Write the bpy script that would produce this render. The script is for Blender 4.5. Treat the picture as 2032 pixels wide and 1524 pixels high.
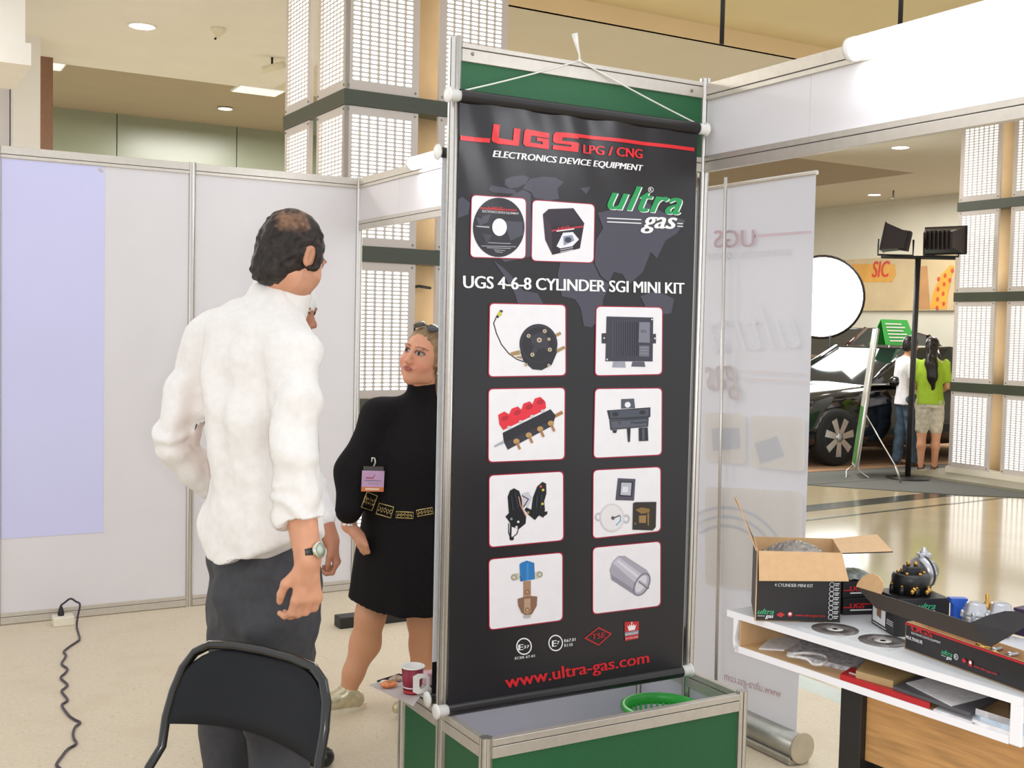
import bpy, bmesh, math, random
import numpy as np
from mathutils import Vector, Matrix

random.seed(7)
rng = np.random.default_rng(7)
scene = bpy.context.scene
col = scene.collection
for o in list(bpy.data.objects):
    bpy.data.objects.remove(o)

# ------------------------------------------------------------------ camera
IW, IH = 2032, 1524
CAM = np.array([-2.62007, -6.43410, 1.61427])
YAW, PIT, ROL, FPX = 0.523095, -0.0481905, 0.0225166, 2250.524
FW = np.array([math.sin(YAW)*math.cos(PIT), math.cos(YAW)*math.cos(PIT), math.sin(PIT)])
_r = np.array([math.cos(YAW), -math.sin(YAW), 0.0])
_u = np.cross(_r, FW)
RT = _r*math.cos(ROL) + _u*math.sin(ROL)
UP = -_r*math.sin(ROL) + _u*math.cos(ROL)
cam_data = bpy.data.cameras.new('camera')
cam_data.sensor_width = 36.0
cam_data.lens = FPX/IW*36.0
cam_data.clip_start = 0.05
cam = bpy.data.objects.new('camera', cam_data)
col.objects.link(cam)
_m = Matrix.Identity(4)
for _i in range(3):
    _m[_i][0], _m[_i][1], _m[_i][2], _m[_i][3] = RT[_i], UP[_i], -FW[_i], CAM[_i]
cam.matrix_world = _m
scene.camera = cam

# pixel -> world helpers (a pixel gives a direction; the plane it touches gives the distance)
def ray(x, y): return FW + RT*(x-IW/2)/FPX - UP*(y-IH/2)/FPX
def onz(x, y, z=0.0): d = ray(x, y); return CAM + d*(z-CAM[2])/d[2]
def ony(x, y, Y): d = ray(x, y); return CAM + d*(Y-CAM[1])/d[1]
def onx(x, y, X): d = ray(x, y); return CAM + d*(X-CAM[0])/d[0]
def atd(x, y, D): return CAM + ray(x, y)*D
def onpl(x, y, P, n): d = ray(x, y); return CAM + d*(((P-CAM)@n)/(d@n))
GR = np.array([math.cos(YAW), -math.sin(YAW), 0.0])     # ground right / forward as seen from the camera
GF = np.array([math.sin(YAW), math.cos(YAW), 0.0])

# ------------------------------------------------------------------ view, world, main lights
scene.view_settings.view_transform = 'Standard'
scene.view_settings.look = 'None'
scene.view_settings.gamma = 1.0
scene.view_settings.use_curve_mapping = False
scene.view_settings.exposure = 0.35

world = bpy.data.worlds.new('hall_ambient')
scene.world = world
world.use_nodes = True
_bg = world.node_tree.nodes['Background']
_bg.inputs['Color'].default_value = (0.965, 0.98, 1.0, 1)
_bg.inputs['Strength'].default_value = 0.95

def area_light(name, loc, size, power, color=(1, .985, .965), rot=(0, 0, 0), sizey=None):
    ld = bpy.data.lights.new(name, 'AREA')
    ld.energy = power; ld.color = color; ld.size = size
    if sizey: ld.shape = 'RECTANGLE'; ld.size_y = sizey
    o = bpy.data.objects.new(name, ld); col.objects.link(o)
    o.location = loc; o.rotation_euler = rot
    return o
# unseen fill lights added under hall ceilings; booth left unroofed for world light
for _x, _y, _p in ((-6, 4, 150), (-3.6, 3.0, 170), (3.5, 3.4, 110), (7, 5, 150), (11.5, 4.5, 150), (-3, 7.2, 150), (1.5, 7.2, 150), (6, 10, 170), (11, 11, 110), (13, 7.5, 80)):
    area_light('hall_fill_light', (_x, _y, 4.2), 1.4, _p)
# the camera's own flash, right beside the lens
_fl = bpy.data.lights.new('camera_flash', 'AREA'); _fl.energy = 14; _fl.size = .03; _fl.color = (1, .99, .97)
_fo = bpy.data.objects.new('camera_flash', _fl); col.objects.link(_fo)
_fm = _m.copy()
_fp = CAM + RT*.05 + UP*.02
for _i in range(3): _fm[_i][3] = _fp[_i]
_fo.matrix_world = _fm
# ------------------------------------------------------------------ materials
def s2l(c):
    return tuple((v/12.92 if v <= .04045 else ((v+.055)/1.055)**2.4) for v in c)
def hexc(h):
    h = h.lstrip('#'); return s2l(tuple(int(h[i:i+2], 16)/255 for i in (0, 2, 4)))
_mats = {}
def mat(name, h, rough=.5, metal=0.0, var=.06, scale=30.0, bump=0.0, bscale=None, emit=None, estr=0.0,
        coat=0.0, trans=0.0, alpha=1.0, spec=.5, stretch=None, transl=0.0):
    if name in _mats: return _mats[name]
    m = bpy.data.materials.new(name); _mats[name] = m
    m.use_nodes = True
    nt = m.node_tree; b = nt.nodes['Principled BSDF']
    c = hexc(h)
    b.inputs['Roughness'].default_value = rough
    b.inputs['Metallic'].default_value = metal
    b.inputs['Specular IOR Level'].default_value = spec
    b.inputs['Coat Weight'].default_value = coat
    b.inputs['Transmission Weight'].default_value = trans
    b.inputs['Alpha'].default_value = alpha
    tc = nt.nodes.new('ShaderNodeTexCoord')
    vec = tc.outputs['Object']
    if stretch:
        mp = nt.nodes.new('ShaderNodeMapping'); mp.inputs['Scale'].default_value = stretch
        nt.links.new(vec, mp.inputs['Vector']); vec = mp.outputs['Vector']
    n = nt.nodes.new('ShaderNodeTexNoise'); n.inputs['Scale'].default_value = scale
    n.inputs['Detail'].default_value = 3.0
    nt.links.new(vec, n.inputs['Vector'])
    r = nt.nodes.new('ShaderNodeValToRGB')
    r.color_ramp.elements[0].position = .3; r.color_ramp.elements[1].position = .7
    r.color_ramp.elements[0].color = tuple(max(0, v*(1-var)) for v in c) + (1,)
    r.color_ramp.elements[1].color = tuple(min(1, v*(1+var)) for v in c) + (1,)
    nt.links.new(n.outputs['Fac'], r.inputs['Fac'])
    nt.links.new(r.outputs['Color'], b.inputs['Base Color'])
    if bump:
        n2 = nt.nodes.new('ShaderNodeTexNoise'); n2.inputs['Scale'].default_value = bscale or scale*4
        n2.inputs['Detail'].default_value = 4.0
        nt.links.new(vec, n2.inputs['Vector'])
        bp_ = nt.nodes.new('ShaderNodeBump'); bp_.inputs['Strength'].default_value = bump
        bp_.inputs['Distance'].default_value = .01
        nt.links.new(n2.outputs['Fac'], bp_.inputs['Height'])
        nt.links.new(bp_.outputs['Normal'], b.inputs['Normal'])
    if emit:
        b.inputs['Emission Color'].default_value = hexc(emit) + (1,)
        b.inputs['Emission Strength'].default_value = estr
    if transl:
        t = nt.nodes.new('ShaderNodeBsdfTranslucent'); mx = nt.nodes.new('ShaderNodeMixShader')
        nt.links.new(r.outputs['Color'], t.inputs['Color'])
        mx.inputs['Fac'].default_value = transl
        nt.links.new(b.outputs['BSDF'], mx.inputs[1]); nt.links.new(t.outputs['BSDF'], mx.inputs[2])
        nt.links.new(mx.outputs['Shader'], nt.nodes['Material Output'].inputs['Surface'])
    return m
def attr_mat(name, rough=.55, spec=.4, bump=0.0, bscale=300.0, sss=0.0):
    """base colour from the mesh's own 'Col' attribute (skin, lips, brows ...)"""
    if name in _mats: return _mats[name]
    m = bpy.data.materials.new(name); _mats[name] = m
    m.use_nodes = True
    nt = m.node_tree; b = nt.nodes['Principled BSDF']
    a = nt.nodes.new('ShaderNodeAttribute'); a.attribute_name = 'Col'
    nt.links.new(a.outputs['Color'], b.inputs['Base Color'])
    b.inputs['Roughness'].default_value = rough
    b.inputs['Specular IOR Level'].default_value = spec
    if bump:
        n2 = nt.nodes.new('ShaderNodeTexNoise'); n2.inputs['Scale'].default_value = bscale
        tc = nt.nodes.new('ShaderNodeTexCoord'); nt.links.new(tc.outputs['Object'], n2.inputs['Vector'])
        bp_ = nt.nodes.new('ShaderNodeBump'); bp_.inputs['Strength'].default_value = bump
        bp_.inputs['Distance'].default_value = .004
        nt.links.new(n2.outputs['Fac'], bp_.inputs['Height']); nt.links.new(bp_.outputs['Normal'], b.inputs['Normal'])
    return m

# ------------------------------------------------------------------ mesh building
class MB:
    """collects verts/faces (world coordinates) for ONE mesh object; slot = material index"""
    def __init__(s): s.v = []; s.f = []; s.m = []; s.smooth = []
    def add(s, vs, fs, slot=0, smooth=False):
        o = len(s.v)
        s.v.extend([tuple(map(float, p)) for p in vs])
        for f in fs:
            s.f.append(tuple(i+o for i in f)); s.m.append(slot); s.smooth.append(smooth)
        return s
    def box(s, lo, hi, slot=0, bev=0.0):
        return s.obox(((np.array(lo)+np.array(hi))/2), (np.array(hi)-np.array(lo))/2, slot=slot, bev=bev)
    def obox(s, c, h, ax=None, slot=0, bev=0.0):
        """box with centre c, half sizes h, axes ax (3 unit vectors); bev chamfers the edges"""
        c = np.array(c, float); h = np.array(h, float)
        A = np.eye(3) if ax is None else np.array(ax, float)
        if bev <= 0:
            vs = [c + A[0]*h[0]*i + A[1]*h[1]*j + A[2]*h[2]*k for k in (-1, 1) for j in (-1, 1) for i in (-1, 1)]
            fs = [(0, 2, 3, 1), (4, 5, 7, 6), (0, 1, 5, 4), (2, 6, 7, 3), (0, 4, 6, 2), (1, 3, 7, 5)]
            return s.add(vs, fs, slot)
        b = min(bev, min(h)*.95)
        vs = []; idx = {}
        for k in (-1, 1):
            for j in (-1, 1):
                for i in (-1, 1):
                    for a in range(3):
                        q = np.array([i*h[0], j*h[1], k*h[2]], float)
                        for t in range(3):
                            if t != a: q[t] -= b*np.sign(q[t])
                        idx[(i, j, k, a)] = len(vs)
                        vs.append(c + A[0]*q[0] + A[1]*q[1] + A[2]*q[2])
        fs = []
        for a in range(3):
            o1, o2 = (a+1) % 3, (a+2) % 3
            for sg in (-1, 1):
                ring = []
                for (p, q) in ((-1, -1), (1, -1), (1, 1), (-1, 1)):
                    t = [0, 0, 0]; t[a] = sg; t[o1] = p; t[o2] = q
                    ring.append(idx[(t[0], t[1], t[2], a)])
                fs.append(tuple(ring if sg > 0 else ring[::-1]))
        for a in range(3):
            o1, o2 = (a+1) % 3, (a+2) % 3
            for p in (-1, 1):
                for q in (-1, 1):
                    t0 = [0, 0, 0]; t1 = [0, 0, 0]
                    t0[a] = -1; t1[a] = 1; t0[o1] = t1[o1] = p; t0[o2] = t1[o2] = q
                    r = [idx[(*t0, o1)], idx[(*t1, o1)], idx[(*t1, o2)], idx[(*t0, o2)]]
                    fs.append(tuple(r if p*q < 0 else r[::-1]))
        for k in (-1, 1):
            for j in (-1, 1):
                for i in (-1, 1):
                    r = [idx[(i, j, k, 0)], idx[(i, j, k, 1)], idx[(i, j, k, 2)]]
                    fs.append(tuple(r if i*j*k > 0 else r[::-1]))
        return s.add(vs, fs, slot)
    def cyl(s, a, b, r, r2=None, n=16, slot=0, caps=True, smooth=True):
        return s.tube([a, b], [r, r if r2 is None else r2], n, slot, caps, smooth)
    def tube(s, pts, r, n=10, slot=0, caps=True, smooth=True, closed=False):
        P = [np.array(p, float) for p in pts]
        R = r if hasattr(r, '__len__') else [r]*len(P)
        N = len(P); vs = []; prev = None
        for i in range(N):
            if closed: t = P[(i+1) % N]-P[i-1]
            else: t = P[min(i+1, N-1)]-P[max(i-1, 0)]
            t = t/(np.linalg.norm(t)+1e-12)
            if prev is None:
                h = np.array([0, 0, 1.0]) if abs(t[2]) < .9 else np.array([1.0, 0, 0])
                u = np.cross(t, h)
            else:
                u = prev - t*(prev@t)
            u = u/np.linalg.norm(u); prev = u
            w = np.cross(t, u)
            for k in range(n):
                a = 2*math.pi*k/n
                vs.append(P[i] + (u*math.cos(a)+w*math.sin(a))*R[i])
        fs = []
        for i in range(N if closed else N-1):
            j = (i+1) % N
            for k in range(n):
                k2 = (k+1) % n
                fs.append((i*n+k, i*n+k2, j*n+k2, j*n+k))
        s.add(vs, fs, slot, smooth)
        if caps and not closed:
            o = len(s.v)-N*n
            s.f.append(tuple(o+k for k in range(n))[::-1]); s.m.append(slot); s.smooth.append(False)
            s.f.append(tuple(o+(N-1)*n+k for k in range(n))); s.m.append(slot); s.smooth.append(False)
        return s
    def lathe(s, c, prof, ax=(0, 0, 1), n=24, slot=0, smooth=True, caps=True):
        """prof = [(radius, height along ax)]"""
        c = np.array(c, float); w = np.array(ax, float); w = w/np.linalg.norm(w)
        h = np.array([1.0, 0, 0]) if abs(w[0]) < .9 else np.array([0, 1.0, 0])
        u = np.cross(w, h); u /= np.linalg.norm(u); v = np.cross(w, u)
        vs = []; fs = []
        for (r, z) in prof:
            for k in range(n):
                a = 2*math.pi*k/n
                vs.append(c + w*z + (u*math.cos(a)+v*math.sin(a))*r)
        for i in range(len(prof)-1):
            for k in range(n):
                k2 = (k+1) % n
                fs.append((i*n+k, i*n+k2, (i+1)*n+k2, (i+1)*n+k))
        if caps:
            fs.append(tuple(range(n))[::-1]); fs.append(tuple(range((len(prof)-1)*n, len(prof)*n)))
        return s.add(vs, fs, slot, smooth)
    def prism(s, poly, vec, slot=0):
        """polygon (3-D points) extruded by vec"""
        P = [np.array(p, float) for p in poly]; v = np.array(vec, float); n = len(P)
        vs = P + [p+v for p in P]
        fs = [tuple(range(n))[::-1], tuple(range(n, 2*n))] + [(i, (i+1) % n, n+(i+1) % n, n+i) for i in range(n)]
        return s.add(vs, fs, slot)
    def poly(s, pts, slot=0): return s.add(pts, [tuple(range(len(pts)))], slot)
    def grid(s, fn, nu, nv, slot=0, smooth=True):
        vs = [fn(i/nu, j/nv) for j in range(nv+1) for i in range(nu+1)]
        fs = [(j*(nu+1)+i, j*(nu+1)+i+1, (j+1)*(nu+1)+i+1, (j+1)*(nu+1)+i) for j in range(nv) for i in range(nu)]
        return s.add(vs, fs, slot, smooth)
    def sphere(s, c, r, n=14, slot=0):
        r = np.array(r if hasattr(r, '__len__') else [r]*3, float); c = np.array(c, float)
        vs = []; fs = []; m = n//2
        for j in range(1, m):
            t = math.pi*j/m
            for k in range(n):
                a = 2*math.pi*k/n
                vs.append(c + r*np.array([math.sin(t)*math.cos(a), math.sin(t)*math.sin(a), math.cos(t)]))
        T = len(vs); vs.append(c+r*np.array([0, 0, 1])); vs.append(c-r*np.array([0, 0, 1]))
        for j in range(m-2):
            for k in range(n):
                fs.append((j*n+k, (j+1)*n+k, (j+1)*n+(k+1) % n, j*n+(k+1) % n))
        for k in range(n):
            fs.append((T, k, (k+1) % n)); fs.append((T+1, (m-2)*n+(k+1) % n, (m-2)*n+k))
        return s.add(vs, fs, slot, True)

def wloc(p):
    l = np.zeros(3)
    while p is not None: l = l + np.array(p.location); p = p.parent
    return l
def obj(name, mb, mats, parent=None, at=None):
    """ONE mesh object from world-space geometry"""
    V = np.array(mb.v, float)
    if parent is not None: base = wloc(parent); loc = (0, 0, 0)
    else:
        base = np.array(at, float) if at is not None else np.array([(V[:, 0].min()+V[:, 0].max())/2, (V[:, 1].min()+V[:, 1].max())/2, V[:, 2].min()])
        loc = base
    me = bpy.data.meshes.new(name)
    me.from_pydata((V-base).tolist(), [], mb.f)
    if not isinstance(mats, (list, tuple)): mats = [mats]
    for m in mats: me.materials.append(m)
    me.polygons.foreach_set('material_index', mb.m)
    me.polygons.foreach_set('use_smooth', mb.smooth)
    me.update()
    o = bpy.data.objects.new(name, me); col.objects.link(o)
    o.location = loc
    if parent is not None: o.parent = parent
    return o
def empty(name, loc):
    o = bpy.data.objects.new(name, None); col.objects.link(o); o.location = loc
    o.empty_display_size = .1
    return o
def tag(o, label=None, cat=None, group=None, kind=None):
    if label: o['label'] = label
    if cat: o['category'] = cat
    if group: o['group'] = group
    if kind: o['kind'] = kind
    return o
def struct(name, mb, mats, parent=None, label=None):
    o = obj(name, mb, mats, parent)
    if parent is None: o['kind'] = 'structure'
    if label: o['label'] = label
    return o
def copy_tree(o, parent=None):
    c = o.copy(); col.objects.link(c); c.parent = parent
    for ch in list(o.children): copy_tree(ch, c)
    return c

# ------------------------------------------------------------------ lettering
_tcache = {}
def text_mesh(body, bold=0.0, shear=0.0, space=1.0):
    key = (body, bold, shear, space)
    if key in _tcache: return _tcache[key]
    cu = bpy.data.curves.new('lettering', 'FONT')
    cu.body = body; cu.size = 1.0; cu.offset = bold; cu.shear = shear; cu.space_character = space
    cu.resolution_u = 3
    o = bpy.data.objects.new('lettering_source', cu); col.objects.link(o)
    dg = bpy.context.evaluated_depsgraph_get(); dg.update()
    me = bpy.data.meshes.new_from_object(o.evaluated_get(dg))
    V = np.array([v.co[:] for v in me.vertices]).reshape(-1, 3); F = [tuple(p.vertices) for p in me.polygons]
    bpy.data.objects.remove(o); bpy.data.curves.remove(cu); bpy.data.meshes.remove(me)
    _tcache[key] = (V, F)
    return V, F
_CAP = None
def put_text(mb, body, quad, slot=0, bold=.02, shear=0.0, space=1.0, lift=0.0, mirror=False, warp=None):
    """quad = BL, BR, TL, TR world points; baseline .. cap height fills the quad"""
    global _CAP
    if _CAP is None: _CAP = text_mesh('H')[0][:, 1].max()
    off = bold if bold <= .012 else 0.0
    V, F = text_mesh(body, off, shear, space)
    shifts = [0.0] if bold <= .012 else [bold*.85*q for q in (-1, -.34, .34, 1)]
    x0, x1 = V[:, 0].min(), V[:, 0].max()
    BL, BR, TL, TR = [np.array(q, float) for q in quad]
    nrm_ = np.cross(BR-BL, TL-BL); nrm_ = nrm_/(np.linalg.norm(nrm_)+1e-12)
    for i, sft in enumerate(shifts):      # bold strokes: the same letters set a hair apart
        out = []
        for v in V:
            a = (v[0]+sft-x0)/(x1-x0); b = v[1]/_CAP
            if mirror: a = 1-a
            p = (BL*(1-a)+BR*a)*(1-b) + (TL*(1-a)+TR*a)*b
            out.append(warp(p, i*.00004) if warp else p+nrm_*(i*.00004))
        mb.add(out, F, slot)
def unit(v): v = np.array(v, float); return v/np.linalg.norm(v)
# ------------------------------------------------------------------ shared materials
M_panel = mat('white_laminate_panel', 'DEDADC', .38, var=.02, scale=3)
M_alu = mat('aluminium_extrusion', 'D6D2CC', .28, .85, var=.04, scale=60)
M_rail = mat('anodised_rail', 'CFC8BE', .38, .55, var=.04, scale=40)
M_groove = mat('dark_groove', '4A4640', .7)
M_screw = mat('screw_steel', '8E8878', .35, .9)
M_green = mat('green_board', '1F6038', .55, var=.05, scale=120)
M_lino = mat('beige_linoleum', 'D6C8B0', .5, var=.05, scale=60, spec=.22)
M_hall = mat('polished_tan_stone', 'B3A486', .12, var=.05, scale=2.2, spec=.5)
M_dark_stone = mat('dark_stone_strip', '4B4A42', .14, var=.1, scale=30)
M_carpet = mat('grey_event_carpet', '5A5B56', .9, var=.12, scale=200, bump=.3)
M_carpet_o = mat('orange_brown_carpet', '9A7858', .9, var=.1, scale=200, bump=.3)
M_ceil = mat('painted_ceiling', 'ECEAE6', .8, var=.015, scale=2)
M_ceil_dim = mat('dim_lit_tan_ceiling', 'ADA08A', .8, var=.02, scale=2)  # weaker light on the rear ceiling put into its tan colour
M_yellow = mat('cove_lit_yellow_plaster', 'E2D2A6', .8, var=.02, scale=2)  # warm cove light painted into the raised ceiling as yellow
M_peach = mat('peach_fascia', 'E6CDA2', .8, var=.02, scale=2)
M_black = mat('black_matt', '1D1B1A', .5)
M_white = mat('white_plastic', 'EDEBE6', .4, var=.02)

# speckles and faint scuffs in the linoleum
def _speckle(m, cdark, scale, lo, hi):
    nt = m.node_tree; b = nt.nodes['Principled BSDF']
    src = b.inputs['Base Color'].links[0].from_socket
    tc = nt.nodes.new('ShaderNodeTexCoord')
    n = nt.nodes.new('ShaderNodeTexNoise'); n.inputs['Scale'].default_value = scale; n.inputs['Detail'].default_value = 2
    nt.links.new(tc.outputs['Object'], n.inputs['Vector'])
    r = nt.nodes.new('ShaderNodeValToRGB'); r.color_ramp.elements[0].position = lo; r.color_ramp.elements[1].position = hi
    nt.links.new(n.outputs['Fac'], r.inputs['Fac'])
    mx = nt.nodes.new('ShaderNodeMix'); mx.data_type = 'RGBA'
    nt.links.new(r.outputs['Color'], mx.inputs[0]); nt.links.new(src, mx.inputs[6])
    mx.inputs[7].default_value = hexc(cdark) + (1,)
    nt.links.new(mx.outputs[2], b.inputs['Base Color'])
_speckle(M_lino, 'B39C7C', 90, .66, .74)
_speckle(M_lino, 'CFC0A6', 5, .52, .8)

TY = -3.2237            # plane of the display tower
H = 2.5
BF, BB, BH = .2932, .2908, .3869

# ------------------------------------------------------------------ floors
b = MB(); b.box((-6, -9, -.05), (1.12, 0.9, 0)); struct('floor', b, M_lino)
b = MB(); b.box((1.12, -9, -.06), (1.27, 0.9, -.002)); struct('floor_edge_strip', b, mat('grey_green_edge_strip', '8D978A', .3))
b = MB(); b.box((-9, .9, -.06), (26, 22, -.004)).box((1.27, -9, -.06), (26, .9, -.004)); struct('floor_hall', b, M_hall)
# dark inlay and joint crossing the hall floor
def stripe(pa, pb, pc, pd, name, m, z=0.0):
    b = MB(); q = [onz(*p, -.004) for p in (pa, pb, pc, pd)]
    b.prism([np.array([p[0], p[1], -.004]) for p in q], (0, 0, .004+z)); return struct(name, b, m)
def _ext(p, d, t): return np.array([p[0]+d[0]*t, p[1]+d[1]*t, -.0035])
A0, A1 = onz(1625, 1000), onz(1885, 973)
B0, B1 = onz(1625, 1011), onz(1885, 985)
b = MB(); d = (A1-A0)/np.linalg.norm(A1-A0)
b.prism([_ext(A0, d, -6), _ext(A1, d, 6), _ext(B1, d, 6), _ext(B0, d, -6)], (0, 0, .002)); struct('trim_1', b, M_dark_stone)
A0, A1 = onz(1625, 1029), onz(1985, 988)
b = MB(); d = (A1-A0)/np.linalg.norm(A1-A0); nrm = np.array([-d[1], d[0], 0])*.02
b.prism([_ext(A0+nrm, d, -6), _ext(A1+nrm, d, 8), _ext(A1-nrm, d, 8), _ext(A0-nrm, d, -6)], (0, 0, .002)); struct('trim_2', b, M_dark_stone)

# ------------------------------------------------------------------ exhibition wall system
def post_profile(R=.0205):
    pts = []
    for k in range(8):
        a = 2*math.pi*(k+.5)/8
        for da, rr in ((-.30, R*.98), (-.075, R), (-.06, R*.62), (.06, R*.62), (.075, R), (.30, R*.98)):
            pts.append((rr*math.cos(a+da), rr*math.sin(a+da)))
    return pts
def post(x, y, z0, z1, parent, name='post'):
    b = MB(); b.prism([(x+p[0], y+p[1], z0) for p in post_profile()], (0, 0, z1-z0))
    return obj(name, b, M_alu, parent)
def rail(pa, pb, z0, z1, parent, th=.012, name='rail', slotgap=.62):
    """horizontal beam between two posts with a recessed slot running along it"""
    pa = np.array([*pa, 0.0]); pb = np.array([*pb, 0.0]); d = pb-pa; L = np.linalg.norm(d); d /= L
    n = np.array([-d[1], d[0], 0]); up = np.array([0, 0, 1.0]); c = (pa+pb)/2
    b = MB(); zs = z0+(z1-z0)*slotgap
    b.obox(c+up*(z0+zs-.0015)/2, (L/2, th, (zs-.0015-z0)/2), (d, n, up), 0, .001)
    b.obox(c+up*(zs+.0015+z1)/2, (L/2, th, (z1-zs-.0015)/2), (d, n, up), 0, .001)
    b.obox(c+up*zs, (L/2, th-.004, .0025), (d, n, up), 1)
    return obj(name, b, [M_rail, M_groove], parent)

wall = tag(empty('wall_back', (-1.5, 0, 0)), 'white exhibition panel wall behind the standing people', None, None, 'structure')
for x0, x1 in ((-4, -3), (-3, -2), (-2, -1), (-1, 0)):
    b = MB(); b.box((x0+.012, -.002, .05), (x1-.012, .002, 2.45)); obj('panel', b, M_panel, wall)
    rail((x0+.018, 0), (x1-.018, 0), 2.44, 2.5, wall, slotgap=.3)
    rail((x0+.018, 0), (x1-.018, 0), .004, .064, wall)
for x in (-4, -3, -2, -1): post(x, 0, 0, 2.505, wall)

wallr = tag(empty('wall_right', (0, -1.6, 0)), 'open side of the booth with a white header band and corner posts', None, None, 'structure')
post(0, 0, 0, 2.505, wallr)
segs = [(-.02, -.583), (-.586, -2.0), (-2.003, TY+.02), (TY-.02, -3.745), (-3.748, -5.2), (-5.203, -6.6)]
for y0, y1 in segs:
    b = MB(); b.box((-.002, y1, 2.235), (.002, y0, 2.45)); obj('panel', b, M_panel, wallr)
for y0, y1 in ((-.018, TY+.018), (TY-.018, -6.6)):
    rail((0, y0), (0, y1), 2.44, 2.5, wallr, slotgap=.3)
    rail((0, y0), (0, y1), 2.189, 2.245, wallr)
post(0, -6.62, 0, 2.505, wallr)

# ------------------------------------------------------------------ display tower with an open planter-like base
tower = tag(empty('display_tower', (-.5, TY, 0)), 'tall aluminium display frame with green header board and open green box base', 'display stand')
for x in (-1, 0): post(x, TY, 0, 2.52, tower, 'tall_post')
b = MB(); b.cyl((-1.004, TY-.03, 0.0), (-1.004, TY-.03, 2.52), .008, n=8); obj('side_trim', b, M_alu, tower)
tr = rail((-.982, TY), (-.018, TY), 2.449, 2.505, tower, slotgap=.72, name='top_rail')
for p in ((938, 107), (1373, 180)):
    q = ony(*p, TY-.0125); b = MB(); b.lathe(q, [(.006, 0), (.005, .002), (.002, .0022)], (0, -1, 0), 12); obj('screw', b, M_screw, tr)
rail((-.982, TY), (-.018, TY), 2.189, 2.24, tower, name='lower_rail')
b = MB(); b.box((-.985, TY-.003, 2.236), (-.015, TY+.003, 2.453)); obj('header_board', b, M_green, tower)
M_white_in = mat('white_board_inside', 'DAD8E2', .4, var=.02, scale=5)
cs = [(-1, TY-BF), (0, TY-BF), (0, TY+BB), (-1, TY+BB)]
for x, y in cs: post(x, y, 0, BH+.008, tower, 'base_post')
ZB = .098
edges = [((-1, TY-BF), (0, TY-BF)), ((0, TY-BF), (0, TY)), ((0, TY), (0, TY+BB)), ((0, TY+BB), (-1, TY+BB)), ((-1, TY+BB), (-1, TY)), ((-1, TY), (-1, TY-BF))]
cen = np.array([-.5, TY, 0])
for pa, pb in edges:
    pa_, pb_ = np.array(pa), np.array(pb); d = (pb_-pa_)/np.linalg.norm(pb_-pa_)
    pa2, pb2 = pa_+d*.018, pb_-d*.018
    rail(pa2, pb2, BH-.058, BH, tower, name='base_rail')
    rail(pa2, pb2, ZB-.05, ZB, tower, name='base_rail')
    n = np.array([d[1], -d[0], 0]); mid = np.array([*(pa_+pb_)/2, 0])
    if (mid-cen)@n < 0: n = -n
    L = np.linalg.norm(pb2-pa2); d3 = np.array([*d, 0]); up = np.array([0, 0, 1.0])
    b = MB()
    b.obox(mid+n*.002+up*(ZB+BH-.05)/2, (L/2, .002, (BH-.05-ZB)/2+.004), (d3, n, up), 0)
    b.obox(mid-n*.002+up*(ZB+BH-.05)/2, (L/2, .0019, (BH-.05-ZB)/2+.004), (d3, n, up), 1)
    obj('base_board', b, [M_green, M_white_in], tower)
b = MB(); b.box((-.98, TY-BF+.02, ZB-.012), (-.02, TY+BB-.02, ZB-.002)); obj('base_floor', b, M_white_in, tower)

# black low beam lying on the floor behind the woman
P0, P1 = onz(675, 1249), onz(806, 1232)
b = MB(); b.box((P0[0], P0[1], 0), (1.2, P0[1]+.09, .06), bev=.004)
tag(obj('floor_beam', b, M_black), 'low black beam lying on the floor behind the woman in black', 'beam')

# lavender sheet taped to the back wall
b = MB(); q0 = ony(208, 332, -.003); q1 = ony(206, 1056, -.003)
b.box((-1.978, -.0045, q1[2]), (q0[0], -.0025, q0[2]))
sh = tag(obj('paper_sheet', b, mat('lavender_paper', 'CFCFF2', .6, var=.02, scale=1.5)), 'large pale lavender sheet taped to the white back wall', 'sheet')
b = MB(); t = ony(200, 338, -.006); b.obox(t, (.012, .0008, .006), ((.8, 0, -.6), (0, 1, 0), (.6, 0, .8))); obj('tape', b, mat('beige_tape', 'C9BBA6', .5), sh)

# ------------------------------------------------------------------ fluorescent battens on the side header
def batten(y0, y1, x, z, label, power):
    t = tag(empty('fluorescent_light', (x, (y0+y1)/2, z)), label, 'lamp', 'fluorescent tubes on the side header')
    b = MB(); b.box((x+.012, y1, z-.02), (-.012, y0, z+.02), bev=.004); obj('batten', b, M_white, t)
    b = MB(); b.cyl((x-.005, y0-.02, z), (x-.005, y1+.02, z), .034, n=20)
    obj('tube', b, mat('glowing_tube', 'FFFFFF', .3, emit='F4F8FF', estr=power), t)
    for ya, yb in ((y0, y0-.02), (y1+.02, y1)):
        b = MB(); b.cyl((x-.005, ya, z), (x-.005, yb, z), .036, n=20); obj('end_cap', b, M_white, t)
batten(-3.96, -5.16, -.05, 2.468, 'glowing white fluorescent tube at the upper right of the booth header', 15)
batten(-.86, -2.06, -.05, 2.485, 'glowing white fluorescent tube on the header behind the tall banner', 15)
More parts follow.
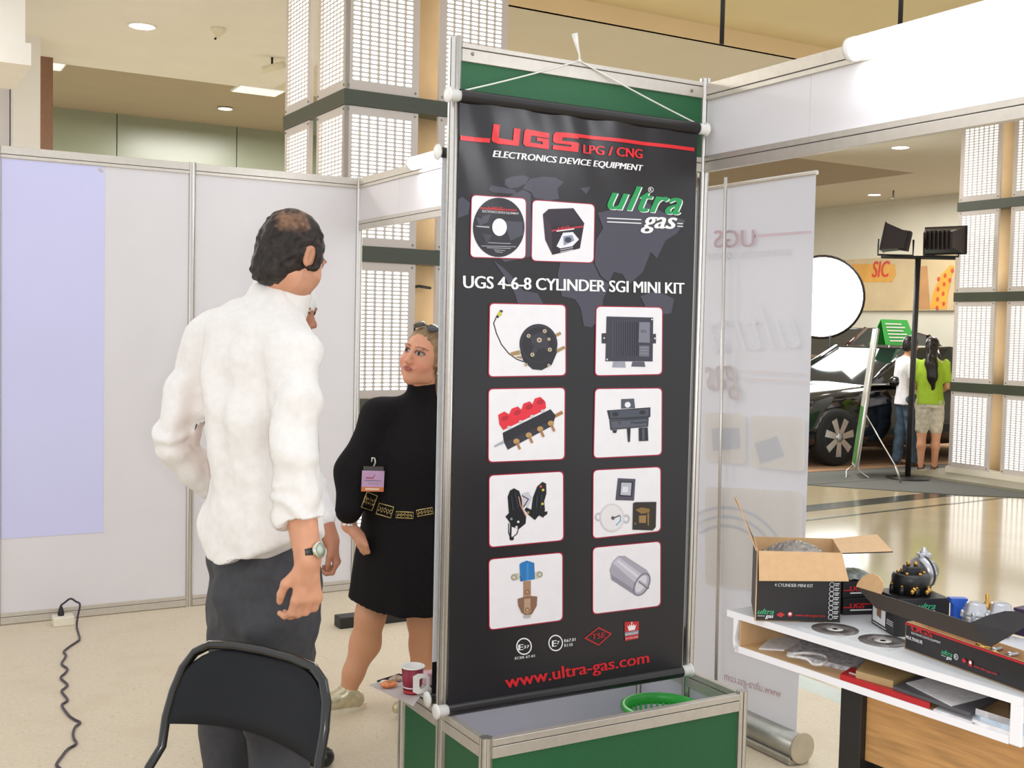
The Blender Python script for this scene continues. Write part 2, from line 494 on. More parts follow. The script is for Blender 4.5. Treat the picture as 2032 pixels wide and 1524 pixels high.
# ------------------------------------------------------------------ hall: ceilings, walls
M_cream = mat('cream_ceiling', 'DAD3C2', .8, var=.015, scale=2)
b = MB(); b.box((-9, 1.88, 4.3), (1.5, 6.45, 4.5)); struct('ceiling', b, M_ceil)
b = MB(); b.box((1.5, 1.88, 4.3), (26, 6.45, 4.5)).box((12.3, 6.45, 4.3), (26, 22, 4.5)); struct('ceiling_side', b, M_cream)
b = MB(); b.box((-9, 6.45, 4.31), (12.3, 22, 4.5)); struct('ceiling_rear', b, M_ceil_dim)
b = MB(); b.box((-9, -.6, 4.45), (26, 1.9, 4.55)); struct('ceiling_front', b, M_yellow)
b = MB(); b.box((-9, 1.86, 4.3), (26, 1.92, 4.46)); struct('trim_3', b, M_peach)
M_gglass = mat('grey_green_glass_panel', '8A8F78', .3, var=.06, scale=1.2, spec=.6)
wl = tag(empty('wall_rear', (-1, 9.15, 0)), 'grey-green glossy panelled wall far behind the booth', None, None, 'structure')
xs = [-9, -6, -3.4, ony(105, 280, 9.15)[0]-.05] + [ony(p, 270, 9.15)[0] for p in (232, 470)] + [4.2, 6.2, 9]
for x0, x1 in zip(xs[:-1], xs[1:]):
    b = MB(); b.box((x0+.006, 9.15, .0), (x1-.006, 9.2, 4.31)); obj('panel', b, M_gglass, wl)
b = MB(); b.box((-9, 9.19, 0), (9, 9.25, 4.31)); obj('backing', b, mat('dark_joint', '5A5D4C', .6), wl)
b = MB(); b.box((-9, 9.1, 2.98), (9, 9.15, 3.06)); obj('rail', b, mat('brown_rail', '8A6E54', .5), wl)
M_wallp = mat('pale_shop_wall', 'D6D2C0', .7, var=.03, scale=1.5)
b = MB(); b.box((15, -9, 0), (15.2, 22, 4.31)); struct('wall_far_right', b, M_wallp)
b = MB(); b.box((8.9, 17, 0), (15, 17.2, 4.31)); struct('wall_far_rear', b, M_wallp)
# white bulkhead and column at the far left
f0, f1 = atd(30, 135, 8.85), atd(62, 130, 8.85)
b = MB(); b.box((-9, f1[1], f1[2]), (f1[0], f1[1]+1.1, f1[2]+.17)).box((-9, f1[1]+.03, f1[2]+.17), (f1[0]-.04, f1[1]+1.1, 4.3)); struct('trim_4', b, M_ceil, label='white bulkhead below the ceiling at the far left')
c0, c1 = ony(26, 240, 5.4), ony(80, 240, 5.4)
b = MB(); b.box((c0[0], 5.4, 0), (c1[0], 5.9, 4.3)); struct('column', b, M_ceil)
b = MB(); b.box((c0[0]-1.2, 5.6, 0), (c0[0]-.01, 5.9, 4.3)); struct('column_side', b, M_panel)
m0, m1 = ony(83, 240, 6.2), ony(105, 240, 6.2)
b = MB(); b.box((m0[0]-.02, 6.2, 0), (m1[0], 6.24, 4.31)); struct('trim_5', b, mat('brown_mirror_strip', '8A6650', .15))

# ceiling fittings
def downlight(px, py, r, label, z=4.3, lit=18.0):
    p = onz(px, py, z); t = tag(empty('downlight', (p[0], p[1], z)), label, 'lamp', 'round recessed ceiling lights')
    b = MB(); b.lathe((p[0], p[1], z), [(r*1.12, 0), (r*1.12, -.008), (r, -.012), (r*.97, -.004)], (0, 0, 1), 28); obj('trim_ring', b, M_white, t)
    b = MB(); b.lathe((p[0], p[1], z-.006), [(r*.96, 0), (r*.9, -.004), (r*.3, -.006)], (0, 0, 1), 28); obj('lens', b, mat('lit_lens', 'FFFFFF', .4, emit='FFF8EE', estr=lit), t)
for px, py, r, l in ((282, 51, .115, 'large round lit downlight in the white ceiling at upper left'), (447, 215, .085, 'small round lit downlight in the tan ceiling left of the pillar'),
                     (45, 171, .08, 'half hidden lit downlight under the white bulkhead at far left'), (1787, 292, .12, 'round lit downlight just below the right header band'),
                     (1735, 386, .12, 'round lit downlight above the twin floodlight stand'), (1690, 460, .12, 'faint far downlight near the bright floodlight')):
    downlight(px, py, r, l)
for q, l in (([(62, 116), (133.6, 125), (121, 138), (62, 131)], 'pale flat ceiling light panel at the far left'), ([(475, 167.5), (548, 176), (547, 190), (461, 179)], 'pale flat ceiling light panel beside the lit pillar')):
    w = [onz(*p, 4.3) for p in q]
    x0, x1 = min(p[0] for p in w), max(p[0] for p in w); y0, y1 = min(p[1] for p in w), max(p[1] for p in w)
    t = tag(empty('light_panel', ((x0+x1)/2, (y0+y1)/2, 4.3)), l, 'lamp', 'flat ceiling light panels')
    b = MB(); b.box((x0, y0, 4.285), (x1, y1, 4.312), bev=.004); obj('frame', b, M_white, t)
    b = MB(); b.box((x0+.02, y0+.02, 4.28), (x1-.02, y1-.02, 4.286)); obj('diffuser', b, mat('soft_diffuser', 'EEF2EA', .5, emit='EEF4EA', estr=.55), t)
p = onz(433, 56, 4.3); b = MB(); b.lathe((p[0], p[1], 4.3), [(.07, 0), (.068, -.02), (.05, -.045), (.028, -.06), (.015, -.085)], (0, 0, 1), 20)
t = tag(obj('smoke_detector', b, mat('cream_plastic', 'E2DBC2', .5)), 'cream smoke detector dome on the white ceiling', 'detector')
b = MB(); b.cyl((p[0]-.02, p[1], 4.21), (p[0]-.03, p[1], 4.195), .01, n=8); obj('sensor_tip', b, M_black, t)
p = onz(1773, 378, 4.3); b = MB(); b.cyl((p[0], p[1], 4.3), (p[0], p[1], 4.16), .015, n=8).lathe((p[0], p[1], 4.14), [(.05, 0), (.05, .006), (.01, .02)], (0, 0, 1), 12)
tag(obj('sprinkler', b, mat('grey_metal', '77746C', .4, .7)), 'small ceiling sprinkler beyond the right header band', 'sprinkler')
p = onz(540, 114, 4.3); t = tag(empty('ceiling_spotlight', (p[0], p[1], 4.2)), 'small cream spotlight on the ceiling left of the lit pillar', 'lamp')
b = MB(); b.cyl((p[0]-.1, p[1], 4.16), (p[0]+.12, p[1]-.05, 4.24), .035, n=12); obj('body', b, _mats['cream_plastic'], t)
b = MB(); b.cyl((p[0], p[1], 4.2), (p[0], p[1], 4.3), .012, n=8); obj('stem', b, M_black, t)
for px, py, d, l in ((1432, 88, 8.2, 'dark rod hanging from the yellow ceiling above the display frame'), (1786, 55, 8.2, 'dark rod hanging from the yellow ceiling above the right tube')):
    p = atd(px, py, d); b = MB(); b.cyl((p[0], p[1], p[2]), (p[0], p[1], 4.45), .017, n=10); tag(obj('hanging_rod', b, M_black), l, 'rod', 'dark ceiling rods')

# ------------------------------------------------------------------ lit pillars clad in perforated panels
PW, PHT, GAP = .55, .955, .16
def perforated():
    """plate in the local XZ plane, front towards -Y"""
    mb = MB(); ncol, nrow = 7, 30; mx, mz = .045, .055
    cw, ch = (PW-2*mx)/ncol, (PHT-2*mz)/nrow
    for j in range(nrow):
        for i in range(ncol):
            x0, z0 = -PW/2+mx+i*cw, mz+j*ch; cx, cz = x0+cw/2, z0+ch/2
            hw, hh = cw*.405, ch*.335; c = hh*.75
            oc = [(cx-hw, cz-hh+c), (cx-hw+c, cz-hh), (cx+hw-c, cz-hh), (cx+hw, cz-hh+c), (cx+hw, cz+hh-c), (cx+hw-c, cz+hh), (cx-hw+c, cz+hh), (cx-hw, cz+hh-c)]
            cr = [(x0, z0), (x0+cw, z0), (x0+cw, z0+ch), (x0, z0+ch)]
            vs = [(x, 0, z) for x, z in cr+oc]
            mb.add(vs, [(0, 1, 6, 5), (1, 7, 6), (1, 2, 8, 7), (2, 9, 8), (2, 3, 10, 9), (3, 11, 10), (3, 0, 4, 11), (0, 5, 4)])
    for lo, hi in (((-PW/2, 0, 0), (PW/2, .03, mz)), ((-PW/2, 0, PHT-mz), (PW/2, .03, PHT)), ((-PW/2, 0, mz), (-PW/2+mx, .03, PHT-mz)), ((PW/2-mx, 0, mz), (PW/2, .03, PHT-mz))):
        mb.box(lo, hi)
    return mb
M_plate = mat('grey_perforated_plate', 'C6BEB8', .45, .1, var=.02, scale=8)
M_glow = mat('lit_diffuser', 'FFFFFF', .6, emit='FBFDFA', estr=1.25)
M_band = mat('dark_green_band', '3F4436', .3, var=.05, scale=4)
M_core = mat('tan_core', 'B79A72', .7, var=.08, scale=3)
_pl = perforated()
_plate = bpy.data.meshes.new('perforated_plate'); _plate.from_pydata(_pl.v, [], _pl.f); _plate.materials.append(M_plate); _plate.update()
_db = MB(); _db.box((-PW/2+.03, .022, .03), (PW/2-.03, .03, PHT-.03))
_diff = bpy.data.meshes.new('diffuser'); _diff.from_pydata(_db.v, [], _db.f); _diff.materials.append(M_glow); _diff.update()
_sb = MB()
for sx in (-PW/2+.025, PW/2-.025):
    for sz in (.025, PHT-.025): _sb.lathe((sx, 0, sz), [(.009, 0), (.007, .005)], (0, -1, 0), 8)
_scr = bpy.data.meshes.new('screw'); _scr.from_pydata(_sb.v, [], _sb.f); _scr.materials.append(M_screw); _scr.update()
BANDS = [(.0, .10), (1.0, 1.105), (2.06, 2.165), (3.12, 3.225)]
def pillar(x0, y0, label):
    """square pillar with its near-left corner at (x0, y0), faces towards -X and -Y"""
    Wd = 2*PW+GAP; t = tag(empty('lit_pillar', (x0+Wd/2, y0+Wd/2, 0)), label, 'pillar', 'lit pillars with perforated cladding')
    base = np.array([x0+Wd/2, y0+Wd/2, 0])
    b = MB(); b.lathe((x0+Wd/2, y0+Wd/2, 0), [(.47, 0), (.47, 4.31)], (0, 0, 1), 32); obj('core', b, M_core, t)
    for z0, z1 in BANDS:
        b = MB(); e = .012 if z0 > 0 else .02
        b.box((x0-e, y0-e, z0), (x0+Wd+e, y0+Wd+e, z1)); obj('band', b, M_band if z0 > 0 else M_cream, t)
    for li, zb_ in enumerate((.102, 1.108, 2.168, 3.228)):
        hs = ((1.0-.104)/PHT, (2.06-1.11)/PHT, (3.12-2.17)/PHT, (4.298-3.23)/PHT)[li]
        for face in range(2):
            for k in range(2):
                u = PW/2+k*(PW+GAP)
                if face == 0: loc = np.array([x0+u, y0, zb_]); rz = 0.0
                else: loc = np.array([x0, y0+Wd-u, zb_]); rz = -math.pi/2
                pn = bpy.data.objects.new('light_panel', _plate); col.objects.link(pn)
                pn.parent = t; pn.location = loc-base; pn.rotation_euler = (0, 0, rz); pn.scale = (1, 1, hs)
                for nm, me in (('diffuser', _diff), ('screw', _scr)):
                    df = bpy.data.objects.new(nm, me); col.objects.link(df); df.parent = pn
    return t
NPC = atd(678, 647, 7.8)
pn_ = pillar(NPC[0], NPC[1], 'large lit pillar with perforated panels standing behind the white back wall')
b = MB(); c0 = np.array([NPC[0]+PW+GAP/2, NPC[1]+.12, 2.0])
b.tube([c0+np.array([-.12, .02, -.14]), c0+np.array([-.05, 0, -.1]), c0+np.array([0, -.01, -.09]), c0+np.array([.1, .0, -.1])], .011, 6)
b.tube([c0+np.array([-.12, 0, -.46]), c0+np.array([0, -.01, -.43]), c0+np.array([.1, 0, -.43])], .009, 6)
obj('cable', b, M_black, pn_)
fp = pillar(8.65, 2.64-(2*PW+GAP), 'lit perforated pillar at the far right beside the woman in green')
b = MB(); b.box((8.1, .6, 0), (10.4, 2.95, .03)); struct('pillar_plinth', b, mat('grey_plinth', '8A8470', .6))
# carpets of the motor display
b = MB(); b.box((6.2, 2.55, -.003), (14.5, 3.35, .006)); struct('carpet_grey', b, M_carpet)
b = MB(); b.box((6.2, 3.35, -.003), (14.5, 8.0, .012)); struct('carpet_orange', b, M_carpet_o)
g = [onz(1850, 960, .0), onz(2032, 985, .0)]
b = MB(); b.prism([(7.3, 1.35, -.003), (10.5, -1.2, -.003), (10.5, 2.55, -.003), (6.3, 2.55, -.003)], (0, 0, .006)); struct('carpet_side', b, M_carpet)
# ------------------------------------------------------------------ hanging printed banner on the tower
YB = TY-.05
def wrinkle(X, Z):
    """shallow folds of the vinyl, strongest under the upper rod at its left"""
    t = np.clip((Z-1.75)/.55, 0, 1)
    left = np.clip((-.35-X)/.6, 0, 1)
    w = .0045*t*left*math.sin((X*1.6+Z*.55)*26) + .003*t*t*math.sin(X*31+Z*9)
    w += .0012*math.sin(X*6+Z*2.3) + .006*t*t*t*max(0, math.sin(X*14+1.0))*np.clip((Z-2.1)/.15, 0, 1)
    return w
def bw(p, lift): return np.array([p[0], YB - lift - wrinkle(p[0], p[2]), p[2]])
ban = tag(empty('hanging_banner', (-.5, YB, .38)), 'tall black printed vinyl banner with white product pictures hanging on the display frame', 'banner')
zt = ony(893, 190, YB)[2]; zt2 = ony(1392, 253, YB)[2]; ZT = (zt+zt2)/2
zb = (ony(899, 1415, YB)[2]+ony(1381, 1322, YB)[2])/2
XL, XR = ony(902, 700, YB)[0], ony(1372, 700, YB)[0]
M_vinyl = mat('black_vinyl', '252326', .30, var=.04, scale=4, spec=.45)
M_vblack = mat('black_vinyl_sleeve', '1E1B1C', .32)
b = MB(); b.grid(lambda u, v: bw((XL+(XR-XL)*u, 0, zb+(ZT-zb)*v), 0), 60, 150); obj('printed_sheet', b, M_vinyl, ban)
for z in (ZT, zb):
    b = MB()
    b.grid(lambda u, v: np.array([XL+(XR-XL)*u, YB+.004-.021*math.cos(v*2*math.pi), z+.021*math.sin(v*2*math.pi)]), 1, 14); obj('rod_sleeve', b, M_vblack, ban)
    r = MB(); r.cyl((XL-.02, YB+.004, z), (XR+.03, YB+.004, z), .016, n=14); ro = obj('rod', r, M_white, ban)
    for x, s in ((XL, -1), (XR, 1)):
        c = MB(); c.lathe((x+s*.004, YB+.004, z), [(.019, 0), (.019, .03), (.024, .031), (.024, .037), (.012, .040)], (s, 0, 0), 20); obj('end_cap', c, M_white, ro)
# string that carries the upper rod
k = ony(1152, 121, TY-.02); l = ony(905, 183, YB); r_ = ony(1390, 249, YB)
b = MB()
def sag(a, c, s, n=8): return [np.array(a)*(1-t)+np.array(c)*t+np.array([0, 0, -s*4*t*(1-t)]) for t in np.linspace(0, 1, n+1)]
kt = np.array([k[0], TY-.014, 2.508])
b.tube(sag(l, kt, .004), .0028, 6).tube(sag(kt, r_, .004), .0028, 6)
b.tube([kt, kt+np.array([-.004, -.004, .02]), kt+np.array([-.012, -.002, .045]), kt+np.array([-.022, 0, .085])], [.004, .003, .006, .011], 7)
b.sphere(kt, .007, 8)
obj('string', b, mat('white_string', 'E8E6E0', .8), ban)

# pixel readers for the three close views the print was measured in
def zv(x0, y0, s): return lambda x, y: (x0+x/s, y0+y/s)
Z1, Z2, Z3, Z4 = zv(880, 170, 3.544), zv(940, 590, 4.483), zv(940, 910, 4.354), zv(960, 1200, 5.347)
def P(z, x, y): return ony(*z(x, y), YB)
def inkmat(h): return mat('ink_'+h.lower(), h, .34, var=.02, scale=20)
class Print:
    """flat printed shapes, one thin layer over the other"""
    def __init__(s, z, base): s.z = z; s.b = MB(); s.mats = []; s.l = base
    def slot(s, h):
        m = inkmat(h)
        if m not in s.mats: s.mats.append(m)
        s.l += .00012
        return s.mats.index(m)
    def poly(s, h, pts):
        k = s.slot(h); s.b.poly([s.lf(P(s.z, *p), s.l) for p in pts], k); return s
    def ell(s, h, x, y, rx, ry=None, rot=0.0, n=24, a0=0, a1=360):
        ry = ry or rx; c, q = math.cos(math.radians(rot)), math.sin(math.radians(rot))
        pts = []
        for i in range(n):
            a = math.radians(a0+(a1-a0)*i/(n if a1-a0 >= 360 else n-1))
            u, w = rx*math.cos(a), ry*math.sin(a); pts.append((x+u*c-w*q, y+u*q+w*c))
        return s.poly(h, pts)
    def line(s, h, pts, w):
        k = s.slot(h)
        for (x0, y0), (x1, y1) in zip(pts[:-1], pts[1:]):
            L = math.hypot(x1-x0, y1-y0)+1e-9; nx, ny = -(y1-y0)/L*w/2, (x1-x0)/L*w/2
            ex, ey = (x1-x0)/L*w*.3, (y1-y0)/L*w*.3
            s.b.poly([s.lf(P(s.z, *p), s.l) for p in ((x0+nx-ex, y0+ny-ey), (x1+nx+ex, y1+ny+ey), (x1-nx+ex, y1-ny+ey), (x0-nx-ex, y0-ny-ey))], k)
        return s
    def ring(s, h, x, y, r, w, sq=1.0, n=32):
        k = s.slot(h)
        for i in range(n):
            a, c = 2*math.pi*i/n, 2*math.pi*(i+1)/n
            s.b.poly([s.lf(P(s.z, x+q*math.cos(t), y+q*sq*math.sin(t)), s.l) for q, t in ((r, a), (r, c), (r-w, c), (r-w, a))], k)
        return s
    def text(s, h, body, BL, BR, TL, TR, bold=.02, shear=0.0, space=1.0):
        k = s.slot(h); q = [P(s.z, *p) for p in (BL, BR, TL, TR)]
        lift = s.l
        put_text(s.b, body, q, k, bold, shear, space, warp=lambda p, e_: s.lf(p, lift+e_)); s.l += .00013; return s
    @staticmethod
    def lf(p, lift): return np.array([min(max(p[0], XL+.002), XR-.002), YB-lift, p[2]])
    def done(s, name, parent):
        # cut the flat shapes fine enough to follow the folds of the sheet
        o = obj(name, s.b, s.mats, parent); me = o.data
        bm = bmesh.new(); bm.from_mesh(me)
        bmesh.ops.triangulate(bm, faces=bm.faces[:])
        for _ in range(6):
            lg = [e for e in bm.edges if e.calc_length() > .03]
            if not lg: break
            bmesh.ops.subdivide_edges(bm, edges=lg, cuts=1)
            bmesh.ops.triangulate(bm, faces=[f for f in bm.faces if len(f.verts) > 3])
        base = wloc(parent)
        for v in bm.verts: v.co.y -= wrinkle(v.co.x+base[0], v.co.z+base[2])
        bm.to_mesh(me); bm.free()
        return o

# world map tone in the background
GM = '474552'
p = Print(Z1, .0004)
p.poly(GM, [(430, 660), (480, 640), (560, 630), (603, 645), (580, 690), (520, 715), (470, 725), (430, 700)])
p.poly(GM, [(610, 655), (700, 640), (790, 645), (845, 680), (800, 725), (812, 795), (740, 810), (640, 790), (618, 750), (555, 722)])
p.poly(GM, [(340, 700), (420, 715), (500, 735), (520, 765), (350, 750), (320, 730)])
p.poly(GM, [(72, 800), (130, 780), (185, 825), (175, 905), (80, 930)])
p.poly(GM, [(955, 722), (1030, 712), (1000, 765)])
p.poly(GM, [(1080, 895), (1150, 880), (1240, 850), (1340, 770), (1400, 800), (1500, 870), (1700, 950), (1640, 1040), (1560, 1090), (1500, 1215), (1455, 1170), (1400, 1310), (1300, 1400), (1255, 1325), (1195, 1310), (1160, 1385), (1105, 1340), (1060, 1250), (1066, 1090), (1120, 1000)])
p.poly(GM, [(830, 1200), (1050, 1245), (1095, 1345), (1165, 1400), (1120, 1500), (1110, 1620), (1040, 1700), (985, 1690), (960, 1560), (920, 1500), (830, 1480), (800, 1330)])
p.poly(GM, [(350, 1230), (420, 1280), (480, 1340), (560, 1440), (660, 1460), (700, 1530), (600, 1640), (540, 1600), (500, 1460), (420, 1330)])
p.poly(GM, [(1380, 1480), (1500, 1440), (1620, 1500), (1600, 1600), (1450, 1620)])
p.poly(GM, [(560, 730), (612, 760), (620, 1200), (430, 1240), (360, 1190), (300, 950), (420, 800)])
p.done('world_map_print', ban)

RED = 'E0282E'
p = Print(Z1, .0022)
p.poly(RED, [(68, 346), (326, 372), (322, 402), (68, 380)])
p.poly(RED, [(343, 272), (388, 277), (381, 370), (484, 386), (490, 300), (536, 306), (526, 426), (378, 411), (342, 396), (334, 380)])
p.poly(RED, [(575, 307), (745, 334), (742, 371), (612, 353), (606, 401), (692, 414), (694, 396), (650, 390), (652, 365), (742, 378), (738, 449), (572, 427), (555, 410), (562, 322)])
p.poly(RED, [(790, 326), (945, 341), (943, 376), (832, 365), (830, 388), (935, 401), (947, 412), (938, 470), (765, 448), (769, 417), (889, 432), (891, 419), (785, 405), (768, 390), (772, 343)])
p.poly(RED, [(945, 341), (1766, 436), (1764, 461), (944, 366)])
p.text(RED, 'LPG / CNG', (978, 476), (1395, 512), (980, 416), (1395, 449), .05)
p.done('red_header_logo', ban)
p = Print(Z1, .0022).text('F4F2F2', 'ELECTRONICS DEVICE EQUIPMENT', (346, 501), (1398, 601), (349, 456), (1402, 560), .045, .12)
p.done('header_lettering', ban)
p = Print(Z1, .0022)
for dx, dy, c, bo in ((7, 5, 'F2F2F0', .03), (0, 0, '1E9A55', .03)):
    p.text(c, 'ultra', (1155+dx, 866+dy), (1668+dx, 908+dy), (1155+dx, 690+dy), (1668+dx, 735+dy), bo, .42, 1.08)
p.ring('E8E8E8', 1456, 732, 20, 4).text('E8E8E8', 'R', (1447, 742), (1465, 744), (1447, 720), (1465, 722), .01)
p.text('F2F2F0', 'gas', (1388, 998), (1636, 1008), (1388, 880), (1636, 890), .035, .35)
for y in (932, 958): p.poly('E8E8E8', [(1145, y-4), (1386, y+7), (1386, y+15), (1145, y+4)])
for y in (968, 988): p.poly('E8E8E8', [(1640, y-3), (1680, y), (1680, y+7), (1640, y+4)])
p.done('green_script_logo', ban)
p = Print(Z1, .0022).text('F6F5F4', 'UGS 4-6-8 CYLINDER SGI MINI KIT', (140, 1422), (1690, 1464), (140, 1336), (1690, 1388), .034, 0, .97)
p.done('title_lettering', ban)

def rrect(TL, TR, BR, BL, r, n=5):
    c = [np.array(q, float) for q in (TL, TR, BR, BL)]; out = []
    for i in range(4):
        pv, cu, nx = c[i-1], c[i], c[(i+1) % 4]
        a = cu+(pv-cu)/np.linalg.norm(pv-cu)*r; e = cu+(nx-cu)/np.linalg.norm(nx-cu)*r
        for k in range(n+1):
            t = k/n; out.append(tuple(a*(1-t)**2+cu*2*t*(1-t)+e*t*t))
    return out
def card(z, TL, TR, BL, BR, r=42):
    pr_ = Print(z, .0022)
    c = (np.array(TL)+np.array(TR)+np.array(BL)+np.array(BR))/4
    pr_.poly('A81E3C', rrect(TL, TR, BR, BL, r))
    s = lambda q: tuple(c+(np.array(q)-c)*.972)
    pr_.poly('ECE9EC', rrect(s(TL), s(TR), s(BR), s(BL), r*.95))
    return pr_.done('picture_card', ban)
DK, DK2, DK3 = '26242A', '3A3742', '5A5866'
BRS = 'A8895A'
# 1 disc
cd = card(Z1, (190, 765), (582, 790), (185, 1210), (578, 1222), 36)
p = Print(Z1, .0031).ell('33323A', 385, 997, 181, 209, 0, 48).ell('2A292F', 385, 997, 176, 203, 0, 48)
p.poly('4A4A55', [(225, 930), (330, 905), (310, 960), (250, 985)]).poly('4A4A55', [(420, 950), (550, 960), (555, 1050), (470, 1090)]).poly('3F3F49', [(270, 1040), (340, 1050), (300, 1120)])
p.poly('B02A30', [(250, 855), (510, 872), (510, 884), (250, 867)]).text('C0282E', 'UGS', (315, 872), (415, 880), (315, 848), (415, 856), .03)
p.text('D8D8DA', 'ELECTRONICS DEVICE EQUIPMENT', (268, 890), (524, 908), (268, 874), (524, 894), .01)
for y, a, c in ((1105, 310, 470), (1128, 262, 505), (1140, 300, 470), (1155, 350, 430), (1168, 360, 412)): p.poly('A8A8AE', [(a, y-3), (c, y+3), (c, y+8), (a, y+2)])
p.poly('A8A8AE', [(218, 985), (318, 990), (318, 1002), (235, 995)])
p.ell('ECE9EC', 390, 996, 52, 62).done('printed_picture', cd)
# 2 carton
cd = card(Z1, (620, 800), (1062, 832), (612, 1235), (1056, 1250), 36)
p = Print(Z1, .0031).poly('2B2030', [(735, 868), (910, 862), (985, 968), (755, 992), (695, 905)]).poly('1F1822', [(755, 990), (985, 968), (955, 1145), (762, 1190)]).poly('3B2A38', [(695, 905), (755, 990), (762, 1190), (712, 1085)])
p.poly('C02838', [(757, 1015), (980, 985), (979, 996), (757, 1026)]).poly('E8E6E8', [(790, 1020), (915, 1004), (914, 1012), (790, 1028)]).text('D23038', 'UGS', (800, 1014), (880, 1002), (800, 996), (880, 984), .03)
p.poly('E6E4EA', [(790, 1130), (835, 1035), (905, 1030), (948, 1082), (900, 1130), (815, 1145)]).poly('8A93A8', [(835, 1060), (900, 1050), (915, 1090), (840, 1125)]).ell('3A3A44', 870, 1085, 24, 20)
for y in (1150, 1164): p.poly('C9C6CC', [(815, y+4), (905, y-14), (905, y-9), (815, y+9)])
p.done('printed_picture', cd)
# 3 pressure reducer with lead
cd = card(Z2, (135, 48), (820, 62), (125, 712), (822, 700))
p = Print(Z2, .0031)
p.line('2A2A30', [(195, 185), (175, 230), (200, 320), (245, 420), (310, 500), (380, 550), (440, 572)], 9).poly('2A2A30', [(190, 180), (235, 110), (260, 120), (215, 185)]).ell('C9C04A', 228, 148, 20, 22)
for q in (((325, 490), (405, 470), (410, 510), (330, 520)), ((650, 365), (765, 305), (775, 330), (665, 385)), ((730, 465), (800, 430), (810, 455), (740, 492)), ((360, 530), (420, 520), (430, 550))): p.poly(BRS, q)
p.poly(DK, [(440, 570), (520, 640), (600, 648), (690, 600), (740, 480), (410, 480)]).ell(DK, 572, 415, 168, 178, 0, 36).ell(DK2, 572, 415, 158, 168, 0, 36).ell(DK, 575, 420, 150, 158, 0, 36)
p.poly(DK2, [(500, 350), (580, 310), (650, 350), (660, 420), (590, 460), (510, 420)]).line(DK2, [(480, 340), (570, 385), (670, 465)], 44).line(DK2, [(520, 505), (575, 400), (625, 300)], 44)
for x, y, r in ((578, 380, 22), (482, 343, 17), (625, 300, 17), (670, 465, 18), (515, 510, 18), (460, 600, 14), (660, 605, 14), (660, 372, 14)): p.ell('C8B89A', x, y, r).ell('6A5A42', x, y, r*.45)
p.done('printed_picture', cd)
# 4 control unit
cd = card(Z2, (1080, 75), (1680, 85), (1070, 702), (1675, 690))
p = Print(Z2, .0031).poly(DK2, [(1132, 320), (1180, 318), (1180, 410), (1132, 410)]).poly(DK2, [(1585, 325), (1615, 325), (1615, 410), (1585, 410)])
p.poly('9A9CA8', [(1235, 570), (1340, 572), (1345, 625), (1225, 622)]).poly(DK3, [(1405, 572), (1510, 572), (1520, 618), (1395, 615)])
p.poly('3B3845', [(1175, 170), (1590, 180), (1585, 570), (1165, 568)]).poly('45424F', [(1225, 210), (1450, 215), (1450, 530), (1225, 525)])
for i in range(11): x = 1240+i*20; p.poly('2B2933', [(x, 218), (x+8, 218), (x+8, 525), (x, 525)])
p.poly('7A7C88', [(1462, 220), (1558, 222), (1556, 405), (1455, 400)]).poly('6A6C78', [(1460, 428), (1552, 430), (1550, 528), (1458, 524)]).text('32323A', 'ECU', (1480, 312), (1525, 313), (1480, 290), (1525, 291), .02)
for y in (445, 470, 495): p.poly('8E909A', [(1472, y), (1540, y), (1540, y+6), (1472, y+6)])
for x, y in ((1150, 362), (1600, 365), (1575, 196), (1176, 552)): p.ell('D8D8DC', x, y, 8)
p.done('printed_picture', cd)
# 5 injector rail
cd = card(Z2, (125, 810), (815, 798), (122, 1472), (812, 1445))
p = Print(Z2, .0031).poly('A8B0B8', [(175, 1320), (255, 1275), (268, 1300), (185, 1335)]).poly('A87848', [(700, 1050), (780, 1008), (795, 1035), (715, 1075)])
p.poly('24222A', [(255, 1205), (680, 995), (725, 1050), (700, 1140), (300, 1355), (265, 1285)]).poly('33313C', [(275, 1290), (705, 1085), (700, 1140), (300, 1355)])
p.poly('E02A3A', [(215, 1045), (270, 1015), (312, 1040), (335, 990), (390, 970), (420, 1000), (440, 945), (495, 925), (520, 950), (540, 900), (590, 885), (635, 930), (640, 985), (590, 1020), (260, 1180), (225, 1130)])
for x, y in ((275, 1075), (385, 1025), (490, 975), (590, 930)): p.ell('B81E2E', x, y, 34, 22, -25)
for x, y in ((312, 1155), (415, 1105), (515, 1058), (610, 1010)): p.ell('C9C9D0', x, y, 18, 13)
for x, y in ((375, 1280), (485, 1225), (585, 1170), (680, 1120)): p.ell('B8935A', x, y, 28, 24).line('A87848', [(x+8, y+15), (x+30, y+65)], 20)
p.done('printed_picture', cd)
# 6 map sensor
cd = card(Z2, (1070, 808), (1675, 802), (1058, 1435), (1672, 1405))
p = Print(Z2, .0031).poly('50545F', [(1305, 905), (1420, 900), (1430, 985), (1305, 990)]).ell('E8E8EA', 1363, 955, 26).poly('2E3038', [(1180, 1005), (1565, 978), (1565, 1060), (1540, 1075), (1200, 1090)]).poly('4A4E5A', [(1205, 1010), (1550, 992), (1545, 1055), (1210, 1075)])
p.poly('3C3F4A', [(1200, 1092), (1550, 1072), (1545, 1150), (1210, 1180)]).poly('565A66', [(1215, 1105), (1535, 1085), (1530, 1140), (1225, 1165)])
p.text('2A2C34', 'V', (1280, 1135), (1302, 1133), (1280, 1105), (1302, 1103), .02).text('2A2C34', 'Pressure', (1395, 1128), (1530, 1118), (1395, 1100), (1530, 1090), .015)
p.poly('24262E', [(1355, 1165), (1388, 1163), (1382, 1285), (1365, 1285)]).poly('24262E', [(1460, 1160), (1540, 1155), (1545, 1275), (1462, 1278)]).poly('50545F', [(1488, 1165), (1512, 1165), (1512, 1270), (1490, 1270)]).poly('24262E', [(1225, 1180), (1268, 1178), (1260, 1205), (1235, 1205)])
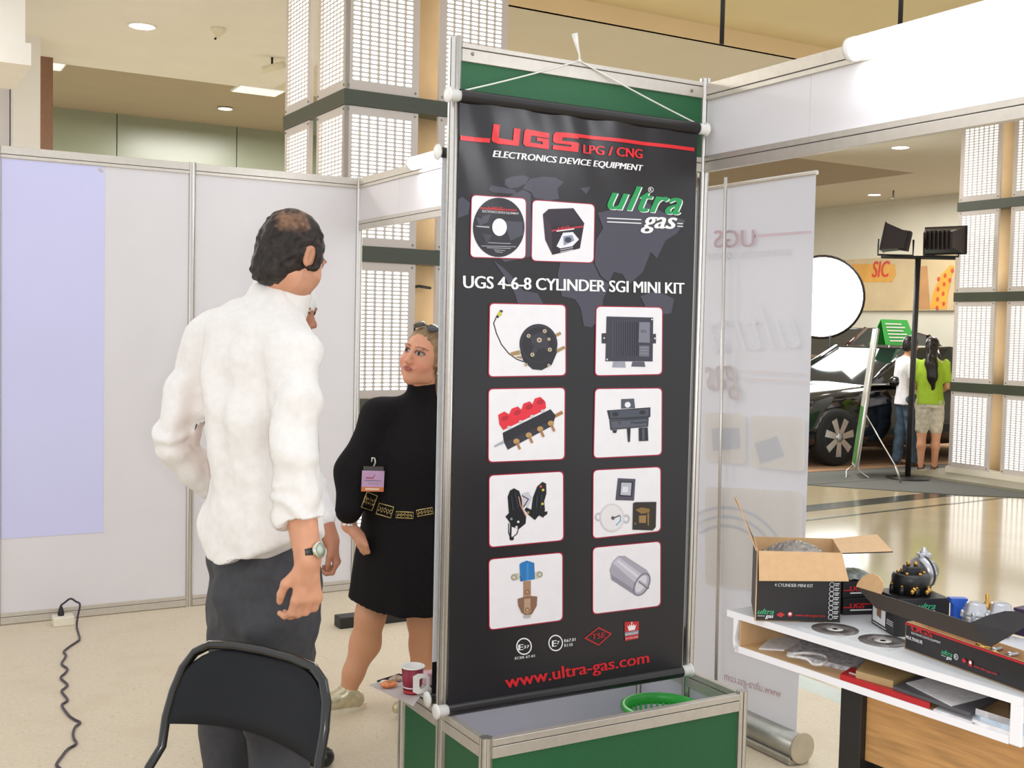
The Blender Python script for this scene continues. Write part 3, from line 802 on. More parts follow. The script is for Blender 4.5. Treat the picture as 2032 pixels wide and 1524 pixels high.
for x, y in ((1255, 1038), (1495, 1022)): p.ell('282A32', x, y, 26, 18)
p.done('printed_picture', cd)
# 7 wiring harness
cd = card(Z3, (125, 140), (778, 105), (125, 772), (780, 710))
p = Print(Z3, .0031).line('20222A', [(300, 560), (298, 640), (320, 690), (370, 650), (385, 600)], 8).ell('20222A', 325, 690, 20, 16).poly('20222A', [(305, 680), (312, 560), (326, 560), (322, 680)])
p.poly('C8C6CE', [(415, 300), (470, 285), (500, 340), (470, 420), (425, 400)]).line('20222A', [(415, 320), (470, 350), (425, 420)], 8)
p.poly('181B20', [(290, 330), (310, 275), (345, 255), (390, 280), (412, 350), (418, 430), (450, 500), (445, 560), (390, 605), (330, 590), (300, 540), (270, 500), (300, 470)]).line('C88A78', [(385, 330), (400, 400), (450, 500)], 9)
p.poly('181B20', [(510, 330), (545, 240), (590, 200), (622, 215), (625, 300), (605, 370), (612, 440), (600, 510), (560, 490), (525, 530), (470, 485), (435, 440), (450, 420), (495, 440), (500, 390)]).poly('181B20', [(590, 460), (635, 455), (630, 480), (600, 500)])
for x, y, c in ((595, 270, 'D8C84A'), (575, 240, 'C8503A'), (590, 390, 'D8C84A'), (380, 545, 'D8D8DC'), (365, 590, 'D8D8DC'), (320, 520, '8A929A'), (465, 465, 'A8895A')): p.ell(c, x, y, 11)
for q in (((320, 320), (335, 440)), ((350, 290), (375, 420)), ((540, 320), (535, 420)), ((580, 310), (570, 430))): p.line('343944', list(q), 10)
p.done('printed_picture', cd)
# 8 switches and gauge
cd = card(Z3, (1025, 95), (1615, 65), (1022, 695), (1615, 630))
p = Print(Z3, .0031).poly('4E4C5C', [(1240, 168), (1392, 175), (1380, 362), (1220, 358)]).poly('2A2A34', [(1262, 192), (1372, 198), (1362, 330), (1250, 325)]).poly('B8BAC4', [(1270, 205), (1358, 208), (1350, 318), (1262, 312)]).poly('DADCE4', [(1282, 240), (1330, 244), (1325, 292), (1275, 288)])
p.ring('C2BCC0', 1075, 503, 32, 14, 1.15).ring('C2BCC0', 1312, 520, 32, 14, 1.2).ell('D6D0D2', 1190, 510, 105, 122, 0, 32).ell('E4E0E2', 1190, 510, 92, 108, 0, 32)
p.line('5AA0C8', [(1262, 495), (1262, 535), (1225, 575)], 9).line('4A4650', [(1195, 515), (1255, 490)], 10).ell('5A5660', 1197, 512, 16)
p.poly('2C2822', [(1370, 385), (1390, 375), (1570, 372), (1565, 590), (1540, 618), (1365, 612)]).poly('8A6A38', [(1390, 440), (1440, 420), (1512, 432), (1510, 465), (1440, 475)]).poly('9A7848', [(1420, 490), (1482, 488), (1480, 555), (1420, 552)]).poly('8A6A38', [(1490, 475), (1508, 470), (1506, 580), (1494, 575)]).ell('8A6A38', 1388, 560, 9)
p.done('printed_picture', cd)
# 9 blue valve
cd = card(Z3, (122, 865), (772, 805), (125, 1485), (772, 1400))
p = Print(Z3, .0031).poly('C8C2B0', [(320, 1030), (340, 995), (390, 985), (390, 1045), (335, 1052)]).ring('9A9484', 345, 1025, 27, 10).poly('C8C2B0', [(520, 985), (565, 970), (592, 995), (560, 1035), (522, 1040)]).ring('9A9484', 567, 1000, 26, 10)
p.poly('2E78B8', [(392, 915), (405, 900), (455, 880), (520, 900), (525, 1040), (400, 1060)]).poly('2560A0', [(392, 1005), (420, 1058), (400, 1060)]).poly('3E8CD0', [(450, 905), (470, 903), (470, 1048), (450, 1050)])
p.poly('A88468', [(425, 1058), (490, 1052), (490, 1190), (425, 1195)]).ell('8A6248', 457, 1150, 22).ell('B89478', 457, 1150, 12)
p.poly('8A6650', [(375, 1210), (425, 1195), (490, 1185), (545, 1190), (540, 1270), (500, 1340), (460, 1360), (410, 1330), (380, 1270)]).poly('B89880', [(430, 1210), (485, 1205), (485, 1320), (458, 1340), (430, 1325)]).ell('8A6248', 458, 1305, 20).ell('C8A88C', 458, 1305, 11).poly('B8B4B4', [(425, 1350), (490, 1345), (485, 1372), (430, 1375)])
p.done('printed_picture', cd)
# 10 filter can
cd = card(Z3, (1022, 765), (1615, 708), (1022, 1350), (1615, 1275))
p = Print(Z3, .0031).poly('A8A4B0', [(1170, 960), (1195, 890), (1245, 840), (1300, 838), (1490, 960), (1515, 1000), (1500, 1080), (1440, 1170), (1390, 1180), (1185, 1045)]).poly('C4C0CC', [(1195, 900), (1250, 850), (1450, 1000), (1400, 1080)]).poly('8E8A98', [(1185, 1000), (1380, 1130), (1385, 1170), (1190, 1045)]).poly('DAD6E0', [(1230, 890), (1245, 875), (1430, 1015), (1415, 1035)])
p.ell('7A7684', 1448, 1085, 62, 108, 28, 32).ell('B4B0BC', 1446, 1086, 50, 96, 28, 32).ell('D6D2DA', 1440, 1080, 36, 80, 28, 32).line('6A6674', [(1425, 1060), (1500, 1115)], 20).line('B0ACB8', [(1425, 1056), (1495, 1106)], 9)
p.done('printed_picture', cd)
# approval marks and web address
W_ = 'EDECEC'
p = Print(Z4, .0022).ring(W_, 423, 440, 84, 13, 1.08).text(W_, 'E', (366, 482), (412, 476), (366, 422), (412, 416), .05).text(W_, '37', (420, 464), (478, 455), (420, 432), (478, 425), .03)
p.text(W_, 'ECER 67-01', (325, 580), (536, 552), (325, 554), (536, 526), .02); p.done('approval_mark', ban)
p = Print(Z4, .0022).ring(W_, 760, 405, 78, 12, 1.12).text(W_, 'E', (724, 445), (765, 440), (724, 380), (765, 374), .05).text(W_, '7', (772, 420), (800, 416), (772, 386), (800, 382), .03)
p.text(W_, 'R67.01', (850, 398), (970, 382), (850, 366), (970, 350), .02).text(W_, 'R110', (852, 446), (938, 436), (852, 414), (938, 404), .02); p.done('approval_mark', ban)
D = [(1060, 355), (1215, 235), (1360, 305), (1215, 435)]; dc = np.mean(np.array(D), 0)
p = Print(Z4, .0022); k = p.slot('B8282C')
for i in range(4):
    a, c = np.array(D[i]), np.array(D[(i+1) % 4]); ai, ci = dc+(a-dc)*.82, dc+(c-dc)*.82
    p.b.poly([p.lf(P(Z4, *q), p.l) for q in (a, c, ci, ai)], k)
p.text('B8282C', 'TSE', (1140, 368), (1285, 345), (1140, 312), (1285, 290), .03); p.done('approval_mark', ban)
p = Print(Z4, .0022).poly('C22A30', [(1490, 182), (1642, 174), (1640, 268), (1492, 292)]).poly('8A8890', [(1492, 292), (1640, 268), (1638, 308), (1494, 334)]).poly('C22A30', [(1494, 334), (1638, 308), (1636, 356), (1495, 384)])
p.poly('F6EEEE', [(1518, 218), (1535, 232), (1545, 205), (1556, 228), (1566, 196), (1576, 226), (1588, 200), (1596, 226), (1614, 208), (1598, 265), (1534, 275)]).ell('F6EEEE', 1566, 190, 8)
p.text('F0EEEE', 'BOMELCERT', (1498, 324), (1634, 302), (1498, 306), (1634, 284), .015).text('F0D0D0', 'ISO 9001:2000', (1500, 366), (1632, 344), (1500, 352), (1632, 330), .01); p.done('approval_mark', ban)
p = Print(Z4, .0022).text('D2262E', 'www.ultra-gas.com', (232, 884), (1748, 612), (215, 752), (1742, 498), .03); p.done('web_address', ban)

# ------------------------------------------------------------------ second banner hung on the far side of the tower, seen at its edges
YB2 = TY+.055
bn2 = tag(empty('hanging_banner', (-.5, YB2, .4)), 'second hanging banner on the far side of the display frame, only its edges visible', 'banner')
xl, xr = -1.012, -.03
b = MB(); b.box((xl, YB2-.001, .53), (xr, YB2+.001, 2.16)); obj('printed_sheet', b, mat('white_vinyl', 'E9ECF0', .4), bn2)
b = MB(); b.box((xl, YB2-.001, .41), (xr, YB2+.001, .53)); obj('dark_lower_band', b, M_vblack, bn2)
for z in (.41, 2.17):
    b = MB(); b.cyl((xl-.01, YB2, z), (xr, YB2, z), .017, n=14); ro = obj('rod', b, M_vblack, bn2)
    c = MB(); c.lathe((xl-.008, YB2, z), [(.019, 0), (.026, .006), (.024, .012), (.008, .014)], (-1, 0, 0), 18); obj('end_cap', c, M_white, ro)
b = MB(); b.tube([(-.95, YB2, 2.18), (-.5, TY+.016, 2.46), (-.08, YB2, 2.18)], .0025, 6); obj('string', b, _mats['white_string'], bn2)
UPV = np.array([0, 0, 1.0])
# ------------------------------------------------------------------ things on and in the tower base
M_bask = mat('green_plastic', '45C053', .35, var=.05)
bc = np.array([-.172, TY-.075, 0])
t = tag(empty('basket', (bc[0], bc[1], ZB)), 'bright green plastic basket standing inside the open box base', 'basket')
RB, zr = .132, .302
b = MB(); b.lathe((bc[0], bc[1], 0), [(RB+.012, zr-.012), (RB+.014, zr), (RB, zr+.004), (RB-.008, zr-.008), (RB-.010, zr-.035), (RB-.004, zr-.036), (RB, zr-.012)], (0, 0, 1), 40, caps=False); obj('rim', b, M_bask, t)
for k in range(36):
    a = 2*math.pi*k/36; u = np.array([math.cos(a), math.sin(a), 0]); p0 = np.array([bc[0], bc[1], 0])
    b = MB(); b.tube([p0+u*(RB-.007)+UPV*(zr-.03), p0+u*(RB-.035)+UPV*(ZB+.01)], [.0042, .0042], 5); obj('slat', b, M_bask, t)
b = MB(); b.lathe((bc[0], bc[1], 0), [(RB-.036, ZB), (RB-.032, ZB+.02), (RB-.04, ZB+.02), (RB-.05, ZB+.008), (.01, ZB+.008)], (0, 0, 1), 40); obj('bottom', b, M_bask, t)

zt_ = BH+.0095
tr_ = tag(empty('tray', (*onz(800, 1372, zt_)[:2], zt_)), 'dark serving tray covered with pale paper on the rear of the box base', 'tray')
q = [onz(*p, zt_) for p in ((748, 1357), (792, 1343), (858, 1364), (822, 1394))]
b = MB(); b.prism(q, (0, 0, .012)); obj('tray_plate', b, mat('black_tray', '2A2728', .4), tr_)
q2 = [onz(*p, zt_+.013) for p in ((733, 1360), (760, 1352), (800, 1346), (852, 1360), (856, 1368), (840, 1384), (834, 1382), (820, 1402), (790, 1388))]
b = MB(); b.prism(q2, (0, 0, .002)); obj('paper_liner', b, mat('grey_lilac_paper', 'BDB3B0', .6, bump=.4, bscale=30), tr_)
cz = zt_+.0155
cp = onz(818, 1374, cz); R1, R2, CH = .029, .037, .088
t = tag(empty('paper_cup', cp), 'maroon paper cup with a white folded handle on the tray', 'cup')
b = MB(); b.lathe((cp[0], cp[1], cz), [(R1, 0), (R2, CH), (R2-.002, CH), (R1-.002, .01), (.002, .01)], (0, 0, 1), 28); obj('cup_body', b, mat('maroon_card', '8C2238', .45), t)
b = MB(); b.lathe((cp[0], cp[1], cz), [(R2-.001, CH-.004), (R2+.003, CH-.002), (R2+.003, CH+.002), (R2-.003, CH+.002), (R1+.002, .02)], (0, 0, 1), 28, caps=False); obj('rim', b, M_white, t)
b = MB(); b.lathe((cp[0], cp[1], cz), [(R1+.0006, .004), (R1+.0016, .012)], (0, 0, 1), 28, caps=False); obj('red_band', b, mat('red_card', 'C43A3E', .45), t)
fd = -GF*.85+GR*.5; hp = np.array([cp[0], cp[1], cz])+fd*(R1+.012)
sd = np.array([-fd[1], fd[0], 0]); sd = sd if sd@GR > 0 else -sd
def hnd(o, w, h, off): return [o+sd*(off+x*w)+UPV*(z*h) for x, z in ((-1, -.7), (-.4, -1), (.6, -.9), (1, -.4), (1, .5), (.6, .9), (-.4, 1), (-1, .8))]
out, inn = hnd(hp+UPV*.04, .030, .034, .012), hnd(hp+UPV*.04, .013, .018, .018)
b = MB(); n8 = 8
for d0 in (0, .0025):
    b.add([p+fd*d0 for p in out+inn], [(i, (i+1) % n8, n8+(i+1) % n8, n8+i) for i in range(n8)])
obj('handle', b, M_white, t)
for px, py, c, sx, l in ((772, 1364, 'D9824A', .030, 'crumpled orange snack wrapper on the tray'), (785, 1352, 'B8A08A', .028, 'crumpled tan snack wrapper near the tray edge'), (764, 1358, 'E3D8CC', .022, 'crumpled white snack wrapper on the tray')):
    p = onz(px, py, cz); b = MB(); r_s = np.random.default_rng(int(px))
    vv = []; b.sphere((p[0], p[1], p[2]+sx*.32), (sx, sx*.7, sx*.35), 10)
    b.v = [tuple(np.array(v)+r_s.normal(0, sx*.10, 3)*np.array([1, 1, .4])) for v in b.v]; b.smooth = [False]*len(b.f)
    b.v = [(v[0], v[1], max(v[2], cz)) for v in b.v]
    tag(obj('snack_wrapper', b, mat('wrapper_'+c.lower(), c, .35, var=.35, scale=60)), l, 'wrapper', 'snack wrappers on the tray')
p = onz(856, 1356, cz); b = MB(); b.obox(p+UPV*.021, (.028, .02, .021), (GR*.9+GF*.44, -GR*.44+GF*.9, UPV), bev=.003)
tag(obj('napkin_packet', b, mat('pink_paper', 'D9AEB4', .5)), 'pale pink packet standing beside the maroon cup', 'packet')

# ------------------------------------------------------------------ roll-up banner seen from behind
XR_ = .47
ru = tag(empty('roll_up_banner', (XR_, -2.95, 0)), 'white translucent roll-up banner seen from behind with its thin support pole', 'banner')
M_rsheet = mat('translucent_white_sheet', 'DEDEE6', .5, var=.015, scale=2, transl=.35)
b = MB(); b.grid(lambda u, v: np.array([XR_+.006*math.sin(v*3.1)+.003*math.sin(u*5+v*7), -2.49-.817*u, .09+2.13*v]), 12, 40); obj('sheet', b, M_rsheet, ru)
b = MB(); b.cyl((XR_, -2.48, 2.222), (XR_, -3.31, 2.222), .009, n=10); obj('top_bar', b, M_rail, ru)
b = MB(); b.cyl((XR_-.02, -2.46, .062), (XR_-.02, -3.352, .062), .05, n=24); b.box((XR_-.075, -3.35, 0), (XR_+.03, -2.46, .03), bev=.006); cs_ = obj('cassette', b, mat('satin_silver', 'A9A7A0', .35, .7), ru)
for y in (-3.352, -2.452):
    b = MB(); b.cyl((XR_-.02, y, .064), (XR_-.02, y-.01, .064), .058, n=24); obj('end_cap', b, mat('tan_end_cap', 'B3A68E', .5), cs_)
b = MB(); pt, pb_ = onx(1440, 352, .44), onx(1425, 1330, .44); b.cyl((.44, pb_[1]+.01, .1), (.44, pt[1], pt[2]), .007, n=10); obj('support_pole', b, M_alu, ru)
def gh(h): return mat('ghost_ink_'+h.lower(), h, .5, var=.01, transl=.35)
def R_(x, y): q = onx(x, y, XR_-.0015); q[0] = XR_-.009; return q
def ghost(name, h, fn):
    b = MB(); fn(b); obj(name, b, gh(h), ru)
def gq(x0, y0, x1, y1, hgt): return [R_(x0, y0), R_(x1, y1), R_(x0, y0-hgt), R_(x1, y1-hgt)]
def gpoly(pts, l=0.0): return lambda b: b.poly([R_(*p)+np.array([-l, 0, 0]) for p in pts])
ghost('ghost_logo', 'E2CFD6', lambda b: put_text(b, 'UGS', gq(1420, 492, 1500, 490, 34), mirror=True, bold=.04))
ghost('ghost_line', 'E2CFD6', gpoly(((1500, 466), (1612, 458), (1612, 463), (1500, 472))))
ghost('ghost_lettering', 'ECECF0', lambda b: put_text(b, 'ELECTRONICS DEVICE EQUIPMENT', gq(1404, 516, 1572, 506, 12), mirror=True, bold=.02))
ghost('ghost_lettering', 'E9E9EE', lambda b: put_text(b, 'ultra', gq(1408, 700, 1590, 690, 95), mirror=True, shear=.4, bold=-.01))
ghost('ghost_lettering', 'E6DFE0', lambda b: put_text(b, 'gas', gq(1402, 775, 1470, 770, 70), mirror=True, shear=.35, bold=.03))
for y in (735, 750): ghost('ghost_line', 'E6DFE0', gpoly(((1470, y), (1600, y+6), (1600, y+9), (1470, y+3))))
for q in (((1402, 818), (1482, 822), (1482, 922), (1402, 914)), ((1492, 824), (1600, 828), (1600, 936), (1492, 926)), ((1402, 965), (1595, 975), (1595, 1180), (1402, 1160))): ghost('ghost_card', 'E8E4E0', gpoly(rrect(*q, 12)))
for q in (((1415, 850), (1470, 848), (1472, 890), (1418, 895)), ((1500, 880), (1545, 865), (1560, 905), (1512, 920))): ghost('ghost_picture', 'D9DAE0', gpoly(q, .0008))
for rr in (90, 108, 126):
    A_ = np.radians(np.arange(20, 125, 8)); ghost('ghost_arc', 'D9DAE0', gpoly([(1440+rr*math.cos(a), 1130-rr*math.sin(a)) for a in A_]+[(1440+(rr-6)*math.cos(a), 1130-(rr-6)*math.sin(a)) for a in A_[::-1]], .0008))
ghost('ghost_address', 'E0CCD0', lambda b: put_text(b, 'www.ultra-gas.com', gq(1440, 1348, 1552, 1384, 16), mirror=True, bold=.03))

# ------------------------------------------------------------------ white counter with a shelf
DZ = .85
DO = onz(1450, 1212, DZ); DN_ = onz(2003, 1378, DZ)
de = (DN_-DO)/np.linalg.norm(DN_-DO); dn = np.array([-de[1], de[0], 0]); dn = dn if dn[0] > 0 else -dn
def D(s, t_, z): return np.array([DO[0], DO[1], 0])+de*s+dn*t_+UPV*z
def dbox(b, s0, s1, t0, t1, z0, z1, slot=0, bev=0.0):
    return b.obox(D((s0+s1)/2, (t0+t1)/2, (z0+z1)/2), ((s1-s0)/2, (t1-t0)/2, (z1-z0)/2), (de, dn, UPV), slot, bev)
M_dw = mat('white_laminate_edge', 'F1F0F4', .35, var=.01)
M_dtop = mat('pale_counter_top', 'D9DADB', .35, var=.03, scale=4)
M_din = mat('tan_chipboard', 'D3AE82', .6, var=.08, scale=14)
M_wood = mat('oak_wood_panel', 'B98B56', .45, var=.22, scale=6, stretch=(1.2, 1.2, 14))
LZ, DL, DT = .742, .865, .46
desk = tag(empty('counter', D(.45, .23, 0)), 'white counter desk with an open shelf, black leg and wooden front panel', 'desk')
b = MB(); dbox(b, -.012, DL, .003, DT, DZ-.016, DZ, 0, .002); dbox(b, -.014, DL, 0, .003, DZ-.018, DZ, 1); obj('counter_top', b, [M_dtop, M_dw], desk)
b = MB(); dbox(b, .02, DL-.03, .003, DT, LZ, LZ+.016, 0); dbox(b, .02, DL-.03, 0, .003, LZ-.001, LZ+.017, 1); obj('shelf_board', b, [M_din, M_dw], desk)
b = MB()
arc = [(.012+.022*(1-math.cos(a)), LZ-.001+.03*(1-math.sin(a))) for a in np.linspace(0, math.pi/2, 6)]
outl = [(.012, DZ-.018)]+arc+[(.034, LZ+.016)]+[(.018+.016*(1-math.cos(a)), LZ+.016+.02*(1-math.sin(a))) for a in np.linspace(math.pi/2, 0, 5)]+[(.018+.012, DZ-.018)]
b.prism([D(s, .0, z) for s, z in outl], dn*DT, 0); obj('side_panel', b, M_dw, desk)
b = MB(); dbox(b, DL-.03, DL, 0, DT, LZ-.001, DZ-.016, 0, .003); obj('side_panel', b, M_dw, desk)
b = MB(); dbox(b, .03, DL-.03, DT-.012, DT, LZ+.016, DZ-.016); dbox(b, .0335, .036, .004, DT-.012, LZ+.016, DZ-.016); obj('shelf_back', b, M_din, desk)
b = MB(); dbox(b, .36, .425, .03, DT-.03, 0, LZ-.001, 0, .002); obj('leg', b, M_black, desk)
b = MB(); dbox(b, .425, DL, .05, .068, .56, LZ-.001, 0, .001); obj('front_panel', b, M_wood, desk)
b = MB(); dbox(b, .425, DL, .09, .10, .02, .56); obj('lower_panel', b, M_black, desk)
b = MB(); dbox(b, DL-.05, DL-.01, .07, DT-.03, 0, LZ-.001, 0, .002); obj('leg', b, M_black, desk)

M_bk = mat('black_printed_card', '211E1F', .42, var=.05)
M_kraft = mat('kraft_card', 'CDA77B', .7, var=.05, scale=60)
def ink(h): return mat('ink_'+h.lower(), h, .4, var=.02, scale=20)
class Face:
    """lettering and marks on a flat side: u to the right, v up, in metres from the lower left corner"""
    def __init__(s, o, u, v, n): s.o, s.u, s.v, s.n = [np.array(q, float) for q in (o, u, v, n)]; s.b = MB(); s.m = []; s.l = .0006
    def at(s, x, y): return s.o+s.u*x+s.v*y+s.n*s.l
    def k(s, h):
        m = ink(h); s.l += .00015
        if m not in s.m: s.m.append(m)
        return s.m.index(m)
    def rect(s, h, x0, y0, x1, y1): i = s.k(h); s.b.poly([s.at(*p) for p in ((x0, y0), (x1, y0), (x1, y1), (x0, y1))], i); return s
    def poly(s, h, pts): i = s.k(h); s.b.poly([s.at(*p) for p in pts], i); return s
    def ell(s, h, x, y, r, ry=None): return s.poly(h, [(x+r*math.cos(a), y+(ry or r)*math.sin(a)) for a in np.linspace(0, 2*math.pi, 17)[:-1]])
    def ring(s, h, x, y, r, w):
        i = s.k(h); A = np.linspace(0, 2*math.pi, 17)
        for a, c in zip(A[:-1], A[1:]): s.b.poly([s.at(x+q*math.cos(t_), y+q*math.sin(t_)) for q, t_ in ((r, a), (r, c), (r-w, c), (r-w, a))], i)
        return s
    def text(s, h, body, x0, y0, x1, y1, bold=.02, shear=0.0):
        i = s.k(h); put_text(s.b, body, [s.at(x0, y0), s.at(x1, y0), s.at(x0, y1), s.at(x1, y1)], i, bold, shear); s.l += .00015; return s
    def done(s, name, parent): return obj(name, s.b, s.m, parent)
def ultra_logo(f, x, y, w):
    f.text('3FA878', 'ultra', x, y+w*.22, x+w, y+w*.56, .03, .4).text('EDEDED', 'gas', x+w*.48, y, x+w*.98, y+w*.24, .03, .3).rect('EDEDED', x, y+w*.10, x+w*.45, y+w*.13)
def ugs_logo(f, x, y, w):
    f.rect('C8262C', x, y+w*.03, x+w*.2, y+w*.06).text('C8262C', 'UGS', x+w*.2, y+w*.02, x+w*.62, y+w*.16, .05).rect('C8262C', x+w*.6, y+w*.12, x+w, y+w*.15).rect('E6E4E4', x+w*.2, y-w*.05, x+w*.9, y-w*.015)

# open kit carton
FL, FR = onz(1497.6, 1232, DZ), onz(1666.5, 1236.5, DZ)
fu = (FR-FL); BWd = np.linalg.norm(fu); fu /= BWd; fn_ = np.array([fu[1], -fu[0], 0])
fn_ = fn_ if fn_@GF < 0 else -fn_
zt_k = onpl(1500, 1093, FL, fn_)[2]; hK = zt_k-DZ
bl = onz(1489, 1064, zt_k); dK = max(.12, abs((bl-FL)@fn_))
kit = tag(empty('kit_carton', (FL+FR)/2-fn_*dK/2), 'open black cardboard carton with kraft flaps standing on the white counter', 'box')
bdv = unit(-fn_+fu*.15)
def K(x, d, z): return FL+fu*x+bdv*d+UPV*z
def panel(b, pts, th, slot_out=0, slot_in=1):
    P_ = [np.array(p, float) for p in pts]; n = np.cross(P_[1]-P_[0], P_[-1]-P_[0]); n /= np.linalg.norm(n)
    b.poly(P_, slot_out); b.poly([p-n*th for p in P_][::-1], slot_in)
    L = len(P_)
    for i in range(L): b.poly([P_[i], P_[i]-n*th, P_[(i+1) % L]-n*th, P_[(i+1) % L]], slot_in)
th = .003
b = MB()
panel(b, [K(0, 0, 0), K(BWd, 0, 0), K(BWd, 0, hK), K(0, 0, hK)], th)
panel(b, [K(BWd, dK, 0), K(0, dK, 0), K(0, dK, hK), K(BWd, dK, hK)], th)
panel(b, [K(0, dK, 0), K(0, 0, 0), K(0, 0, hK), K(0, dK, hK)], th)
panel(b, [K(BWd, 0, 0), K(BWd, dK, 0), K(BWd, dK, hK), K(BWd, 0, hK)], th)
panel(b, [K(0, dK, 0), K(BWd, dK, 0), K(BWd, 0, 0), K(0, 0, 0)], th)
obj('carton_body', b, [M_bk, M_kraft], kit)
fo = FL+fn_*.035
f1_, f2_ = onpl(1506, 1153, fo, fn_), onpl(1684, 1154, fo, fn_)
b = MB(); panel(b, [K(.004, -.002, hK), K(BWd-.002, -.002, hK), f2_, f1_], .003, 0, 1); obj('flap', b, [M_bk, M_kraft], kit)
r1, r2 = onz(1740, 1060, zt_k+.01), onz(1772, 1094, zt_k+.005)
b = MB(); panel(b, [K(BWd, dK, hK), K(BWd, 0, hK), r2, r1], .003, 1, 0); obj('flap', b, [M_bk, M_kraft], kit)
l1 = onpl(1463, 990, FL, fn_); l2 = onpl(1458, 986, FL-fn_*dK, fn_); b = MB(); panel(b, [K(0, 0, hK), K(0, dK, hK), l2, l1], .003, 0, 1); obj('flap', b, [M_bk, M_kraft], kit)
f = Face(FL, fu, UPV, fn_)
f.text('DADADA', '4 CYLINDER MINI KIT', BWd*.22, hK*.50, BWd*.67, hK*.545, .03); ultra_logo(f, BWd*.03, hK*.05, BWd*.19)
f.poly('C8262C', [(BWd*.25, hK*.10), (BWd*.30, hK*.14), (BWd*.35, hK*.10), (BWd*.30, hK*.06)]).ell('C8262C', BWd*.41, hK*.11, BWd*.03).ell('E8E0E0', BWd*.41, hK*.115, BWd*.018).text('C8262C', 'www.ultra-gas.com', BWd*.47, hK*.085, BWd*.82, hK*.12, .02)
for i in range(8):
    y = hK*(.085+i*.067); f.ring('D4D4D4', BWd*.885, y, .0068, .0016).rect('C4C4C4', BWd*.92, y+.001, BWd*.975, y+.004).rect('C4C4C4', BWd*.92, y-.004, BWd*.965, y-.001)
f.done('front_print', kit)
b = MB(); rr = np.random.default_rng(3); cc = K(BWd*.5, dK*.5, hK-.045)
b.grid(lambda u, v: cc+fu*(u-.5)*BWd*.86-fn_*(v-.5)*dK*.8+UPV*(.052*math.sin(math.pi*u)**.7*math.sin(math.pi*v)**.6+.004*math.sin(u*37+v*23)+.003*math.sin(u*19-v*41)), 22, 18); 
tag(obj('wrapped_part', b, mat('crinkled_clear_wrap', '8D857C', .16, .25, var=.4, scale=40, bump=.5, bscale=60)), 'crinkled clear plastic wrapped parts inside the open carton', 'parcel')

def carton(name, label, p0, p1, depth, z0, h, group=None):
    """closed black carton; p0 -> p1 is the lower front edge"""
    u = p1-p0; u = np.array([u[0], u[1], 0]); w = np.linalg.norm(u); u /= w; n = np.array([u[1], -u[0], 0]); n = n if n@GF < 0 else -n
    o = np.array([p0[0], p0[1], z0]); c = o+u*w/2-n*depth/2
    t = tag(empty(name, c), label, 'box', group); b = MB(); b.obox(c+UPV*h/2, (w/2, depth/2, h/2), (u, n, UPV), 0, .0012); obj('carton_body', b, M_bk, t)
    return t, Face(o, u, UPV, n), w, (o, u, n)
p0, p1 = onz(1672, 1221, DZ), onz(1740, 1219, DZ)
t, f, w, fr = carton('small_carton', 'lower of two small black cartons stacked beside the open kit carton', p0, p1, .10, DZ, .046, 'small stacked cartons'); ugs_logo(f, w*.02, .017, w*.95); f.done('front_print', t)
t, f, w, fr = carton('small_carton', 'upper of two small black cartons stacked beside the open kit carton', p0-fr[2]*.004, p1-fr[2]*.004, .10, DZ+.0465, .046, 'small stacked cartons'); ugs_logo(f, w*.02, .017, w*.95); f.done('front_print', t)
bz = DZ+.093; o, u, n = fr; c = o+u*w*.5-n*.05
b = MB(); b.grid(lambda a, v: np.array([c[0], c[1], bz+.001])+u*(a-.5)*.10-n*(v-.5)*.085+UPV*(.022*math.sin(math.pi*a)**.5*math.sin(math.pi*v)**.5+.004*abs(math.sin(a*13+v*9))), 16, 14)
tag(obj('plastic_bag', b, mat('grey_poly_bag', 'AEB4AE', .2, .1, var=.35, scale=50, bump=.5, bscale=50)), 'crumpled clear plastic bag lying on the small black cartons', 'bag')
# discs
for px, py, l in ((1657, 1250, 'grey disc in a clear sleeve beside the open kit carton'), (1752, 1273, 'grey disc in a clear sleeve beside the long black carton')):
    p = onz(px, py, DZ); t = tag(empty('compact_disc', (p[0], p[1], DZ)), l, 'disc', 'discs on the counter')
    b = MB(); b.obox(p+UPV*.0008, (.064, .064, .0006), (de, dn, UPV)); obj('sleeve', b, mat('clear_sleeve', 'DADCDC', .2, var=.02), t)
    b = MB(); b.lathe((p[0], p[1], DZ+.0015), [(.06, 0), (.06, .0012), (.022, .0012), (.022, 0)], (0, 0, 1), 40); obj('disc', b, mat('grey_disc', '77706C', .22, .3, var=.2, scale=20), t)
    b = MB(); b.lathe((p[0], p[1], DZ+.0015), [(.0215, 0), (.0215, .0012), (.0075, .0012)], (0, 0, 1), 30, caps=False); obj('hub', b, mat('clear_hub', 'CFCBC0', .2), t)
# carton with a picture, half under the flap
p0, p1 = onz(1729, 1236, DZ), onz(1774, 1264, DZ)
t, f, w, fr = carton('picture_carton', 'black carton with a small product picture under the long carton flap', p0, p1, .055, DZ, .062)
f.rect('E2E0E0', w*.06, .012, w*.62, .056).poly('8A6650', [(w*.24, .05), (w*.44, .05), (w*.44, .026), (w*.24, .03)]).rect('D0D0D0', w*.06, .005, w*.66, .008)
for y in (.034, .029, .024): f.rect('C8C8C8', w*.68, y, w*.96, y+.0025)
f.done('front_print', t)
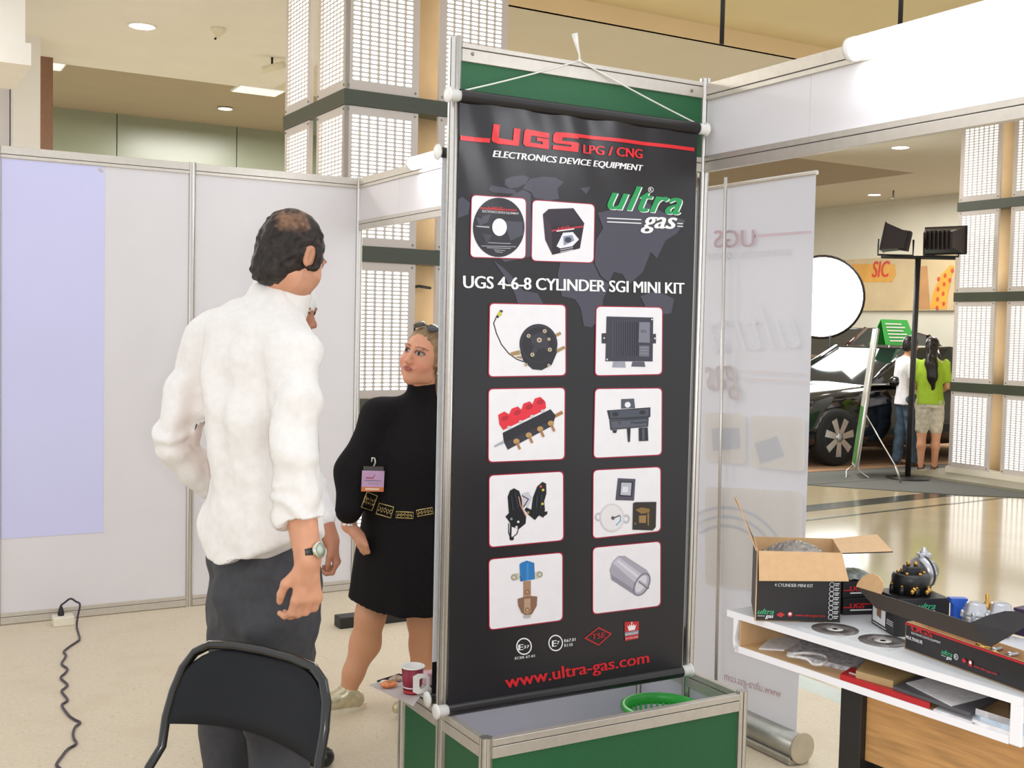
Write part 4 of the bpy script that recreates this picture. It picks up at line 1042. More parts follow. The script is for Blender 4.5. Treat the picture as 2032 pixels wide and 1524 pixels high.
# long open carton
p0, p1 = onz(1795, 1287, DZ), onz(2032, 1375, DZ)
mu = p1-p0; mu[2] = 0; LM = np.linalg.norm(mu)+.10; mu /= np.linalg.norm(mu); mn = np.array([mu[1], -mu[0], 0]); mn = mn if mn@GF < 0 else -mn
hM, dM = .067, .075
mv = tag(empty('long_carton', p0+mu*LM/2-mn*dM/2), 'long black carton with its dark lid flap raised, lying on the counter', 'box')
def Mv(x, d, z): return p0+mu*x-mn*d+UPV*z
b = MB(); panel(b, [Mv(0, 0, 0), Mv(LM, 0, 0), Mv(LM, 0, hM), Mv(0, 0, hM)], .003); panel(b, [Mv(LM, dM, 0), Mv(0, dM, 0), Mv(0, dM, hM), Mv(LM, dM, hM)], .003)
panel(b, [Mv(0, dM, 0), Mv(0, 0, 0), Mv(0, 0, hM), Mv(0, dM, hM)], .003); panel(b, [Mv(LM, 0, 0), Mv(LM, dM, 0), Mv(LM, dM, hM), Mv(LM, 0, hM)], .003); panel(b, [Mv(0, dM, 0), Mv(LM, dM, 0), Mv(LM, 0, 0), Mv(0, 0, 0)], .003)
obj('carton_body', b, [M_bk, M_kraft], mv)
M_bk2 = mat('dark_brown_card', '3B322E', .42, var=.05)
fp_ = p0+mn*.004
lid = [onpl(*q, fp_, mn) for q in ((1738, 1207), (1966, 1284), (1926, 1236), (1698, 1164))]
b = MB(); panel(b, lid, .003, 0, 0); lo = obj('lid_flap', b, M_bk2, mv)
tl = [onpl(*q, fp_, mn) for q in ((1698, 1164), (1702, 1155), (1710, 1146), (1720, 1140), (1732, 1138), (1743, 1144), (1751, 1156), (1752, 1168), (1747, 1179))]
b = MB(); panel(b, [p-mn*.004 for p in tl], .003, 0, 0); obj('tab', b, M_kraft, lo)
tl = [onpl(*q, fp_, mn) for q in ((1926, 1236), (1945, 1224), (1970, 1216), (1990, 1217), (2005, 1224), (2012, 1236), (2010, 1246), (2000, 1258), (1966, 1284))]
b = MB(); panel(b, [p-mn*(.0+.10*i/8*(1-i/8)*2) for i, p in enumerate(tl)], .003, 0, 0); obj('tab', b, M_bk, lo)
f = Face(p0, mu, UPV, mn)
f.rect('B81F26', 0, hM-.006, LM, hM-.001).text('B81F26', 'UGS', .022, hM-.016, .09, hM-.003, .06).text('E0DEDE', 'ELECTRONICS DEVICE EQUIPMENT', .022, hM-.024, .118, hM-.019, .02).text('E8E6E6', 'MULTIVALVE', .005, hM-.040, .06, hM-.032, .04)
ultra_logo(f, .122, .014, .034); f.ring('DADADA', .168, .026, .007, .0016).text('DADADA', 'E', .165, .023, .171, .029, .03).poly('B81F26', [(.185, .024), (.193, .030), (.201, .024), (.193, .018)]).rect('B81F26', .207, .016, .217, .030).ell('F0E4E4', .212, .025, .004).text('C8262C', 'www.ultra-gas.com', .222, .018, .29, .024, .02)
f.done('front_print', mv)
M_brass = mat('brass', 'C79A4A', .25, .95); M_cast = mat('cast_aluminium', 'B9B9BD', .3, .85, var=.05)
for i, (x, d, a) in enumerate(((.215, .03, .3), (.235, .045, 1.2), (.255, .025, -.5), (.275, .05, .8), (.19, .045, 2.0))):
    o = Mv(x, d, hM-.012); ax = mu*math.cos(a)-mn*math.sin(a)+UPV*.25; ax /= np.linalg.norm(ax); b = MB()
    b.lathe(o-ax*.016, [(.004, 0), (.004, .01), (.0075, .011), (.0075, .019), (.005, .02), (.005, .034)], ax, 10)
    tag(obj('pipe_fitting', b, M_brass if i % 2 == 0 else M_cast), ('brass fitting nearest the raised tab in the long carton', 'steel fitting beside the front wall of the long carton', 'brass fitting in the middle of the long carton', 'steel fitting at the rear of the long carton', 'brass fitting at the left inside the long carton')[i], 'fitting', 'fittings in the long carton')
# carton that carries the regulators
zc = DZ+.07
q0, q1 = onz(1783, 1189, zc), onz(1885, 1187, zc)
t, f, w, fr = carton('regulator_carton', 'black carton under the black gas regulator', q0, q1, .13, DZ, .07)
f.text('3FA878', 'ultra', w*.38, .030+w*.075, w*.72, .030+w*.19, .03, .4).done('script_logo', t); f = Face(f.o, f.u, f.v, f.n); f.text('EDEDED', 'gas', w*.54, .030, w*.71, .030+w*.08, .03, .3).done('logo_lettering', t)
def ring_pts(c, ax, r, n, ph=0.0):
    ax = ax/np.linalg.norm(ax); h = UPV if abs(ax[2]) < .9 else GR; u = np.cross(ax, h); u /= np.linalg.norm(u); v = np.cross(ax, u)
    return [c+(u*math.cos(ph+2*math.pi*k/n)+v*math.sin(ph+2*math.pi*k/n))*r for k in range(n)]
o, u, n = fr
rc = onz(1806, 1176, zc); M_pl = mat('black_moulded_plastic', '1C1B1B', .4)
reg = tag(empty('gas_regulator', (rc[0], rc[1], zc)), 'round black gas regulator with brass nozzles on a black carton', 'regulator')
b = MB(); b.lathe((rc[0], rc[1], zc), [(.040, 0), (.047, .003), (.047, .014), (.050, .016), (.050, .046), (.046, .053), (.030, .056), (.01, .056)], (0, 0, 1), 36)
for p in ring_pts(np.array([rc[0], rc[1], zc+.01]), UPV, .05, 8): b.lathe(p, [(.007, -.01), (.007, .012)], (0, 0, 1), 10)
obj('housing', b, M_pl, reg)
b = MB(); b.obox(np.array([rc[0], rc[1], zc+.062])-GF*.005, (.020, .018, .013), (GR, GF, UPV), bev=.003).obox(np.array([rc[0], rc[1], zc+.056]), (.034, .012, .006), (GR*.8+GF*.6, -GR*.6+GF*.8, UPV), bev=.002); obj('valve_block', b, M_pl, reg)
for p in ring_pts(np.array([rc[0], rc[1], zc+.022]), UPV, .05, 8): 
    b = MB(); b.lathe(p, [(.0042, 0), (.0042, .004), (.002, .005)], (0, 0, 1), 8); obj('bolt', b, M_brass, reg)
for p in ring_pts(np.array([rc[0], rc[1], zc+.056]), UPV, .034, 6, .4):
    b = MB(); b.lathe(p, [(.005, -.003), (.005, .004), (.0025, .005)], (0, 0, 1), 8); obj('bolt', b, M_brass, reg)
for dx in (-.010, .010):
    b = MB(); b.lathe(np.array([rc[0], rc[1], zc+.074])+GR*dx-GF*.005, [(.005, 0), (.005, .012), (.0035, .013)], (0, 0, 1), 10); obj('brass_stub', b, M_brass, reg)
for dx, ln in ((-.006, .02), (.034, .02)):
    s0 = np.array([rc[0], rc[1], zc+.018])+GR*dx-GF*.046; ax = -GF*.9-GR*.5; ax /= np.linalg.norm(ax)
    b = MB(); b.lathe(s0, [(.0075, 0), (.0075, .008), (.005, .009), (.005, .028), (.006, .03), (.006, .034)], ax, 14); obj('nozzle', b, M_brass, reg)
sc = onz(1847, 1170, zc)+GF*.035
sr = tag(empty('gas_regulator', (sc[0], sc[1], zc)), 'silver disc shaped gas regulator behind the black one', 'regulator')
ax = GR*.8+GF*.3+UPV*.12; ax /= np.linalg.norm(ax); cc = np.array([sc[0], sc[1], zc+.046]) - ax*.012
b = MB(); b.lathe(cc, [(.030, -.02), (.042, -.016), (.045, -.004), (.045, .004), (.040, .014), (.034, .018), (.024, .034), (.01, .036)], ax, 30); obj('housing', b, M_cast, sr)
b = MB(); b.lathe(cc, [(.0465, -.002), (.0465, .003), (.044, .004)], ax, 30, caps=False); obj('gasket', b, M_pl, sr)
for p in ring_pts(cc, ax, .042, 8):
    b = MB(); b.lathe(p, [(.004, .004), (.004, .010)], ax, 8); obj('bolt', b, M_cast, sr)
b = MB(); b.lathe(cc+UPV*.04, [(.012, 0), (.012, .016), (.008, .018), (.004, .028)], (0, 0, 1), 14).obox(cc+UPV*.046, (.018, .012, .006), (GR, GF, UPV), bev=.002); obj('top_fitting', b, M_cast, sr)
# blue holder and twin dome regulator
bp0 = onz(1898, 1252, DZ); b = MB(); pr_ = [(-.022, .088), (.022, .088), (.022, .080), (.014, .070), (.014, 0), (-.014, 0), (-.014, .070), (-.022, .080)]
b.prism([bp0+GR*x+UPV*z+GF*.012 for x, z in pr_], -GF*.024); tag(obj('blue_holder', b, mat('blue_plastic', '2456B8', .35)), 'blue plastic holder standing between the cartons and silver regulator', 'holder')
tc_ = onz(1957, 1262, DZ)
tw = tag(empty('gas_regulator', (tc_[0], tc_[1], DZ)), 'silver twin dome gas regulator with brass nozzle at the counter edge', 'regulator')
b = MB(); ctr = np.array([tc_[0], tc_[1], DZ])
b.obox(ctr+UPV*.022, (.055, .026, .022), (GR, GF, UPV), bev=.006)
for dx in (-.030, .034): b.lathe(ctr+GR*dx, [(.030, .03), (.033, .04), (.033, .056)], (0, 0, 1), 26)
obj('housing', b, M_cast, tw)
for dx in (-.030, .034):
    b = MB(); b.lathe(ctr+GR*dx, [(.034, .0565), (.034, .062), (.029, .064), (.025, .084), (.018, .088), (.004, .089)], (0, 0, 1), 28); dm = obj('dome', b, M_cast, tw)
    for p in ring_pts(ctr+GR*dx+UPV*.056, UPV, .034, 6, .5):
        b = MB(); b.lathe(p, [(.0055, -.006), (.0055, .008), (.003, .012)], (0, 0, 1), 9); obj('bolt', b, M_cast, dm)
b = MB(); b.lathe(ctr+GR*.003+GF*.01, [(.007, .05), (.007, .085), (.0045, .087), (.0045, .105), (.003, .108)], (0, 0, 1), 12); obj('nozzle', b, M_brass, tw)
# purple carton edge at the frame's right border
pe = onz(2050, 1262, DZ); b = MB(); b.obox(pe+UPV*.035, (.04, .03, .035), (de, dn, UPV), bev=.001); tag(obj('purple_carton', b, mat('purple_card', '3A2A48', .4)), 'dark purple carton at the right end of the counter', 'box')

# ------------------------------------------------------------------ papers on the shelf
SZ = LZ+.0165
def slab(name, label, cat, pts, z, h, m, group=None, bump=None):
    q = [onz(*p, z) for p in pts]
    q = [p if (p-DO)@dn > .004 else p+dn*(.004-(p-DO)@dn) for p in q]
    b = MB(); b.prism([np.array([p[0], p[1], z]) for p in q], (0, 0, h)); o = obj(name, b, m)
    return tag(o, label, cat, group), q
M_pp = mat('white_office_paper', 'E6E4E8', .6, var=.12, scale=40)
M_np = mat('printed_newspaper', 'B9B9C0', .6, var=.45, scale=70)
slab('paper_sheet', 'loose printed sheet at the left end of the counter shelf', 'paper', ((1506, 1289), (1545, 1252), (1610, 1268), (1556, 1292)), SZ, .004, M_pp, 'papers on the counter shelf')
slab('newspaper', 'folded newspaper lying in the counter shelf', 'newspaper', ((1562, 1302), (1598, 1272), (1740, 1305), (1688, 1334)), SZ, .012, M_np)
lp = [onz(1597+46*math.cos(a), 1309+13*math.sin(a), SZ+.018+.004*math.sin(3*a)) for a in np.linspace(0, 2*math.pi, 26)[:-1]]
lp = [p if (p-DO)@dn > .012 else p+dn*(.012-(p-DO)@dn) for p in lp]
b = MB(); b.tube(lp, .004, 7, closed=True); tag(obj('packing_strap', b, mat('clear_strap', 'D6D4D2', .3, var=.3, scale=50)), 'coiled pale strap on top of the folded newspaper', 'strap')
fo_, q = slab('document_folder', 'red plastic document folder with a white edge stripe on the shelf', 'folder', ((1667, 1348), (1690, 1334), (1848, 1396), (1830, 1412)), SZ, .014, mat('red_plastic', 'B8252C', .3))
b = MB(); a_, c_ = q[0]*.94+q[3]*.06+(q[1]-q[0])*.35, q[0]*.06+q[3]*.94+(q[1]-q[0])*.35; b.tube([np.array([*a_[:2], SZ+.0145]), np.array([*c_[:2], SZ+.0145])], .0025, 6); obj('edge_stripe', b, M_white, fo_)
slab('book', 'thick tan covered paperback book on the shelf', 'book', ((1698, 1345), (1722, 1318), (1820, 1342), (1772, 1366)), SZ+.0145, .018, mat('tan_book_cover', 'B09468', .6))
slab('document_folder', 'dark grey document folder under a white sheet on the shelf', 'folder', ((1772, 1368), (1820, 1346), (1985, 1388), (1905, 1428)), SZ+.0145, .008, mat('dark_grey_plastic', '55555A', .4))
slab('paper_sheet', 'white printed sheet on the dark grey folder', 'paper', ((1798, 1356), (1850, 1344), (1972, 1380), (1888, 1402)), SZ+.023, .002, M_pp, 'papers on the counter shelf')
slab('paper_sheet', 'white sheet peeping out below the dark folder', 'paper', ((1846, 1412), (1870, 1400), (1935, 1425), (1908, 1446)), SZ, .004, M_pp, 'papers on the counter shelf')
for i, (dx, h, c, l) in enumerate(((0, .010, M_pp, 'bottom brochure of the stack at the right end of the shelf'), (4, .012, mat('blue_brochure', 'B8C8DA', .4, var=.2), 'middle brochure with blue edge in the shelf stack'), (-3, .014, M_pp, 'top brochure of the stack at the right end of the shelf'))):
    z_ = SZ+(0, .0105, .023)[i]
    slab('brochure', l, 'brochure', ((1908+dx, 1442), (1930+dx, 1420), (2008+dx, 1446), (1996+dx, 1478)), z_, h, c, 'brochures on the counter shelf')

# ------------------------------------------------------------------ folding chair in the foreground
M_ctube = mat('black_enamel_tube', '171615', .18, .3, coat=.5)
M_cpad = mat('black_vinyl_pad', '0A0C12', .42, var=.05, spec=.25, bump=.05, bscale=200)
cv = -GF*.86-GR*.51; cv /= np.linalg.norm(cv); cu_ = GR*.86-GF*.51; cu_ /= np.linalg.norm(cu_)
c0 = atd(468, 1388, 2.66); C0 = np.array([c0[0], c0[1], 0])
ch = tag(empty('folding_chair', C0), 'black folding chair with padded curved backrest in the foreground', 'chair')
def Cc(u, v, z): return C0+cu_*u+cv*v+UPV*z
def rec(z): return -(z-.60)*.32 if z > .60 else 0.0
path = [(-.245, .57), (-.245, .64), (-.242, .70), (-.230, .755), (-.205, .795), (-.165, .818), (-.09, .825), (0, .827), (.09, .825), (.165, .818), (.205, .795), (.230, .755), (.242, .70), (.245, .64), (.245, .57)]
fr_ = [Cc(u, rec(z)-.02*(1-(u/.245)**2), z) for u, z in path]
lft = [Cc(-.245, .34, .012), Cc(-.245, .20, .26), Cc(-.245, .04, .53)]
rgt = [Cc(.245, .04, .53), Cc(.245, .20, .26), Cc(.245, .34, .012)]
b = MB(); b.tube(lft+fr_+rgt, .0115, 12); obj('frame', b, M_ctube, ch)
def zlo(u): return .655-.035*math.sin((u+.2)/.4*math.pi)**2*0 + .018*math.cos(u/.225*math.pi*.5)-.028
def bpad(u01, v01, off):
    u = (u01*2-1)*.236
    zhi = .813-.085*abs(u/.236)**5; z = zlo(u)+(zhi-zlo(u))*v01
    edge = (1-abs(2*u01-1)**6)*(1-abs(2*v01-1)**6)
    return Cc(u, rec(z)-.028*(1-(u/.245)**2)+off*(.35+.65*edge), z)
b = MB(); b.grid(lambda a, c: bpad(a, c, .013), 26, 12); b.grid(lambda a, c: bpad(1-a, c, -.006), 26, 12)
for k in range(26):
    pass
obj('backrest', b, M_cpad, ch)
b = MB()
b.grid(lambda a, c: Cc((a*2-1)*.19, -.06+.40*c, .455+.012*math.sin(math.pi*a)**.5*math.sin(math.pi*c)**.5), 14, 14); b.grid(lambda a, c: Cc((1-2*a)*.19, -.06+.40*c, .435), 4, 4)
for s in (0, 1):
    b.grid(lambda a, c: Cc((-.19 if s == 0 else .19), -.06+.40*(a if s else 1-a), .435+.02*c), 8, 1); b.grid(lambda a, c: Cc((a*2-1)*.19*(1 if s else -1), (-.06 if s else .34), .435+.02*c), 8, 1)
obj('seat', b, M_cpad, ch)
for u in (-.2, .2):
    b = MB(); b.tube([Cc(u, -.16, .012), Cc(u, -.02, .25), Cc(u, .16, .43)], .0105, 10); obj('leg', b, M_ctube, ch)
for (v, z) in ((.27, .13), (-.10, .13)):
    b = MB(); b.cyl(Cc(-.22 if v > 0 else -.2, v, z), Cc(.22 if v > 0 else .2, v, z), .008, n=8); obj('stretcher', b, M_ctube, ch)
for u, v in ((-.245, .34), (.245, .34), (-.2, -.16), (.2, -.16)):
    b = MB(); b.cyl(Cc(u, v, 0), Cc(u, v, .03), .015, n=12); obj('foot_cap', b, mat('black_rubber', '141313', .8), ch)

# ------------------------------------------------------------------ floor socket and cable
so = onz(128, 1243, 0)
sb_ = tag(empty('floor_socket', so), 'cream socket box on the floor against the back wall', 'socket')
b = MB(); b.box((so[0]-.052, so[1]-.0, 0), (so[0]+.052, so[1]+.085, .048), bev=.004); obj('housing', b, mat('cream_socket', 'E9E0CC', .45), sb_)
b = MB(); b.lathe((so[0]-.01, so[1]+.04, .048), [(.020, 0), (.020, .0015), (.016, .002)], (0, 0, 1), 18); obj('socket_face', b, M_white, sb_)
pg = np.array([so[0]-.012, so[1]+.04, .05])
cbl = tag(empty('power_cable', pg), 'dark purple power cable curling over the beige floor from the socket', 'cable')
b = MB(); b.lathe(pg, [(.016, 0), (.017, .012), (.013, .03), (.007, .048), (.005, .055)], (0, 0, 1), 14); obj('plug', b, M_black, cbl)
air = [pg+np.array([0, 0, .055]), ony(128, 1196, pg[1]), ony(140, 1188, pg[1]-.01), ony(151, 1194, pg[1]-.02), ony(158.6, 1200, pg[1]-.04), ony(154, 1225, pg[1]-.07)]
flo = [(152.5, 1245), (158, 1267), (150, 1275), (138, 1283), (126.6, 1293), (131, 1301), (122.5, 1317), (133.6, 1327), (130, 1335), (120.5, 1345), (133.6, 1358), (129, 1365), (122.5, 1372), (134, 1388), (129, 1394), (123, 1400), (136, 1419), (148, 1428), (159, 1434), (149, 1443), (145, 1456), (147, 1466), (151, 1476), (134, 1487), (122, 1502), (112, 1517), (120, 1526), (128, 1545), (110, 1580), (95, 1640)]
ctrl = air+[onz(*p, .006) for p in flo]
def catmull(c, n=6):
    c = [2*c[0]-c[1]]+list(c)+[2*c[-1]-c[-2]]; out = []
    for i in range(1, len(c)-2):
        for k in range(n):
            t_ = k/n; p0_, p1_, p2_, p3_ = c[i-1], c[i], c[i+1], c[i+2]
            out.append(.5*((2*p1_)+(-p0_+p2_)*t_+(2*p0_-5*p1_+4*p2_-p3_)*t_*t_+(-p0_+3*p1_-3*p2_+p3_)*t_**3))
    return out+[c[-2]]
b = MB(); b.tube(catmull(ctrl), .0052, 8); obj('cord', b, mat('dark_purple_cable', '2B1F33', .35), cbl)
# ------------------------------------------------------------------ sculpting kit: smooth distance fields turned into one continuous skin
class Sculpt:
    def __init__(s, lo, hi, h):
        s.h = h; s.lo = np.array(lo, float); n = np.ceil((np.array(hi)-s.lo)/h).astype(int)+1
        s.n = n; s.F = np.full(tuple(n), .2, np.float32)
        s.ax = [(s.lo[i]+h*np.arange(n[i])).astype(np.float32) for i in range(3)]
    def sub(s, lo, hi, pad):
        a = np.maximum(0, np.floor((np.array(lo)-pad-s.lo)/s.h).astype(int)); b = np.minimum(s.n, np.ceil((np.array(hi)+pad-s.lo)/s.h).astype(int)+1)
        if np.any(b <= a): return None
        sl = tuple(slice(a[i], b[i]) for i in range(3))
        X = s.ax[0][sl[0]][:, None, None]; Y = s.ax[1][sl[1]][None, :, None]; Z = s.ax[2][sl[2]][None, None, :]
        return sl, X, Y, Z
    def mix(s, sl, d, k, cut=False):
        A = s.F[sl]
        if cut: d = -d; A, d = -A, -d
        if k > 0:
            t = np.clip(.5+.5*(d-A)/k, 0, 1) if not cut else np.clip(.5+.5*(d-A)/k, 0, 1)
            r = d*(1-t)+A*t-k*t*(1-t)
        else: r = np.minimum(A, d)
        s.F[sl] = r
    def cap(s, a, b, ra, rb=None, k=.02, flat=None):
        """tapered capsule; flat=(axis, factor) squashes it along an axis"""
        a = np.array(a, float); b = np.array(b, float); rb = ra if rb is None else rb; R = max(ra, rb)
        q = s.sub(np.minimum(a, b)-R, np.maximum(a, b)+R, k+.03)
        if q is None: return s
        sl, X, Y, Z = q; d = b-a; L2 = d@d+1e-12
        t = np.clip(((X-a[0])*d[0]+(Y-a[1])*d[1]+(Z-a[2])*d[2])/L2, 0, 1)
        px, py, pz = X-a[0]-t*d[0], Y-a[1]-t*d[1], Z-a[2]-t*d[2]
        if flat is not None:
            n, fct = flat; n = np.array(n, float); n /= np.linalg.norm(n); w = (px*n[0]+py*n[1]+pz*n[2])*(1/fct-1)
            px, py, pz = px+w*n[0], py+w*n[1], pz+w*n[2]
            D_ = (np.sqrt(px*px+py*py+pz*pz)-(ra+t*(rb-ra)))*min(1, fct)
        else: D_ = np.sqrt(px*px+py*py+pz*pz)-(ra+t*(rb-ra))
        s.mix(sl, D_, k); return s
    def chain(s, pts, rs, k=.02):
        for i in range(len(pts)-1): s.cap(pts[i], pts[i+1], rs[i], rs[i+1], k)
        return s
    def ell(s, c, r, ax=None, k=.02, cut=False):
        c = np.array(c, float); r = np.array(r, float); A = np.eye(3) if ax is None else np.array(ax, float); R = r.max()
        q = s.sub(c-R, c+R, k+.03)
        if q is None: return s
        sl, X, Y, Z = q; x, y, z = X-c[0], Y-c[1], Z-c[2]
        u = [(x*A[i][0]+y*A[i][1]+z*A[i][2])/r[i] for i in range(3)]
        m = np.sqrt(u[0]**2+u[1]**2+u[2]**2)
        g = np.sqrt((u[0]/r[0])**2+(u[1]/r[1])**2+(u[2]/r[2])**2)+1e-6
        d = m*(m-1)/g
        if cut:
            A_ = s.F[sl]; e = -d
            if k > 0:
                t = np.clip(.5-.5*(e-A_)/k, 0, 1); s.F[sl] = e*(1-t)+A_*t+k*t*(1-t)
            else: s.F[sl] = np.maximum(A_, e)
        else: s.mix(sl, d, k)
        return s
    def loft(s, st, S, Fv, k=.03, p=2.3):
        """stations (z, centre xy, half width, half depth); S, Fv = width and depth axes"""
        st = sorted(st, key=lambda q: q[0]); zs = np.array([q[0] for q in st]); cx = np.array([q[1][0] for q in st]); cy = np.array([q[1][1] for q in st])
        ws = np.array([q[2] for q in st]); ds = np.array([q[3] for q in st]); R = max(ws.max(), ds.max())
        q = s.sub((cx.min()-R, cy.min()-R, zs[0]), (cx.max()+R, cy.max()+R, zs[-1]), k+.03)
        if q is None: return s
        sl, X, Y, Z = q; zz = np.clip(Z, zs[0], zs[-1])
        f = lambda v: smooth_interp(zz.ravel(), zs, v).reshape(zz.shape).astype(np.float32)
        x, y, w, d = X-f(cx), Y-f(cy), f(ws), f(ds)
        a = np.abs(x*S[0]+y*S[1])/w; b = np.abs(x*Fv[0]+y*Fv[1])/d
        r = (a**p+b**p+1e-9)**(1/p); D_ = (r-1)*np.minimum(w, d)
        oz = np.maximum(zs[0]-Z, Z-zs[-1]); D_ = np.where(oz > 0, np.sqrt(np.maximum(D_, 0)**2+oz**2), np.maximum(D_, oz))
        s.mix(sl, D_, k); return s
    def plane(s, p, n, keep_below=True):
        """keep the side n points away from"""
        n = np.array(n, float); n /= np.linalg.norm(n); X, Y, Z = s.ax[0][:, None, None], s.ax[1][None, :, None], s.ax[2][None, None, :]
        s.F = np.maximum(s.F, ((X-p[0])*n[0]+(Y-p[1])*n[1]+(Z-p[2])*n[2]).astype(np.float32)); return s
    def mesh(s):
        F = s.F; I = F < 0; nx, ny, nz = F.shape
        cnt = np.zeros((nx-1, ny-1, nz-1), np.int8)
        for i in (0, 1):
            for j in (0, 1):
                for k in (0, 1): cnt += I[i:nx-1+i, j:ny-1+j, k:nz-1+k]
        act = (cnt > 0) & (cnt < 8); idx = np.argwhere(act); ids = np.full(act.shape, -1, np.int64); ids[act] = np.arange(len(idx))
        cor = [(i, j, k) for i in (0, 1) for j in (0, 1) for k in (0, 1)]
        V = np.stack([F[idx[:, 0]+c[0], idx[:, 1]+c[1], idx[:, 2]+c[2]] for c in cor], 1)
        acc = np.zeros((len(idx), 3)); num = np.zeros(len(idx))
        for a in range(8):
            for b in range(a+1, 8):
                df = np.array(cor[b])-np.array(cor[a])
                if np.abs(df).sum() != 1: continue
                m = (V[:, a] < 0) != (V[:, b] < 0); t = np.where(m, V[:, a]/(V[:, a]-V[:, b]+1e-12), 0)
                acc += np.where(m[:, None], np.array(cor[a])+t[:, None]*df, 0); num += m
        P_ = s.lo+(idx+acc/num[:, None])*s.h
        faces = []
        for ax in range(3):
            o1, o2 = (ax+1) % 3, (ax+2) % 3
            sa = [slice(None)]*3; sb_ = [slice(None)]*3; sa[ax] = slice(0, -1); sb_[ax] = slice(1, None)
            ch_ = I[tuple(sa)] != I[tuple(sb_)]; e = np.argwhere(ch_)
            e = e[(e[:, o1] > 0) & (e[:, o2] > 0) & (e[:, o1] < F.shape[o1]-1) & (e[:, o2] < F.shape[o2]-1)]
            if not len(e): continue
            ins = I[tuple(e.T)]
            def cid(d1, d2):
                q = e.copy(); q[:, o1] += d1; q[:, o2] += d2; return ids[tuple(q.T)]
            Q = np.stack([cid(-1, -1), cid(0, -1), cid(0, 0), cid(-1, 0)], 1)
            Q[~ins] = Q[~ins][:, ::-1]; faces.append(Q)
        Fc = np.concatenate(faces); Fc = Fc[(Fc >= 0).all(1)]
        return P_, Fc
def smooth_interp(x, xp, fp):
    """piecewise cubic (monotone-ish) interpolation"""
    if len(xp) < 3: return np.interp(x, xp, fp)
    m = np.gradient(fp, xp); i = np.clip(np.searchsorted(xp, x)-1, 0, len(xp)-2); h = xp[i+1]-xp[i]; t = np.clip((x-xp[i])/h, 0, 1)
    return (2*t**3-3*t**2+1)*fp[i]+(t**3-2*t**2+t)*h*m[i]+(-2*t**3+3*t**2)*fp[i+1]+(t**3-t**2)*h*m[i+1]
def vnormals(P_, Q):
    n = np.cross(P_[Q[:, 2]]-P_[Q[:, 0]], P_[Q[:, 3]]-P_[Q[:, 1]]); N = np.zeros_like(P_)
    for i in range(4): np.add.at(N, Q[:, i], n)
    return N/(np.linalg.norm(N, axis=1)[:, None]+1e-12)
def relax(P_, Q, it=2, lam=.5):
    E = np.concatenate([Q[:, [0, 1]], Q[:, [1, 2]], Q[:, [2, 3]], Q[:, [3, 0]]]); n = len(P_)
    cnt = np.bincount(E[:, 0], minlength=n)+np.bincount(E[:, 1], minlength=n)
    for _ in range(it):
        A = np.zeros_like(P_)
        for d in range(3): A[:, d] = np.bincount(E[:, 0], P_[E[:, 1], d], n)+np.bincount(E[:, 1], P_[E[:, 0], d], n)
        P_ = P_+lam*(A/cnt[:, None]-P_)
    return P_
_lat = np.random.default_rng(11).normal(0, 1, (32, 32, 32)).astype(np.float32)
def vnoise(P_, f):
    q = np.asarray(P_)*f; i = np.floor(q).astype(int); t = q-i; t = t*t*(3-2*t); r = 0
    for a in (0, 1):
        for b in (0, 1):
            for c in (0, 1):
                w = (t[:, 0] if a else 1-t[:, 0])*(t[:, 1] if b else 1-t[:, 1])*(t[:, 2] if c else 1-t[:, 2])
                r = r+w*_lat[(i[:, 0]+a) % 32, (i[:, 1]+b) % 32, (i[:, 2]+c) % 32]
    return r
def skin_obj(name, P_, Q, m, parent, color=None):
    base = wloc(parent); me = bpy.data.meshes.new(name); n = len(P_)
    me.vertices.add(n); me.vertices.foreach_set('co', (P_-base).astype(np.float32).ravel())
    me.loops.add(len(Q)*4); me.loops.foreach_set('vertex_index', Q.astype(np.int32).ravel())
    me.polygons.add(len(Q)); me.polygons.foreach_set('loop_start', (np.arange(len(Q))*4).astype(np.int32)); me.polygons.foreach_set('loop_total', np.full(len(Q), 4, np.int32))
    me.update(calc_edges=True); me.polygons.foreach_set('use_smooth', [True]*len(Q))
    me.materials.append(m)
    if color is not None:
        a = me.color_attributes.new('Col', 'FLOAT_COLOR', 'POINT'); c = np.ones((n, 4), np.float32); c[:, :3] = color; a.data.foreach_set('color', c.ravel())
    me.validate(); o = bpy.data.objects.new(name, me); col.objects.link(o); o.parent = parent; return o

